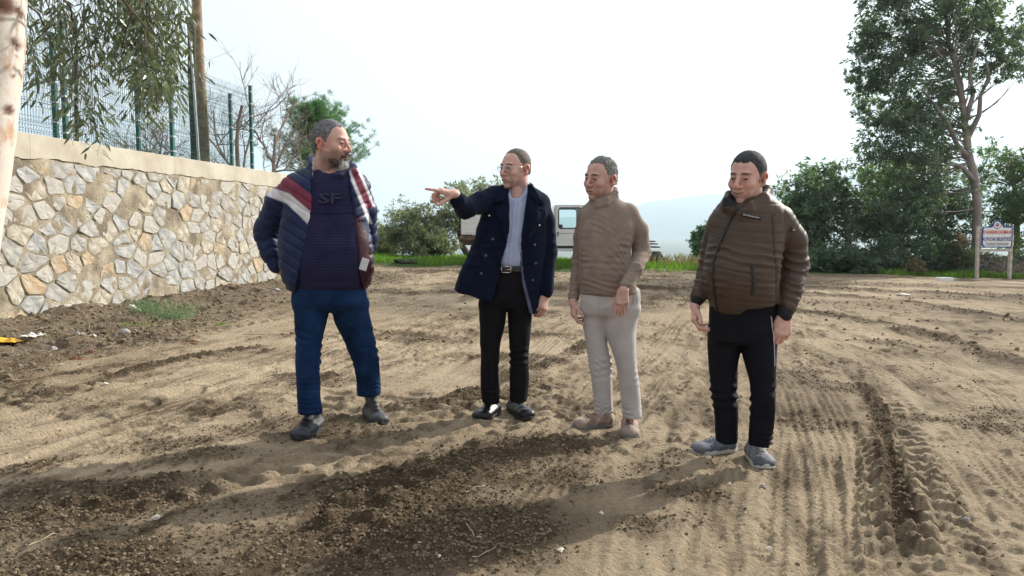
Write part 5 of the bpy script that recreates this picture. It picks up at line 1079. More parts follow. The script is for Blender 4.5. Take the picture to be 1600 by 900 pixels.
    sb = sstep(-.030, -.048, z)*sstep(.05, .0, y)*(z > -.14); mixc(np.clip(sb*st['stubble'], 0, 1)*(1-lp*.8), (.13, .11, .10))
    mixc(.8*np.exp(-(((np.abs(x)-.032)/.0155)**4+((z-.0072)/.0022)**2))*(y < -.06), (.055, .03, .028))
    mot = fbm(x*38, y*38, z*38, o=3); col = col*(1+.10*mot[:, None]*np.array([.7, 1.1, 1.2]))
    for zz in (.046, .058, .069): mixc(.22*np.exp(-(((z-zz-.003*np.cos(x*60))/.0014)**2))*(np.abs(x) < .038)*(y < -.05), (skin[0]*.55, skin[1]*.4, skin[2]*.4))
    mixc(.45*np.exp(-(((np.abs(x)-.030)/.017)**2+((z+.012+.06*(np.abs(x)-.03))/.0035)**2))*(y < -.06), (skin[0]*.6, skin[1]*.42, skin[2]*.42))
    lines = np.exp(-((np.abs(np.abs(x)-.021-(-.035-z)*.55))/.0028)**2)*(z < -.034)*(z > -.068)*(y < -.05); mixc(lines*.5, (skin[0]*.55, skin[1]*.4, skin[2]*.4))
    pr.addbody(rot_to(V, R, c, sc_), Q, col)
    # eyeballs
    for sx in (-1, 1):
        n1, n2 = 20, 14; th = np.linspace(0, math.pi, n2); ph = np.linspace(0, 2*math.pi, n1, endpoint=False); T, Ph = np.meshgrid(th, ph, indexing='ij')
        r0 = .0122; gv = np.array([math.sin(st.get('gaze', 0.0)), -math.cos(st.get('gaze', 0.0)), st.get('gazez', -.05)]); gv /= np.linalg.norm(gv)
        E = np.stack([np.sin(T)*np.cos(Ph), np.sin(T)*np.sin(Ph), np.cos(T)], -1).reshape(-1, 3); I = np.arange(n1*n2).reshape(n2, n1); Qe = np.stack([I[:-1], np.roll(I, -1, 1)[:-1], np.roll(I, -1, 1)[1:], I[1:]], -1).reshape(-1, 4)[:, ::-1]
        dt = E@gv; ce = np.where((dt > .85)[:, None], (.03, .018, .012), (.36, .31, .29)); ce = np.where((dt > .97)[:, None], (.005, .005, .005), ce)
        pr.addbody(rot_to(E*r0+np.array([sx*.0315, -.0775, .002]), R, c, sc_), Qe, ce)
    # hair: shell over the scalp, cut at the hairline
    h = Field((-.12, -.14, -.12), (.12, .14, .17), .0035); t = st.get('thick', .008)*.85
    h.ell((0, .011, .036), (.075+t*.6, .091+t*.8, .085+t), 0); h.ell((0, .026, -.02), (.068+t*.5, .074+t*.7, .072), .02)
    hl = st.get('line', .075); rec = st.get('recede', 0.0); low = st.get('low', -.036)
    def cut(x, y, z):
        ax = np.abs(x); front = hl+rec*np.exp(-((ax-.045)/.02)**2)*np.where(y < -.02, 1, 0)
        plane_f = (-.030-y)*1.0+(front-z)*.9*0           # forehead: keep above a sloping line
        a = (front+.004*noise3(x*60, y*60)+.005*noise3(x*190, y*190))-z-np.maximum(0, (y+.055))*2.2
        a = np.where(ax > .052, np.minimum(a, (.055-z)*.5+(-.036+.008*noise3(z*90, y*40)-y)*.8), a)
        b = np.where(y < .02, (-.031-y)*.9+np.where(z < .0, 0, -z*.35), -1.)   # sideburn edge in front of the ear
        ear = .027-np.sqrt(((y-.019)/1.0)**2+((z+.006)/1.25)**2); ear = np.where(ax > .05, ear, -1.)
        bottom = (low-z)-np.maximum(0, .0)*y
        bottom = np.where(y < -.004, (-.026-z), bottom)
        o3 = 0*x+0*y+0*z; return np.maximum.reduce([a*.6+o3, np.where(z < .055, b, -1.)+o3, ear+o3, bottom*.8+o3])
    h.custom(lambda x, y, z: -cut(x, y, z), sub=True, k=st.get('soft', .012))
    Vh, Qh = h.mesh(); Vh = smoothv(Vh, Qh, 1); N = vnormals(Vh, Qh); g = st.get('curl', .0025)
    Vh = Vh+N*(g*fbm(Vh[:, 0]*st.get('cf', 70), Vh[:, 1]*st.get('cf', 70), Vh[:, 2]*st.get('cf', 70), o=3))[:, None]
    hc = np.array(hair); gr = np.array(st.get('grey', hair)); w = np.clip(sstep(.06, -.01, Vh[:, 2])*st.get('side', .8)+.45*fbm(Vh[:, 0]*120, Vh[:, 1]*120, Vh[:, 2]*120, o=2)+st.get('gbias', 0), 0, 1)[:, None]
    hcol = hc*(1-w)+gr*w
    # short strands standing off the shell
    r = np.random.default_rng(3); k = r.choice(len(Vh), st.get('strands', 5200)); k = k[(N[k][:, 2] > -.2)]; n = len(k); d = N[k]*.30+r.normal(size=(n, 3))*.22+np.array(st.get('comb', (0, .9, -.25))); d /= np.linalg.norm(d, axis=1)[:, None]
    Ls = st.get('slen', .010)*r.uniform(.5, 1.3, n); Vs, Qs = leaf_quads(Vh[k]-N[k]*.001, d, Ls, .0013, r)
    VV = np.concatenate([Vh, Vs]); QQ = np.concatenate([Qh, Qs+len(Vh)]); CC = np.concatenate([hcol, np.repeat(hcol[k]*r.uniform(.8, 1.6, (n, 1)), 4, 0)])
    pr.part('hair', rot_to(VV, R, c, sc_), QQ, M_hair, CC)
    return R
def beard(pr, R, c, sc_, dark, grey):
    f = Field((-.09, -.14, -.17), (.09, .03, -.01), .0032)
    f.ell((0, -.066, -.112), (.034, .036, .036), 0); f.ell((0, -.072, -.142), (.022, .026, .022), .02)
    for sx in (-1, 1): f.chain([(sx*.056, -.030, -.078), (sx*.038, -.056, -.098), (0, -.078, -.112)], [.007, .016, .02], .012); f.chain([(sx*.027, -.089, -.064), (sx*.029, -.084, -.080), (sx*.024, -.080, -.098)], [.006, .008, .012], .008); f.cone((sx*.004, -.1035, -.050), (sx*.028, -.088, -.066), .0065, .005, .006)
    f.cone((-.006, -.104, -.0495), (.006, -.104, -.0495), .006, .006, .004); f.ell((0, -.101, -.0655), (.021, .02, .0085), .004, sub=True)
    V, Q = f.mesh(); N = vnormals(V, Q); V = V+N*(.0032*fbm(V[:, 0]*110, V[:, 1]*110, V[:, 2]*50, o=3))[:, None]; w = np.clip(sstep(-.062, -.088, V[:, 2])*sstep(.045, .028, np.abs(V[:, 0])-.0*V[:, 1])+.3*fbm(V[:, 0]*90, V[:, 1]*90, V[:, 2]*60, o=2), 0, 1)[:, None]
    cb = np.array(dark)*(1-w)+np.array(grey)*w; r = np.random.default_rng(9); k = r.choice(len(V), 1800); d = N[k]*.5+r.normal(size=(len(k), 3))*.3+[0, -.1, -.8]; Vs, Qs = leaf_quads(V[k]-N[k]*.002, d, .013*r.uniform(.5, 1.2, len(k)), .0018, r)
    pr.part('beard', rot_to(np.concatenate([V, Vs]), R, c, sc_), np.concatenate([Q, Qs+len(V)]), M_hair, np.concatenate([cb, np.repeat(cb[k], 4, 0)]))
def hand(pr, wrist, fdir, back, thumb, skin, sc_=1.0, curls=((.3, .5, .3),)*4, tdir=(.65, .65, -.35), spread=.06, arm=None, tcurl=.3):
    w = np.array(wrist, float); f = np.array(fdir, float); f /= np.linalg.norm(f); n = np.array(back, float); n -= f*(n@f); n /= np.linalg.norm(n); t = np.cross(f, n)*thumb
    S = sc_; F0 = Field(w-.23*S, w+.23*S, .0034); offs = (.029, .010, -.010, -.029); adv = (.086, .090, .086, .078); Ls = ((.044, .027, .021), (.049, .031, .022), (.045, .029, .022), (.035, .021, .019))
    for i in range(4):
        kn = w+(f*adv[i]+t*offs[i]+n*(.004 if i in (1, 2) else 0))*S; F0.cone(w+(t*offs[i]*.55+f*.01)*S, kn, .0155*S, .0125*S, .012*S)
        F0.cone(w+(t*offs[i]*.6+f*.035-n*.008)*S, kn-n*.005*S, .014*S, .011*S, .012*S)
    for i in range(4):
        a = 0; pt = w+(f*adv[i]+t*offs[i]+n*(.004 if i in (1, 2) else 0))*S; d0 = f+t*spread*(1.5-i); d0 /= np.linalg.norm(d0); r0 = .0096*S if i < 3 else .0084*S
        for j in range(3):
            a += curls[i][j]; d = d0*math.cos(a)-n*math.sin(a); q = pt+d*Ls[i][j]*S; F0.cone(pt, q, r0*(1-.09*j), r0*(1-.09*(j+1)), .0035*S); pt = q
    b0 = w+(f*.022+t*.020-n*.004)*S; d = f*tdir[0]+t*tdir[1]+n*tdir[2]; d /= np.linalg.norm(d); F0.cone(b0, b0+d*.046*S, .0165*S, .0125*S, .014*S); b1 = b0+d*.046*S
    d2 = d*math.cos(tcurl)+f*math.sin(tcurl); d2 /= np.linalg.norm(d2); F0.cone(b1, b1+d2*.032*S, .0118*S, .0105*S, .004*S); F0.cone(b1+d2*.032*S, b1+d2*.057*S, .0103*S, .0085*S, .004*S)
    a_ = w-f*.07*S if arm is None else w+(np.array(arm)-w)/np.linalg.norm(np.array(arm)-w)*.09; F0.cone(w+f*.012*S, a_, .0225*S, .024*S, .02*S, flat=(n, .8)); F0.cone(w, a_, .021*S, .024*S, .02*S)
    V, Q = F0.mesh(); V = smoothv(V, Q, 1, .4); s_ = np.array(skin); dist = np.linalg.norm(V-w, axis=1); k = sstep(.10*S, .17*S, dist)[:, None]; side = ((V-w)@n < .004)[:, None]*.0
    nz = fbm(V[:, 0]*60, V[:, 1]*60, V[:, 2]*60, o=2)[:, None]; col = s_*(1-.25*k)+s_*np.array([1.1, .72, .68])*.25*k; col = col*(1+.10*nz); pr.addbody(V, Q, col)
def inner(pr, torso, legs, arms, skin):
    pts = np.array([[q[1]-q[3], q[2]-q[4], q[0]] for q in torso]+[[q[1]+q[3], q[2]+q[4], q[0]] for q in torso]+[list(a) for ch, _ in arms+legs for a in ch]); lo, hi = pts.min(0)-.1, pts.max(0)+.1
    f = Field(lo, hi, .021); f.loft(torso, k=.0, grow=-.045)
    for ch, rs in legs: f.chain(ch[:2]+[ch[1]*.25+ch[2]*.75], [max(r-.028, .025) for r in rs], .02)
    for ch, rs in arms: f.chain(ch, [max(r-.026, .018) for r in rs], .02)
    V, Q = f.mesh(); pr.addbody(V, Q, np.tile(np.array(skin), (len(V), 1)))
def shoe(pr, heel, toe, Lm, w, style, cols, m, sink=.0, ankle_h=.10, name='shoe', pitch=0.0):
    heel = np.array(heel, float); d = np.array(toe, float)-heel; d[2] = 0; yaw = math.atan2(d[1], d[0]); R = rotm(yaw, 0, 0)@rotm(0, 0, pitch); mid = (np.array(heel)+np.array(toe))/2; L = Lm
    f = Field((-.03, -.08, -.01), (L+.03, .08, ankle_h+.05), .0044); hw = w/2
    f.cone((.045, 0, .045), (L-.055, 0, .032), .040, .040, 0, flat=((0, 1, 0), hw/.040)); f.ell((L-.065, .002, .030), (.068, hw*1.02, .034 if style != 'derby' else .036), .02); f.ell((.050, 0, .052), (.050, hw*.80, .050), .02)
    f.cone((.062, 0, .06), (.058, 0, ankle_h), .042, .044, .02, flat=((0, 1, 0), .9)); f.cone((.075, 0, ankle_h*.82), (L-.10, 0, .050), .036, .028, .02, flat=((0, 1, 0), 1.05))
    if style != 'derby': f.cone((.095, 0, ankle_h*.9), (.115, 0, ankle_h*.80), .028, .024, .01)
    f.custom(lambda x, y, z: (.020-z)+0*x+0*y, sub=True, k=.0) if False else None
    sole = Field((-.03, -.08, -.012), (L+.03, .08, .06), .0042); zt = .030 if style == 'run' else .028 if style == 'trail' else .022
    def outl(x): return hw*np.interp(x, [0, .03, .08, .14, L*.62, L*.8, L*.93, L+.004], [.45, .78, .86, .82, 1.02, 1.04, .72, .15])
    def sd(x, y, z):
        up = .010*np.clip((x-(L-.06))/.06, 0, 1)**2; e = np.abs(y)-outl(np.clip(x, 0, L+.004))*1.07; e = np.maximum(e, np.maximum(-x-.002, x-L-.006)); ztop = zt+(.012*np.clip(1-x/.09, 0, 1) if style == 'run' else 0)
        v = np.abs(z-up-ztop/2)-ztop/2; return np.maximum(e, v)
    sole.custom(lambda x, y, z: sd(x, y, z), sub=False, k=0)
    V, Q = f.mesh(); keep = None; V = smoothv(V, Q, 1); V[:, 2] = np.maximum(V[:, 2], .006); V[:, 2] += (.010*np.clip((V[:, 0]-(L-.06))/.06, 0, 1)**2)
    up, pn, sl = cols[:3]; c = np.tile(np.array(up), (len(V), 1)).astype(float)
    if style in ('run', 'trail'):
        a = (V[:, 0] > L-.07)*1.; b = (np.abs(V[:, 1]) > hw*.55)*(V[:, 0] > .06)*(V[:, 0] < L-.09)*(np.sin((V[:, 0]*1.0+V[:, 2]*.9)*75) > .35); k = np.clip(a*.8+b*.8, 0, 1)[:, None]; c = c*(1-k)+np.array(pn)*k
        h_ = (V[:, 0] < .03)[:, None]; c = np.where(h_, pn, c)
    N = vnormals(V, Q); V = V+N*(.0016*fbm(V[:, 0]*45, V[:, 1]*45, V[:, 2]*45, o=2)-.003*np.exp(-((V[:, 0]-(L-.095))/.006)**2)*(V[:, 2] > .04)-.002*np.exp(-((V[:, 0]-(L-.078))/.005)**2)*(V[:, 2] > .035))[:, None]
    T = lambda A: (A-np.array([L/2, 0, sink]))@R.T+mid
    o = pr.part(name, T(V), Q, m, c); Vs, Qs = sole.mesh(); Vs = smoothv(Vs, Qs, 1); pr.part('sole', T(Vs), Qs, cols[3], None, o)
    mb = MB(); nl = 5
    for i in range(nl):
        t = i/(nl-1); x = .105+(L-.105-.105)*t if style != 'derby' else .125+.045*t; kz = (np.abs(V[:, 0]-x) < .006) & (np.abs(V[:, 1]) < .012); z = V[kz, 2].max() if kz.any() else .08
        wv = .024-.003*t
        for sg in (-1, 1): mb.tube(T(np.array([(x-.004, -sg*wv, z-.007), (x, 0, z+.002), (x+.010, sg*wv, z-.008)]))-pr.o, .0024, 5)
    lo = mb.build('laces', cols[4], o, True); lo['kind'] = 'stuff'; return o
def ankle(px, py, Y): return P(px, py, Y)
def arm_s(V, ch):
    ch = np.asarray(ch); best = np.full(len(V), 9.); s = np.zeros(len(V)); acc = 0
    for i in range(len(ch)-1):
        ab = ch[i+1]-ch[i]; L = np.linalg.norm(ab); t = np.clip(((V-ch[i])@ab)/L**2, 0, 1); d = np.linalg.norm(V-ch[i]-t[:, None]*ab, axis=1); k = d < best; s[k] = acc+t[k]*L; best[k] = d[k]; acc += L
    return s, best
def folds(V, amp, sx=3, sz=9, seed=0.0, o=2):   # soft, slanting cloth folds
    q = V[:, 2]+.45*(V[:, 0]-V[:, 0].mean())*np.sin(seed*2.1)+.05*noise3(V[:, 0]*5, V[:, 1]*5, V[:, 2]*3)
    f = fbm(V[:, 0]*(sx+1.5)+seed, V[:, 1]*(sx+1.5)+seed*.7, q*sz*1.1+seed*1.3, o=o); g = fbm(V[:, 0]*14+seed, V[:, 1]*14, V[:, 2]*9, o=2)
    return amp*((.55-1.5*np.abs(f)))+amp*.25*g
def ringfold(V, c, ax, amp, width, freq, ph=0.0):   # creases bunched at a joint, broken up round the limb
    c = np.asarray(c); s = (V-c)@np.asarray(ax); n = noise3(V[:, 0]*8+c[0]*9, V[:, 1]*8, V[:, 2]*4+ph); th = np.arctan2(V[:, 1]-c[1], V[:, 0]-c[0])
    q = s+.018*np.sin(th*2+c[0]*7)+.022*n; m = np.clip(.45+1.3*noise3(V[:, 0]*11+3, V[:, 1]*11+c[2]*5, V[:, 2]*9), 0, 1.1)
    w = np.sin(q*freq*.85+ph); return amp*.9*np.exp(-(s/(width*1.15))**2)*(1-2*np.abs(w)**.8)*m*.9
def keep_main(V, Q):
    lab = np.arange(len(V))
    for _ in range(400):
        m = lab[Q].min(1); new = lab.copy()
        for i in range(4): np.minimum.at(new, Q[:, i], m)
        new = new[new]
        if (new == lab).all(): break
        lab = new
    u, c = np.unique(lab, return_counts=True); k = lab == u[c.argmax()]; idx = np.cumsum(k)-1; return V[k], idx[Q[k[Q[:, 0]]]]
def torso_field(pr, torso, extra, h, m=.12):
    pts = np.array([[q[1]-q[3], q[2]-q[4], q[0]] for q in torso]+[[q[1]+q[3], q[2]+q[4], q[0]] for q in torso]+[list(e) for e in extra]); return Field(pts.min(0)-m, pts.max(0)+m, h)
def flap(pr, surf, pts, m, parent, name, lift=.004, th=.004, rings=6):
    # a flat piece of cloth (collar leaf, lapel) lying on the garment below it
    pts = np.array(pts, float); n = len(pts)*5; k = np.linspace(0, len(pts), n, endpoint=False); i = k.astype(int); f = (k-i)[:, None]; e = pts[i]*(1-f)+pts[(i+1) % len(pts)]*f; c = pts.mean(0); T = []; 
    for r in range(rings): T.append(c+(e-c)*(1-r/rings))
    T.append(c[None]); A = np.concatenate(T); W = []
    for a, b in A:
        q = pr.p(a, b); y = pr.front(surf, q[0], q[2]); q = P(a, b, y); W.append([q[0], pr.front(surf, q[0], q[2]), q[2]])
    W = np.array(W); Fs = [[r*n+j, r*n+(j+1) % n, (r+1)*n+(j+1) % n, (r+1)*n+j] for r in range(rings-1) for j in range(n)]+[[(rings-1)*n+j, (rings-1)*n+(j+1) % n, rings*n] for j in range(n)]
    for _ in range(3):
        A2 = np.zeros(len(W)); cn = np.zeros(len(W))
        for fc in Fs:
            mn = np.mean([W[q][1] for q in fc])
            for q in fc: A2[q] += mn; cn[q] += 1
        W[:, 1] = A2/cn
    N_ = len(W); fr = W-np.array([0, lift+th, 0]); bk = W+np.array([0, .006, 0]); Q1 = Fs; Q2 = [[q+N_ for q in fc[::-1]] for fc in Fs]; Q3 = [[(j+1) % n, j, j+N_, (j+1) % n+N_] for j in range(n)]
    o = link(name, mesh_np(name, np.concatenate([fr, bk])-pr.o, Q1+Q2+Q3, False), m, parent); me = o.data; sm = np.ones(len(me.polygons), bool); sm[2*len(Fs):] = False; me.polygons.foreach_set('use_smooth', sm); return o
def button(pr, surf, px, py, r, m, parent, name='button'):
    q = pr.p(px, py); y = pr.front(surf, q[0], q[2]); q = P(px, py, y); y = pr.front(surf, q[0], q[2]); mb = MB(); c = np.array([q[0], y, q[2]])-pr.o; mb.tube([c+[0, .004, 0], c-[0, .003, 0], c-[0, .005, 0]], [r, r, r*.7], 12); return mb.build(name, m, parent, True)
def strip(pr, surf, pts, w, th, m, parent, name, lift=.002, n=40):
    # a flat band laid on the front of a garment through photo points
    Pq = np.array(pts, float); k = np.linspace(0, len(Pq)-1, n); px = np.interp(k, range(len(Pq)), Pq[:, 0]); py = np.interp(k, range(len(Pq)), Pq[:, 1]); C_ = []
    for a, b in zip(px, py):
        q = pr.p(a, b); y = pr.front(surf, q[0], q[2]); q = P(a, b, y); y = pr.front(surf, q[0], q[2]); C_.append([q[0], y, q[2]])
    C_ = np.array(C_); yy = np.convolve(np.pad(C_[:, 1], 2, mode='edge'), np.ones(5)/5, 'valid'); C_[:, 1] = np.minimum(yy, C_[:, 1]+.01); T = np.gradient(C_, axis=0); T /= np.linalg.norm(T, axis=1)[:, None]; S_ = np.cross(T, [0, -1, 0]); S_ /= np.linalg.norm(S_, axis=1)[:, None]
    ring = [C_-S_*w/2+[0, .004, 0], C_-S_*w/2*.9-[0, lift+th, 0], C_+S_*w/2*.9-[0, lift+th, 0], C_+S_*w/2+[0, .004, 0]]; V = np.concatenate(ring); Qs = []
    for a in range(4):
        b = (a+1) % 4; Qs += [[a*n+i, a*n+i+1, b*n+i+1, b*n+i] for i in range(n-1)]
    return link(name, mesh_np(name, V-pr.o, Qs, True), m, parent)
def text_on(pr, surf, s, px, py, hpx, wpx, m, parent, ex=.004, rot=0.0, bold=.02):
    q = pr.p(px, py); sc2 = pr.Y0/F; o = text(s, 0, 0, hpx*sc2, wpx*sc2, m, parent, y=0, ex=ex, bold=bold); me = o.data; cr, sr = math.cos(rot), math.sin(rot)
    for v in me.vertices: 
        x = q[0]+v.co.x*cr-v.co.z*sr; z = q[2]+v.co.x*sr+v.co.z*cr; y = pr.front(surf, x, z); v.co = (x-pr.o[0], y-ex*.4+v.co.y-pr.o[1], z-pr.o[2])
    o.location = (0, 0, 0); return o
# ---------------------------------------------------------------- man in the open padded jacket
M_den = mat('blue_denim', (.007, .024, .075), rough=.85, var=.25, vscale=7, bump=.25, bscale=400, col2=(.012, .038, .112), spec=.1)
M_swt = mat('ribbed_navy_knit', (.020, .019, .056), rough=.85, var=.12, vscale=12, bump=.22, bscale=200, rib=('Z', 19, .35), sheen=.05, spec=.1, bdist=.006)
M_jk1 = mat('padded_nylon', (.1, .1, .1), rough=.5, var=.1, vscale=14, bump=.35, bscale=70, vcol=True, spec=.22, bdist=.006)
M_boot = mat('boot_leather', (.05, .05, .05), rough=.6, var=.2, vscale=20, bump=.3, bscale=120, vcol=True); M_sole_d = mat('dark_sole', (.03, .03, .033), rough=.8, var=.2); M_lace_d = mat('dark_lace', (.04, .04, .045), rough=.8)
M_lining = mat('maroon_lining', (.055, .012, .022), rough=.8, var=.2, vscale=10, bump=.3, bscale=40); M_trimw = mat('pale_trim', (.6, .6, .63), rough=.7, var=.08)
def man1():
    sk = (.58, .345, .29); Y0 = 4.72; gl = G(470, 684); pr = Person('bearded man in open navy, maroon and white padded jacket looking to the right', Y0, (gl[0]+.2, Y0, gz(gl[0]+.2, Y0)))
    K = pr.keys([(254, 496, 540, .07, .03), (268, 468, 560, .10, .02), (285, 452, 572, .135, 0), (310, 447, 572, .155, 0), (345, 440, 574, .165, 0), (380, 436, 582, .175, -.01), (420, 439, 584, .185, -.015), (445, 447, 578, .185, -.01), (458, 455, 572, .18, 0)])
    SWK = pr.keys([(262, 492, 548, .06, .02), (275, 478, 556, .10, .0), (300, 466, 566, .135, 0), (345, 458, 570, .152, -.012), (385, 456, 574, .172, -.028), (420, 456, 574, .175, -.028), (446, 458, 573, .16, -.01), (454, 459, 572, .155, 0)])
    aL = [pr.p(460, 292, .03), pr.p(437, 318, .07), pr.p(417, 362, .15), pr.p(424, 392, .13), pr.p(433, 414, .12)]; rL = [.078, .085, .082, .070, .052]
    aR = [pr.p(558, 293, .02), pr.p(570, 330, .10), pr.p(574, 375, .20), pr.p(558, 418, .26)]; rR = [.072, .072, .066, .052]
    f = torso_field(pr, K, aL+aR, .0072, .11)
    f.loft(K, k=0, n=2.3, cap=.05); f.chain([pr.p(512, 272, .03), aL[0]], [.075, .078], .05); f.chain([pr.p(520, 272, .03), aR[0]], [.07, .072], .05)
    a2 = f.twin(); a2.chain(aL, rL, .022); a2.chain(aR, rR, .022); f.merge(a2, .012)
    # collar stands round the neck
    f.chain([pr.p(488, 258, -.03), pr.p(484, 250, .06), pr.p(500, 245, .12), pr.p(530, 248, .11), pr.p(552, 262, .03), pr.p(556, 272, -.05)], [.022]*6, .02); f.chain([pr.p(490, 262, -.07), pr.p(494, 278, -.12)], [.02, .016], .02)
    zs = [pr.p(0, y)[2] for y in (240, 277, 320, 373, 420, 470)]; Lx = [pr.p(x, 300)[0] for x in (500, 494, 496, 489, 477, 464)]; Rx = [pr.p(x, 300)[0] for x in (542, 551, 556, 562, 566, 569)]
    def wedge(x, y, z):
        zz = z.ravel(); L = np.interp(-zz, -np.array(zs), Lx)[None, None, :]; R = np.interp(-zz, -np.array(zs), Rx)[None, None, :]; return np.maximum(np.maximum(L-x, x-R), y-(Y0-.015))
    f.custom(lambda x, y, z: wedge(x, y, z), sub=True, k=.012) 
    f.cone(pr.p(518, 235, -.01), pr.p(516, 270, 0), .062, .066, .01, sub=True)
    sh = np.array([aL[0], aR[0]])
    def regions(V):
        sL, dL = arm_s(V, aL); sR, dR = arm_s(V, aR); px, py = project(V); return sL, dL, sR, dR, px, py
    def disp(V, N):
        sL, dL, sR, dR, px, py = regions(V); armL = (dL < .105)*(sL > .05)*(px < 436); armR = (dR < .09)*(px > 574)*(py > 300)
        ph = np.where(px < 520, (py-.62*(px-440))/17.0, (py+.5*(px-560))/17.0); ph = np.where(armL, sL/.062+.15*np.sin(px*.3), ph); ph = np.where(armR, sR/.062, ph)
        fr = np.abs(((ph+.5) % 1)-.5); d = .0085*np.minimum(fr*4, 1)**.6-.006; d = d*(1+.5*noise3(V[:, 0]*9, V[:, 1]*9, V[:, 2]*9)); d = np.where((px > 558) & (py > 345) & (px < 578), -.002, d); d = np.where((py < 262) | ((py > 452) & (V[:, 2] > 0)), 0, d)
        return d+folds(V, .005, 5, 5, 2.0)
    def colf(V, N):
        sL, dL, sR, dR, px, py = regions(V); c = np.tile(np.array([.010, .020, .068]), (len(V), 1)); w = np.array([.62, .62, .66]); mar = np.array([.17, .025, .055])
        lw = np.interp(px, [380, 417, 448, 483, 520], [296, 306, 318, 352, 390]); uw = np.interp(px, [380, 423, 453, 488, 520], [284, 292, 303, 333, 362]); um = np.interp(px, [380, 432, 442, 490, 520], [240, 256, 268, 308, 335])
        def blend(w_, cc): nonlocal c; w_ = np.clip(w_, 0, 1)[:, None]; c = c*(1-w_)+np.array(cc)*w_
        e = 1.3; left = (px < 520)*1.; ss = lambda a: sstep(-e, e, a)
        blend(left*ss(py-um)*ss(uw-py), mar); blend(left*ss(py-uw)*ss(lw-py), w)
        sd_ = (px-549)-(py-283)*.41; right = (px > 540)*(py > 262)*ss(350-py); blend(right*ss(sd_)*ss(6-sd_), w); blend(right*ss(sd_-6)*ss(17-sd_)*ss(325-py), mar); blend(right*ss(sd_-17)*ss(21-sd_)*ss(322-py), w)
        lin = (px > 552) & (py > 338) & (px < np.interp(py, [338, 360, 400, 430, 450], [562, 572, 583, 584, 574])) & (N[:, 1] < .5); c[lin] = (.04, .008, .016)
        ins = (V[:, 1] < Y0) & (px > 488) & (px < 500) & (py < 278) & (N[:, 0] > .1); c[ins] = (.5, .5, .5); return c
    jk = pr.garment('jacket', f, M_jk1, disp, colf, 2)
    s = torso_field(pr, SWK, [], .0085, .1); s.loft(SWK, k=0, n=2.2, cap=.04); s.chain([pr.p(500, 268, -.02), pr.p(515, 277, -.09), pr.p(532, 275, -.09), pr.p(548, 266, -.02)], [.018]*4, .015)
    s.cone(pr.p(517, 250, .0), pr.p(517, 268, -.01), .060, .066, .008, sub=True)
    sw = pr.garment('sweater', s, M_swt, lambda V, N: folds(V, .0045, 4, 7, 5.)-.004*np.exp(-((V[:, 2]-pr.p(0, 437)[2])/.006)**2), None, 2)
    M_em = mat('embossed_letters', (.021, .020, .058), rough=.8, var=.1, bump=.3, bscale=150)
    text_on(pr, 'sweater', 'SF', 524, 311, 16, 33, M_em, sw, ex=.007, bold=.03)
    M_zip = mat('jacket_zip', (.015, .02, .05), rough=.4, metal=.3); strip(pr, 'jacket', [(492, 290), (492, 330), (485, 380), (474, 425), (463, 456)], .016, .004, M_zip, jk, 'zip', lift=.003)
    q = pr.p(569, 413, -.20); mb = MB(); mb.box((-.022, -.003, -.036), (.022, .003, .036), R=rotm(0, 0, math.radians(18)), c=q-pr.o); mb.build('pocket_card', M_trimw, jk, bevel=.002)
    yk = pr.p(0, 331)[2]; strip(pr, 'sweater', [(466, 331), (500, 333), (530, 333), (563, 330)], .006, .002, M_swt, sw, 'yoke_seam', n=24)
    # jeans
    H = pr.keys([(440, 460, 571, .15, 0), (458, 457, 572, .155, 0), (472, 458, 575, .155, .005), (486, 459, 570, .12, .01)])
    LL = pr.keys([(470, 459, 516, .12, -.01), (500, 460, 511, .115, -.02), (530, 461, 504, .10, -.03), (556, 462, 502, .088, -.04), (590, 463, 500, .082, -.03), (622, 465, 501, .076, -.03), (634, 466, 503, .078, -.03), (646, 466, 505, .080, -.03)])
    RL = pr.keys([(470, 516, 574, .12, .03), (500, 522, 580, .115, .06), (520, 531, 583, .108, .09), (543, 541, 590, .098, .11), (562, 551, 593, .088, .13), (590, 556, 594, .08, .16), (606, 558, 595, .078, .18), (617, 558, 596, .08, .185)])
    t = Field((-1.35, Y0-.3, .05), (-.72, Y0+.42, 1.15), .008)
    t.loft(H, k=0, n=2.3, cap=.04); t2 = t.twin(); t2.loft(LL, k=0, n=2.0, cap=.010, grow=-.002); t2.loft(RL, k=.006, n=2.0, cap=.010, grow=-.002); t.merge(t2, .03)
    kl, kr = pr.p(482, 556, -.04), pr.p(570, 552, .12)
    def dj(V, N):
        d = folds(V, .006, 4, 6, 1.0)+ringfold(V, kl, (0, 0, 1), .007, .09, 75)+ringfold(V, kr, (.3, 0, .95), .008, .10, 75)+ringfold(V, pr.p(484, 636, 0), (0, 0, 1), .005, .06, 120)+ringfold(V, pr.p(577, 606, .16), (.2, 0, 1), .005, .06, 120)+ringfold(V, pr.p(515, 485, -.1), (.5, 0, .8), .006, .07, 80)
        return d
    jn = pr.garment('jeans', t, M_den, dj, None, 2); strip(pr, 'jeans', [(514, 458), (515, 470), (517, 484)], .012, .002, M_den, jn, 'fly', n=12)
    # boots
    c = ((.014, .014, .017), (.035, .038, .046), None, M_sole_d, M_lace_d)
    h1, t1 = G(502, 662), G(458, 690); h2, t2 = G(576, 646), G(599, 668)
    for a, b in ((h1, t1), (h2, t2)):
        a[2] = b[2] = gz((a[0]+b[0])/2, (a[1]+b[1])/2); 
    d = t1-h1; d = d/np.linalg.norm(d[:2]); m1 = P(481, 676, pr.Y0-.03); m1 = G(481, 678); m1[2] = gz(*m1[:2]); shoe(pr, m1-d*.15, m1+d*.15, .33, .125, 'trail', c, M_boot, ankle_h=.175, name='boot')
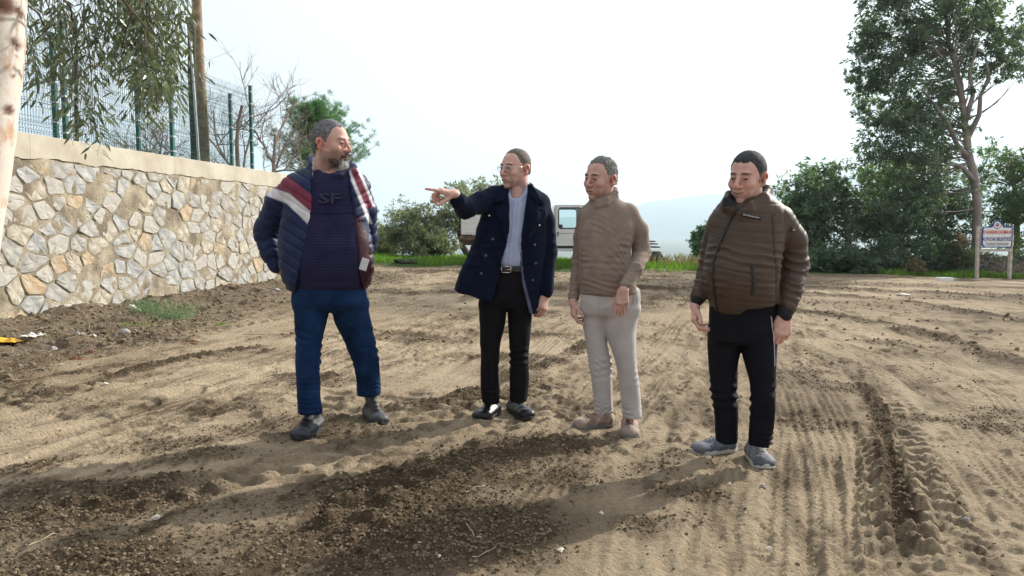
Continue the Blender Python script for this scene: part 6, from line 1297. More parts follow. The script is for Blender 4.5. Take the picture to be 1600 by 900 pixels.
    d = t2-h2; d = d/np.linalg.norm(d[:2]); m2 = G(586, 657); m2[2] = gz(*m2[:2]); shoe(pr, m2-d*.15, m2+d*.15, .33, .125, 'trail', c, M_boot, ankle_h=.175, name='boot')
    R = head(pr, pr.p(517, 225, .0), 1.16, math.radians(70), math.radians(4), math.radians(-2), sk, (.10, .10, .11), dict(grey=(.27, .27, .29), side=.0, gbias=.22, recede=.018, line=.078, thick=.009, slen=.006, curl=.0012, stubble=.6, nose=1.15, jaw=1.06, cheek=1.04, brow=(.06, .045, .04)))
    beard(pr, R, pr.p(517, 225, .0), 1.16, (.07, .055, .05), (.42, .41, .40))
    f2 = Field(pr.p(515, 262, 0)-.14, pr.p(515, 262, 0)+.14, .006); f2.cone(pr.p(512, 238, .01), pr.p(510, 285, .04), .066, .072, 0); f2.cone(pr.p(506, 258, .04), pr.p(504, 290, .05), .07, .09, .03); V, Q = f2.mesh(); pr.addbody(V, Q, np.tile(np.array(sk), (len(V), 1)))
    w = pr.p(434, 418, .12); hand(pr, w, (.75, .15, -.6), (-.5, -.6, -.2), 1, sk, 1.1, arm=aL[-2], curls=((.3, .3, .2),)*4)
    inner(pr, K, [([pr.p(490, 470), kl, pr.p(484, 640, -.02)], [.1, .08, .07]), ([pr.p(545, 470), kr, pr.p(578, 610, .18)], [.1, .08, .07])], [(aL, rL), (aR, rR)], sk); pr.finish()
man1()
# ---------------------------------------------------------------- man in the dark coat, pointing
M_coat = mat('navy_wool', (.007, .011, .030), rough=.9, var=.2, vscale=20, bump=.4, bscale=300, sheen=.04, spec=.06, vcol=True, bdist=.003)
M_shirt = mat('pale_blue_shirt', (.40, .47, .68), rough=.75, var=.06, vscale=9, bump=.2, bscale=60, spec=.2)
M_trb = mat('black_wool_trousers', (.010, .010, .013), rough=.8, var=.2, vscale=9, bump=.2, bscale=300, spec=.08)
M_belt = mat('black_leather', (.010, .010, .011), rough=.35, var=.1); M_silver = mat('silver_metal', (.75, .73, .68), rough=.22, metal=1.0, var=.03)
M_derby = mat('polished_black_leather', (.012, .012, .016), rough=.38, var=.1, bump=.05, bscale=80, vcol=True, spec=.35, coat=.0)
M_btn = mat('black_horn_button', (.02, .02, .024), rough=.2, spec=.8)
M_coatf = mat('navy_wool_facing', (.0065, .0105, .028), rough=.9, var=.2, vscale=20, bump=.4, bscale=300, spec=.08)
def man2():
    sk = (.62, .385, .33); Y0 = 5.22; pr = Person('tall man with glasses in a long dark navy coat, pointing left with raised arm', Y0, (-.05, Y0, gz(-.05, Y0)))
    K = pr.keys([(288, 796, 826, .06, .03), (298, 772, 848, .10, .01), (315, 758, 857, .13, 0), (346, 748, 856, .145, 0), (383, 738, 853, .15, 0), (412, 724, 850, .155, 0), (450, 710, 847, .165, 0), (472, 702, 845, .17, 0), (494, 698, 844, .17, 0)])
    IK = pr.keys([(290, 796, 824, .05, .0), (300, 780, 842, .085, 0), (320, 768, 848, .11, 0), (360, 765, 845, .122, -.005), (400, 766, 842, .125, -.01), (414, 766, 840, .12, -.01), (420, 768, 838, .105, 0)])
    aL = [pr.p(772, 306, .0), pr.p(748, 317, -.12), pr.p(727, 326, -.24), pr.p(716, 313, -.37)]; rL = [.066, .066, .062, .050]
    aR = [pr.p(843, 316, .01), pr.p(852, 345, .02), pr.p(856, 395, .03), pr.p(852, 455, -.03)]; rR = [.062, .066, .062, .052]
    f = torso_field(pr, K, aL+aR, .0066, .10); f.loft(K, k=0, n=2.3, cap=.04)
    f.chain([pr.p(806, 302, .03), aL[0]], [.055, .064], .05); f.chain([pr.p(812, 302, .03), aR[0]], [.055, .062], .05); f.chain(aL, rL, .025)
    zs = [pr.p(0, y)[2] for y in (280, 300, 330, 360, 400, 412, 440, 500)]; Lx = [pr.p(x, 300)[0] for x in (797, 795, 796, 796, 787, 783, 778, 758)]; Rx = [pr.p(x, 300)[0] for x in (827, 824, 820, 815, 811, 812, 816, 829)]
    def wedge(x, y, z):
        zz = z.ravel(); L = np.interp(-zz, -np.array(zs), Lx)[None, None, :]; R = np.interp(-zz, -np.array(zs), Rx)[None, None, :]; return np.maximum(np.maximum(L-x, x-R), y-(Y0-.03))
    f.custom(wedge, sub=True, k=.012)
    # hollow skirt and slanted hem
    x0, z0 = pr.p(708, 452)[[0, 2]]; x1, z1 = pr.p(828, 488)[[0, 2]]; f.custom(lambda x, y, z: z-(z0+(z1-z0)*np.clip((x-x0)/(x1-x0), -.3, 1.05))+0*y, sub=True, k=.01)
    a2 = f.twin(); a2.chain(aR, rR, .02); f.merge(a2, .008); f.cone(pr.p(808, 262, -.005), pr.p(808, 304, -.01), .058, .060, .01, sub=True)
    # turned-up collar and lapels
    f.chain([pr.p(789, 306, -.07), pr.p(792, 297, .02), pr.p(803, 284, .085), pr.p(820, 283, .085), pr.p(830, 290, .03), pr.p(833, 300, -.06)], [.014, .016, .018, .018, .018, .016], .012)
    f.chain([pr.p(828, 292, -.05), pr.p(842, 312, -.125), pr.p(846, 320, -.135)], [.022, .020, .012], .006, flat=((.2, 1, 0), .5)); f.chain([pr.p(833, 305, -.105), pr.p(832, 335, -.150), pr.p(822, 372, -.16), pr.p(815, 388, -.155)], [.022, .040, .022, .008], .005, flat=((0, 1, 0), .30))
    f.chain([pr.p(793, 298, -.08), pr.p(783, 314, -.125)], [.016, .018], .006, flat=((0, 1, 0), .5)); f.chain([pr.p(790, 310, -.105), pr.p(786, 345, -.150), pr.p(792, 375, -.155)], [.014, .030, .010], .005, flat=((0, 1, 0), .30))
    def disp(V, N):
        sL, dL = arm_s(V, aL); d = folds(V, .006, 4, 3.5, 3.)+ringfold(V, aL[1], (.8, .3, .2), .007, .10, 60)+ringfold(V, aR[2], (0, 0, 1), .006, .12, 55); px, py = project(V)
        return d+.004*np.sin(px*.16)*sstep(400, 450, py)*(V[:, 0] < pr.p(770, 400)[0]+.05)
    def colf(V, N):
        px, py = project(V); c = np.tile(np.array([.0065, .0105, .028]), (len(V), 1)); Rr = np.interp(py, [383, 412, 440, 490], [812, 812, 816, 829]); k = (py > 383) & (np.abs(px-Rr-1.5) < 2.4) & (N[:, 1] < .6) & (px > 805); c[k] = (.11, .12, .2); return c
    ct = pr.garment('coat', f, M_coat, disp, colf, 2)
    s = torso_field(pr, IK, [], .007, .08); s.loft(IK, k=0, n=2.2, cap=.03); s.cone(pr.p(808, 270, -.01), pr.p(808, 303, -.045), .054, .056, .006, sub=True); s.cone(pr.p(808, 296, -.10), pr.p(806, 309, -.14), .040, .012, .004, sub=True)
    s.chain([pr.p(796, 294, .02), pr.p(809, 290, .06), pr.p(824, 292, .02)], [.012]*3, .01)
    sh = pr.garment('shirt', s, M_shirt, lambda V, N: folds(V, .0055, 6, 4, 4.), None, 1); strip(pr, 'shirt', [(806, 314), (803, 350), (799, 390), (797, 412)], .030, .0012, M_shirt, sh, 'placket', lift=.001)
    for py in (322, 342, 362, 382, 402): button(pr, 'shirt', 806-(py-314)*.09, py, .0055, M_trimw, sh)
    flap(pr, 'shirt', [(792, 293), (793, 303), (796, 313), (801, 304), (798, 297)], M_shirt, sh, 'collar_leaf', .004, .003); flap(pr, 'shirt', [(825, 291), (823, 302), (815, 314), (808, 306), (815, 298)], M_shirt, sh, 'collar_leaf', .004, .003)
    flap(pr, 'coat', [(826, 303), (838, 323), (851, 325), (843, 346), (829, 372), (814, 392), (816, 360), (821, 330)], M_coatf, ct, 'lapel', .004, .004); flap(pr, 'coat', [(824, 287), (836, 296), (850, 318), (838, 321), (828, 304)], M_coatf, ct, 'collar_leaf', .008, .005)
    flap(pr, 'coat', [(794, 302), (783, 318), (772, 322), (780, 344), (790, 372), (795, 388), (796, 350)], M_coatf, ct, 'lapel', .004, .004); flap(pr, 'coat', [(790, 299), (783, 303), (771, 318), (783, 317), (792, 307)], M_coatf, ct, 'collar_leaf', .008, .005)
    for px, py, r, m in ((770, 374, .012, M_btn), (759, 400, .012, M_btn), (835, 383, .011, M_btn), (837, 412, .011, M_btn), (764.5, 337, .007, M_silver), (842.5, 352, .007, M_silver), (832, 438, .010, M_btn), (752, 428, .011, M_btn)): button(pr, 'coat', px, py, r, m, ct)  # the two silver discs stand in for highlights on brooch-like fastenings
    # trousers
    H = pr.keys([(414, 768, 838, .118, 0), (430, 764, 840, .125, 0), (455, 756, 838, .13, 0), (470, 750, 833, .125, 0), (482, 751, 831, .10, 0)])
    LL = pr.keys([(470, 748, 793, .105, -.01), (500, 749, 791, .098, -.01), (535, 750, 782, .085, -.01), (553, 750, 780, .078, -.02), (590, 750, 780, .07, -.01), (618, 752, 781, .068, 0), (630, 754, 780, .068, .0)])
    RL = pr.keys([(470, 791, 833, .105, .0), (500, 793, 831, .098, .0), (535, 795, 829, .085, .0), (553, 796, 827, .078, -.01), (590, 796, 827, .07, .0), (616, 796, 824, .068, .02), (627, 797, 823, .068, .02)])
    t = Field((-.30, Y0-.22, .02), (.22, Y0+.22, 1.15), .007); t.loft(H, k=0, n=2.2, cap=.02); t2 = t.twin(); t2.loft(LL, k=0, n=2.0, cap=.010, grow=-.002); t2.loft(RL, k=.006, n=2.0, cap=.010, grow=-.002); t.merge(t2, .03)
    kl, kr = pr.p(765, 556), pr.p(812, 556)
    tr = pr.garment('trousers', t, M_trb, lambda V, N: folds(V, .006, 4, 3, 7.)+ringfold(V, kl, (0, 0, 1), .006, .08, 70)+ringfold(V, kr, (.2, 0, 1), .006, .08, 70)+ringfold(V, pr.p(788, 618), (.1, 0, 1), .008, .06, 90), None, 2)
    b = torso_field(pr, H, [], .006, .06); zb0, zb1 = pr.p(0, 424)[2], pr.p(0, 414.5)[2]; HB = [(z, cx, cy, a+.012, bb+.012) for z, cx, cy, a, bb in pr.keys([(408, 768, 838, .118, 0), (430, 764, 840, .125, 0)])]; b.loft(HB, k=0, n=2.2, cap=.001); b.custom(lambda x, y, z: np.abs(z-(zb0+zb1)/2)-(zb1-zb0)/2+0*x+0*y, sub=True) if False else None
    b.F = np.maximum(b.F, (np.abs(b.ax[2]-(zb0+zb1)/2)-(zb1-zb0)/2)[None, None, :]).astype(np.float32); bl = pr.garment('belt', b, M_belt, None, None, 0)
    q = pr.p(791, 419.5); y = pr.front('belt', q[0], q[2])-.006; mb = MB(); wq, hq = .031, .020
    for (a, b_) in (((-wq, -hq), (wq, -hq)), ((wq, -hq), (wq, hq)), ((wq, hq), (-wq, hq)), ((-wq, hq), (-wq, -hq))): mb.tube([np.array([q[0]+a[0], y, q[2]+a[1]])-pr.o, np.array([q[0]+b_[0], y, q[2]+b_[1]])-pr.o], .0032, 6)
    mb.tube([np.array([q[0], y, q[2]])-pr.o, np.array([q[0]+wq, y-.001, q[2]])-pr.o], .0022, 5); mb.build('buckle', M_silver, bl, True)
    c = ((.012, .012, .016), None, None, M_sole_d, M_lace_d)
    m1 = G(761, 652); m1[2] = gz(*m1[:2]); d = np.array([-.42, -1, 0]); d /= np.linalg.norm(d); shoe(pr, m1-d*.14, m1+d*.14, .315, .118, 'derby', c, M_derby, ankle_h=.085)
    m2 = G(813, 649); m2[2] = gz(*m2[:2]); d = np.array([.45, -1, 0]); d /= np.linalg.norm(d); shoe(pr, m2-d*.14, m2+d*.14, .315, .118, 'derby', c, M_derby, ankle_h=.085)
    hc = pr.p(806, 264, -.01); R = head(pr, hc, 1.10, math.radians(-46), math.radians(3), math.radians(2), sk, (.12, .10, .085), dict(grey=(.22, .2, .18), side=.1, recede=.022, line=.082, thick=.0045, slen=.004, curl=.001, stubble=.18, brow=(.09, .06, .045), strands=1500, nose=1.05))
    f2 = Field(hc+[-.13, -.10, -.24], hc+[.13, .16, 0], .006); f2.cone(pr.p(809, 278, .01), pr.p(808, 316, .0), .056, .060, 0); V, Q = f2.mesh(); pr.addbody(V, Q, np.tile(np.array(sk), (len(V), 1)))
    # glasses
    g = MB(); T = lambda A: rot_to(np.array(A, float), R, hc, 1.10)-pr.o
    for sx in (-1, 1):
        a = np.linspace(0, 2*math.pi, 21); ring = [(sx*.033+.025*math.copysign(abs(math.cos(t))**.7, math.cos(t)), -.106+.006*abs(math.cos(t)), .003+.0165*math.copysign(abs(math.sin(t))**.8, math.sin(t))) for t in a]; g.tube(T(ring), .0013, 5); g.tube(T([(sx*.058, -.100, .008), (sx*.074, -.06, .010), (sx*.083, .0, .012)]), .0016, 5)
    g.tube(T([(-.008, -.106, .006), (0, -.109, .009), (.008, -.106, .006)]), .0013, 5); gla = g.build('glasses', M_silver, pr.root, True)
    for sx in (-1, 1):
        mb = MB(); a = np.linspace(0, 2*math.pi, 20, endpoint=False); mb.add(T([(sx*.033+.0245*math.copysign(abs(math.cos(t))**.7, math.cos(t)), -.106+.006*abs(math.cos(t)), .003+.016*math.copysign(abs(math.sin(t))**.8, math.sin(t))) for t in a]), [list(range(20))]); mb.build('lens', M_lens, gla)
    sc3 = 1.12; w = pr.p(712, 303, -.40)
    hand(pr, w, (-.80, -.30, .16), (.1, -.15, 1), -1, sk, sc3, arm=aL[2], curls=((.02, .04, .03), (.75, 1.1, .6), (.95, 1.2, .7), (1.1, 1.2, .7)), tdir=(.6, .15, -.75), tcurl=.25, spread=.0)
    w = pr.p(851, 461, -.04); hand(pr, w, (-.12, -.2, -1), (.75, -.6, 0), -1, sk, 1.05, arm=aR[2], curls=((.45, .7, .4), (.55, .8, .4), (.65, .8, .4), (.7, .8, .4)), tdir=(.8, .35, -.35))
    inner(pr, IK, [([pr.p(772, 450), kl, pr.p(767, 620)], [.09, .07, .06]), ([pr.p(812, 450), kr, pr.p(811, 618)], [.09, .07, .06])], [(aL, rL), (aR, rR)], sk); pr.finish()
M_lens = bpy.data.materials.new('spectacle_lens'); M_lens.use_nodes = True; nt = M_lens.node_tree; a_ = nt.nodes.new('ShaderNodeBsdfTransparent'); a_.inputs[0].default_value = (.78, .8, .86, 1); b2_ = nt.nodes.new('ShaderNodeBsdfGlossy'); b2_.inputs['Roughness'].default_value = .05
c_ = nt.nodes.new('ShaderNodeMixShader'); c_.inputs[0].default_value = .10; nt.links.new(a_.outputs[0], c_.inputs[1]); nt.links.new(b2_.outputs[0], c_.inputs[2]); nt.links.new(c_.outputs[0], nt.nodes['Material Output'].inputs[0])
man2()
# ---------------------------------------------------------------- man in the beige sweater
M_bei = mat('beige_fine_knit', (.245, .195, .165), rough=.9, var=.1, vscale=16, bump=.22, bscale=260, rib=('X', 30, .2), sheen=.05, spec=.1, bdist=.003)
M_chi = mat('pale_stone_chinos', (.48, .45, .455), rough=.85, var=.07, vscale=9, bump=.2, bscale=260, spec=.1)
M_tan = mat('tan_suede', (.3, .2, .14), rough=.8, var=.2, vscale=25, bump=.3, bscale=150, vcol=True); M_sole_g = mat('grey_rubber_sole', (.16, .165, .17), rough=.8, var=.15); M_lace_m = mat('maroon_lace', (.12, .04, .05), rough=.8)
def man3():
    sk = (.56, .34, .295); Y0 = 4.88; pr = Person('grey haired man in beige turtleneck sweater and pale chinos looking left', Y0, (.60, Y0, gz(.6, Y0)))
    K = pr.keys([(305, 924, 964, .062, .0), (318, 920, 968, .075, 0), (328, 909, 987, .10, 0), (345, 905, 994, .125, 0), (370, 903, 990, .135, -.01), (400, 904, 984, .142, -.02), (430, 905, 988, .148, -.02), (450, 906, 996, .145, -.01), (461, 908, 998, .14, 0)])
    aR = [pr.p(981, 333, .0), pr.p(997, 360, .02), pr.p(1003, 394, .03), pr.p(992, 422, -.13), pr.p(977, 446, -.215)]; rR = [.060, .062, .058, .046, .037]
    aL = [pr.p(916, 338, .03), pr.p(909, 370, .08), pr.p(905, 405, .11), pr.p(896, 464, .04)]; rL = [.052, .052, .046, .036]
    f = torso_field(pr, K, aL+aR, .0064, .09); f.loft(K, k=0, n=2.2, cap=.02); f.chain([pr.p(940, 326, .02), aR[0]], [.05, .058], .05); f.chain([pr.p(940, 326, .02), aL[0]], [.05, .052], .05); a2 = f.twin(); a2.chain(aR, rR, .02); a2.chain(aL, rL, .02); a2.cone(pr.p(940, 326, .02), aR[0], .045, .055, .03); f.merge(a2, .009)
    ck = [(926, 312, -.03), (934, 316, -.075), (948, 312, -.075), (962, 301, -.02), (961, 296, .05), (942, 297, .08), (927, 305, .04), (926, 312, -.03)]; f.chain([pr.p(*q) for q in ck], [.017]*8, .008); f.chain([pr.p(a, b+7, c*1.08) for a, b, c in ck], [.019]*8, .004)
    xa = (aR[4]-aR[3])/np.linalg.norm(aR[4]-aR[3]); xb = np.array([.1, 0, 1.])
    def disp(V, N):
        px, py = project(V); d = folds(V, .0025, 4, 3, 8.)+ringfold(V, aR[2], (.1, 0, 1), .006, .07, 90)+ringfold(V, aR[3], xa, .004, .09, 110)+ringfold(V, pr.p(950, 452), xb, .008, .05, 100)+ringfold(V, aL[2], (0, 0, 1), .005, .08, 90)
        return d-.004*np.exp(-((py-462)/1.5)**2)+.003*(py > 456)
    sw = pr.garment('sweater', f, M_bei, disp, None, 2)
    H = pr.keys([(448, 907, 998, .125, 0), (462, 907, 1000, .13, 0), (478, 908, 999, .13, 0), (492, 909, 995, .11, 0)])
    LL = pr.keys([(480, 908, 953, .105, .02), (510, 909, 947, .098, .03), (540, 915, 950, .085, .03), (567, 920, 957, .076, .02), (607, 925, 958, .07, .03), (636, 928, 958, .066, .04), (645, 928, 958, .069, .04)])
    RL = pr.keys([(480, 938, 1000, .11, -.01), (510, 941, 995, .105, -.02), (540, 952, 994, .09, -.03), (570, 962, 995, .080, -.04), (607, 968, 1000, .075, -.03), (640, 972, 1002, .07, -.03), (652, 972, 1003, .072, -.03)])
    t = Field((.38, Y0-.22, .02), (.90, Y0+.24, 1.05), .0066); t.loft(H, k=0, n=2.2, cap=.02); t2 = t.twin(); t2.loft(LL, k=0, n=2.0, cap=.010, grow=-.002); t2.loft(RL, k=.006, n=2.0, cap=.010, grow=-.002); t.merge(t2, .03); kl, kr = pr.p(938, 565, .02), pr.p(978, 568, -.04)
    tr = pr.garment('trousers', t, M_chi, lambda V, N: folds(V, .007, 5, 3, 3.)+ringfold(V, kl, (.2, 0, 1), .007, .07, 80)+ringfold(V, kr, (-.2, 0, 1), .007, .07, 80)+ringfold(V, pr.p(943, 640), (.2, 0, 1), .008, .05, 110)+ringfold(V, pr.p(988, 645), (-.1, 0, 1), .008, .05, 110)+ringfold(V, pr.p(940, 480), (-.5, 0, .8), .005, .07, 70), None, 2)
    strip(pr, 'trousers', [(991, 462), (989, 474), (984, 482)], .010, .0015, M_chi, tr, 'pocket_edge', n=12); strip(pr, 'trousers', [(934, 460), (937, 480), (940, 492)], .010, .0015, M_chi, tr, 'fly', n=12)
    c = ((.22, .15, .115), (.34, .27, .225), None, M_sole_g, M_lace_m)
    m1 = G(929, 666); m1[2] = gz(*m1[:2]); d = np.array([-1, -.42, 0]); d /= np.linalg.norm(d); shoe(pr, m1-d*.12, m1+d*.14, .30, .112, 'trail', c, M_tan, ankle_h=.095)
    m2 = G(984, 677); m2[2] = gz(*m2[:2]); d = np.array([-.16, -1, 0]); d /= np.linalg.norm(d); shoe(pr, m2-d*.14, m2+d*.14, .30, .114, 'trail', c, M_tan, ankle_h=.095)
    hc = pr.p(939, 280, -.01); R = head(pr, hc, 1.10, math.radians(-48), math.radians(4), math.radians(4), sk, (.16, .155, .15), dict(grey=(.42, .41, .40), side=.75, gbias=.1, recede=.03, line=.086, thick=.010, slen=.006, curl=.0055, cf=85, stubble=.3, brow=(.03, .025, .022), jaw=.98, nose=1.12, comb=(0, .1, .3)))
    w = pr.p(974, 452, -.235); hand(pr, w, (-.12, -.15, -1), (-.30, -.9, .1), 1, sk, .97, arm=aR[3], curls=((.35, .5, .3), (.35, .45, .3), (.4, .5, .3), (.45, .5, .3)), tdir=(.85, .4, -.4), spread=.015)
    w = pr.p(895, 470, .03); hand(pr, w, (.06, -.15, -1), (-.9, .0, .1), -1, sk, 1.05, arm=aL[2], curls=((.4, .6, .4), (.55, .7, .4), (.6, .75, .5), (.65, .8, .5)), tdir=(.7, .5, -.5))
    inner(pr, K[2:], [([pr.p(930, 460), kl, pr.p(943, 640, .03)], [.09, .07, .06]), ([pr.p(970, 460), kr, pr.p(988, 645, -.03)], [.09, .07, .06])], [(aL, rL), (aR, rR)], sk); pr.finish()
man3()
# ---------------------------------------------------------------- man in the brown padded jacket
M_brn = mat('brown_padded_nylon', (.075, .052, .039), rough=.55, var=.10, vscale=14, bump=.3, bscale=60, spec=.25, vcol=True, bdist=.006)
M_knc = mat('black_knit_cuff', (.012, .012, .014), rough=.9, var=.1, bump=.5, bscale=150)
M_jog = mat('black_track_trousers', (.010, .011, .016), rough=.8, var=.15, vscale=9, bump=.2, bscale=300, spec=.08)
M_run = mat('grey_mesh_shoe', (.14, .14, .17), rough=.7, var=.2, vscale=40, bump=.4, bscale=260, vcol=True); M_sole_w = mat('pale_grey_sole', (.5, .5, .47), rough=.7, var=.12, vscale=20); M_lace_g = mat('grey_lace', (.3, .3, .32), rough=.8)
def man4():
    sk = (.62, .375, .32); Y0 = 4.28; pr = Person('smiling man in zipped brown padded jacket, black trousers and grey running shoes', Y0, (1.26, Y0, gz(1.26, Y0)))
    K = pr.keys([(303, 1136, 1202, .075, .0), (316, 1126, 1214, .10, 0), (330, 1117, 1226, .125, 0), (350, 1113, 1228, .145, 0), (380, 1108, 1224, .16, -.01), (410, 1101, 1218, .178, -.03), (435, 1100, 1214, .185, -.035), (460, 1105, 1214, .178, -.025), (480, 1111, 1213, .16, -.01), (490, 1113, 1212, .155, 0)])
    aR = [pr.p(1220, 345, .0), pr.p(1236, 375, .02), pr.p(1241, 415, .03), pr.p(1236, 450, -.03), pr.p(1229, 479, -.08)]; rR = [.078, .084, .078, .066, .052]
    aL = [pr.p(1124, 350, .05), pr.p(1114, 385, .12), pr.p(1106, 425, .14), pr.p(1092, 462, .05)]; rL = [.068, .066, .060, .047]
    f = torso_field(pr, K, aL+aR, .0062, .10); f.loft(K, k=0, n=2.25, cap=.035); f.chain([pr.p(1172, 328, .02), aR[0]], [.07, .078], .05); f.chain([pr.p(1165, 328, .03), aL[0]], [.06, .066], .05); a2 = f.twin(); a2.chain(aR, rR, .02); a2.chain(aL, rL, .02); f.merge(a2, .010)
    col = [pr.p(1151, 322, -.115), pr.p(1136, 313, -.085), pr.p(1139, 304, .0), pr.p(1160, 296, .075), pr.p(1185, 291, .085), pr.p(1199, 297, .02), pr.p(1194, 308, -.06), pr.p(1172, 320, -.115), pr.p(1160, 330, -.13)]
    f.chain(col, [.013, .019, .020, .021, .023, .025, .022, .016, .012], .016); f.chain([q-np.array([0, 0, .035]) for q in col], [.017, .024, .026, .026, .026, .028, .026, .02, .014], .02)
    f.cone(pr.p(1167, 268, -.01), pr.p(1168, 316, -.01), .064, .062, .01, sub=True)
    hx = [pr.p(q, 480)[0] for q in (1090, 1143, 1152, 1214)]; hz_ = [pr.p(1160, q)[2] for q in (489, 488, 479, 473)]
    def hem(x, y, z): return np.maximum(z-np.interp(x.ravel(), hx, hz_)[:, None, None]+0*y, (x-pr.p(1213, 480)[0])*1.0+0*y+0*z)
    f.custom(hem, sub=True, k=.006)
    def reg(V):
        sR, dR = arm_s(V, aR); sL, dL = arm_s(V, aL); px, py = project(V); return sR, dR, sL, dL, px, py
    def disp(V, N):
        sR, dR, sL, dL, px, py = reg(V); eR = np.interp(py, [320, 340, 380, 420, 480], [1222, 1206, 1208, 1213, 1213]); A = (px > eR) & (dR < .11); Bm = (dL < .085) & (px < np.interp(py, [340, 400, 440, 500], [1114, 1106, 1101, 1104]))
        ph = (py-.10*(px-1160)-4*np.cos((px-1160)/40))/15.6; ph = np.where(A, sR/.058+.1*np.sin(px*.2), ph); ph = np.where(Bm, sL/.055, ph); fr = np.abs(((ph+.5) % 1)-.5)
        d = .0036*np.minimum(fr*6, 1)**.6-.0026; d = d*(1+.4*noise3(V[:, 0]*9, V[:, 1]*9, V[:, 2]*9)); d = np.where(py < 318, -.0, d); e = np.abs(px-eR); d = d-.010*np.exp(-(e/1.6)**2)*(py > 335)*(N[:, 1] < 0)
        return d+folds(V, .0028, 5, 4, 2.)+ringfold(V, aR[2], (.1, 0, 1), .009, .07, 75)+ringfold(V, aR[3], (.1, 0, 1), .008, .06, 90)+.006*(py > 484)*0
    def colf(V, N):
        px, py = project(V); c = np.tile(np.array([.074, .051, .038]), (len(V), 1)); sR, dR = arm_s(V, aR); inn = (py < 326) & (N[:, 1] > .15) & (V[:, 1] < Y0) | ((py < 322) & (px < 1152) & (V[:, 1] < Y0+.02)); c[inn] = (.014, .014, .017)
        hood = (py < 300) & (px > 1190) & (N[:, 0] < .1); c[hood] = (.014, .014, .017); return c
    jk = pr.garment('jacket', f, M_brn, disp, colf, 2)
    M_zp = mat('black_zip', (.012, .012, .014), rough=.4); strip(pr, 'jacket', [(1154, 324), (1146, 336), (1137, 355), (1127, 380), (1119, 405), (1117, 430), (1119, 455), (1122, 486)], .014, .003, M_zp, jk, 'zip', lift=.004)
    strip(pr, 'jacket', [(1176, 415), (1177, 440), (1175, 461)], .020, .002, M_zp, jk, 'pocket', lift=.003, n=16); sp = strip(pr, 'jacket', [(1158, 335), (1172, 338), (1188, 341)], .019, .002, M_zp, jk, 'chest_strip', lift=.004, n=16)
    for i in range(12): q = (1161+2.1*i, 335.6+.44*i); button(pr, 'chest_strip', *q, .0035, M_trimw, sp, 'print_mark') if False else strip(pr, 'jacket', [(q[0], q[1]), (q[0]+1.2, q[1]+.3)], .006+.004*((i*7) % 3 == 0), .0006, M_trimw, sp, 'print_mark', lift=.0068, n=3)
    lg = strip(pr, 'jacket', [(1236, 357), (1241, 360)], .022, .002, M_zp, jk, 'sleeve_badge', lift=.002, n=5); strip(pr, 'jacket', [(1236.5, 359), (1240.5, 360)], .008, .001, M_trimw, lg, 'badge_mark', lift=.004, n=4)
    for a, r_, nm in ((aR, .043, 'cuff'), (aL, .038, 'cuff')):
        d = (a[-1]-a[-2]); d /= np.linalg.norm(d); g = Field(a[-1]-.12, a[-1]+.12, .006); g.cone(a[-1]-d*.01, a[-1]+d*(.052 if a is aR else .030), r_+.004, r_-.002, 0); pr.garment(nm, g, M_knc, None, None, 1)
    H = pr.keys([(452, 1114, 1210, .125, 0), (470, 1110, 1212, .14, 0), (490, 1109, 1213, .14, 0), (515, 1108, 1213, .135, 0), (535, 1108, 1212, .11, 0)])
    LL = pr.keys([(510, 1107, 1160, .12, .05), (543, 1107, 1157, .112, .06), (577, 1107, 1152, .10, .07), (610, 1111, 1152, .088, .06), (647, 1115, 1152, .08, .07), (678, 1118, 1151, .072, .08), (690, 1118, 1151, .072, .08)])
    RL = pr.keys([(510, 1156, 1213, .12, -.01), (543, 1158, 1212, .115, -.02), (577, 1165, 1211, .105, -.03), (610, 1172, 1211, .09, -.04), (647, 1173, 1210, .082, -.03), (688, 1170, 1205, .075, -.03), (697, 1170, 1204, .074, -.03)])
    t = Field((1.0, Y0-.22, -.02), (1.58, Y0+.28, 1.0), .0068); t.loft(H, k=0, n=2.2, cap=.02); t2 = t.twin(); t2.loft(LL, k=0, n=2.0, cap=.010, grow=-.002); t2.loft(RL, k=.006, n=2.0, cap=.010, grow=-.002); t.merge(t2, .03); kl, kr = pr.p(1131, 610, .06), pr.p(1192, 615, -.04)
    tr = pr.garment('trousers', t, M_jog, lambda V, N: folds(V, .008, 5, 4, 6.)+ringfold(V, kl, (.2, 0, 1), .006, .08, 70)+ringfold(V, kr, (-.2, 0, 1), .006, .08, 70)+ringfold(V, pr.p(1135, 680), (.2, 0, 1), .007, .05, 110)+ringfold(V, pr.p(1188, 685), (-.1, 0, 1), .008, .05, 110), None, 2)
    strip(pr, 'trousers', [(1203, 494), (1205, 510), (1207, 540), (1207, 570)], .004, .0015, M_trimw, tr, 'piping', n=20)
    c = ((.085, .10, .145), (.15, .15, .17), None, M_sole_w, M_lace_g); c2 = ((.17, .16, .17), (.085, .10, .14), None, M_sole_w, M_lace_g)
    m1 = G(1117, 706); m1[2] = gz(*m1[:2]); d = np.array([-1, -.34, 0]); d /= np.linalg.norm(d); shoe(pr, m1-d*.13, m1+d*.15, .30, .114, 'run', c, M_run, ankle_h=.085)
    m2 = G(1186, 722); m2[2] = gz(*m2[:2]); d = np.array([-.03, -1, 0]); d /= np.linalg.norm(d); shoe(pr, m2-d*.14, m2+d*.14, .30, .118, 'run', c2, M_run, ankle_h=.085)
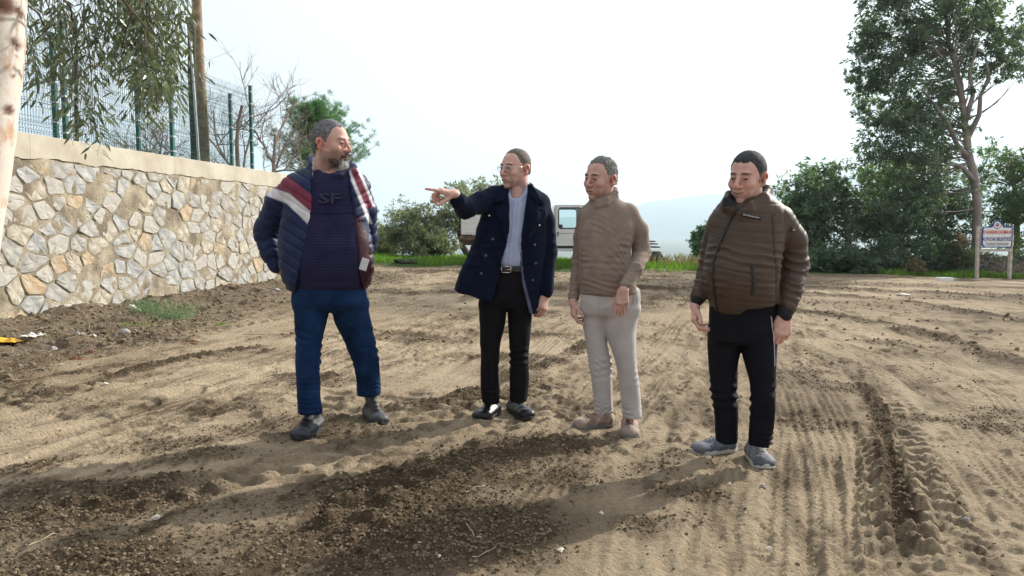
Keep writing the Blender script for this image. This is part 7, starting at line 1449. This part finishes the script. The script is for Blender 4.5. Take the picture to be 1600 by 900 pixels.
    hc = pr.p(1168, 278, -.03); R = head(pr, hc, 1.15, math.radians(-42), math.radians(8), math.radians(4), sk, (.035, .035, .04), dict(grey=(.17, .165, .16), side=.75, gbias=-.05, recede=.010, line=.068, curl=.0008, thick=.010, slen=.006, stubble=.16, brow=(.04, .03, .028), jaw=.95, cheek=.98, nose=1.15, gazez=-.2, smile=1.0, comb=(0, .5, 0)))
    f2 = Field(hc+[-.13, -.10, -.24], hc+[.13, .16, 0], .006); f2.cone(pr.p(1168, 298, .0), pr.p(1168, 330, .0), .064, .075, 0); V, Q = f2.mesh(); pr.addbody(V, Q, np.tile(np.array(sk), (len(V), 1)))
    w = pr.p(1226, 492, -.10); hand(pr, w, (-.14, -.15, -1), (.15, -1, .1), 1, sk, 1.18, arm=aR[3], curls=((.5, .7, .4), (.55, .8, .4), (.6, .8, .45), (.65, .85, .5)), tdir=(.85, .4, -.35))
    w = pr.p(1086, 476, .04); hand(pr, w, (-.05, -.3, -1), (-.85, .35, .1), -1, sk, 1.05, arm=aL[2], curls=((.45, .6, .4), (.55, .65, .4), (.6, .7, .4), (.7, .75, .4)), tdir=(.75, .5, -.4))
    inner(pr, K[2:], [([pr.p(1135, 500, .04), kl, pr.p(1135, 680, .07)], [.09, .08, .06]), ([pr.p(1185, 500), kr, pr.p(1187, 690, -.03)], [.09, .08, .06])], [(aL, rL), (aR, rR)], sk); pr.finish()
man4()
# ================================================================ HAZE
hb = MB(); hb.box((-9500, -420, -80), (9500, 7600, 760)); hz = hb.build('haze', None); hz['kind'] = 'stuff'
hm = bpy.data.materials.new('haze_air'); hm.use_nodes = True; nt = hm.node_tree; nt.nodes.clear()
ho = nt.nodes.new('ShaderNodeOutputMaterial'); hv = nt.nodes.new('ShaderNodeVolumePrincipled'); hv.inputs['Color'].default_value = (.69, .86, 1.0, 1)
hv.inputs['Density'].default_value = 2.3e-4; hv.inputs['Anisotropy'].default_value = .3
nt.links.new(hv.outputs[0], ho.inputs['Volume']); hz.data.materials.append(hm)
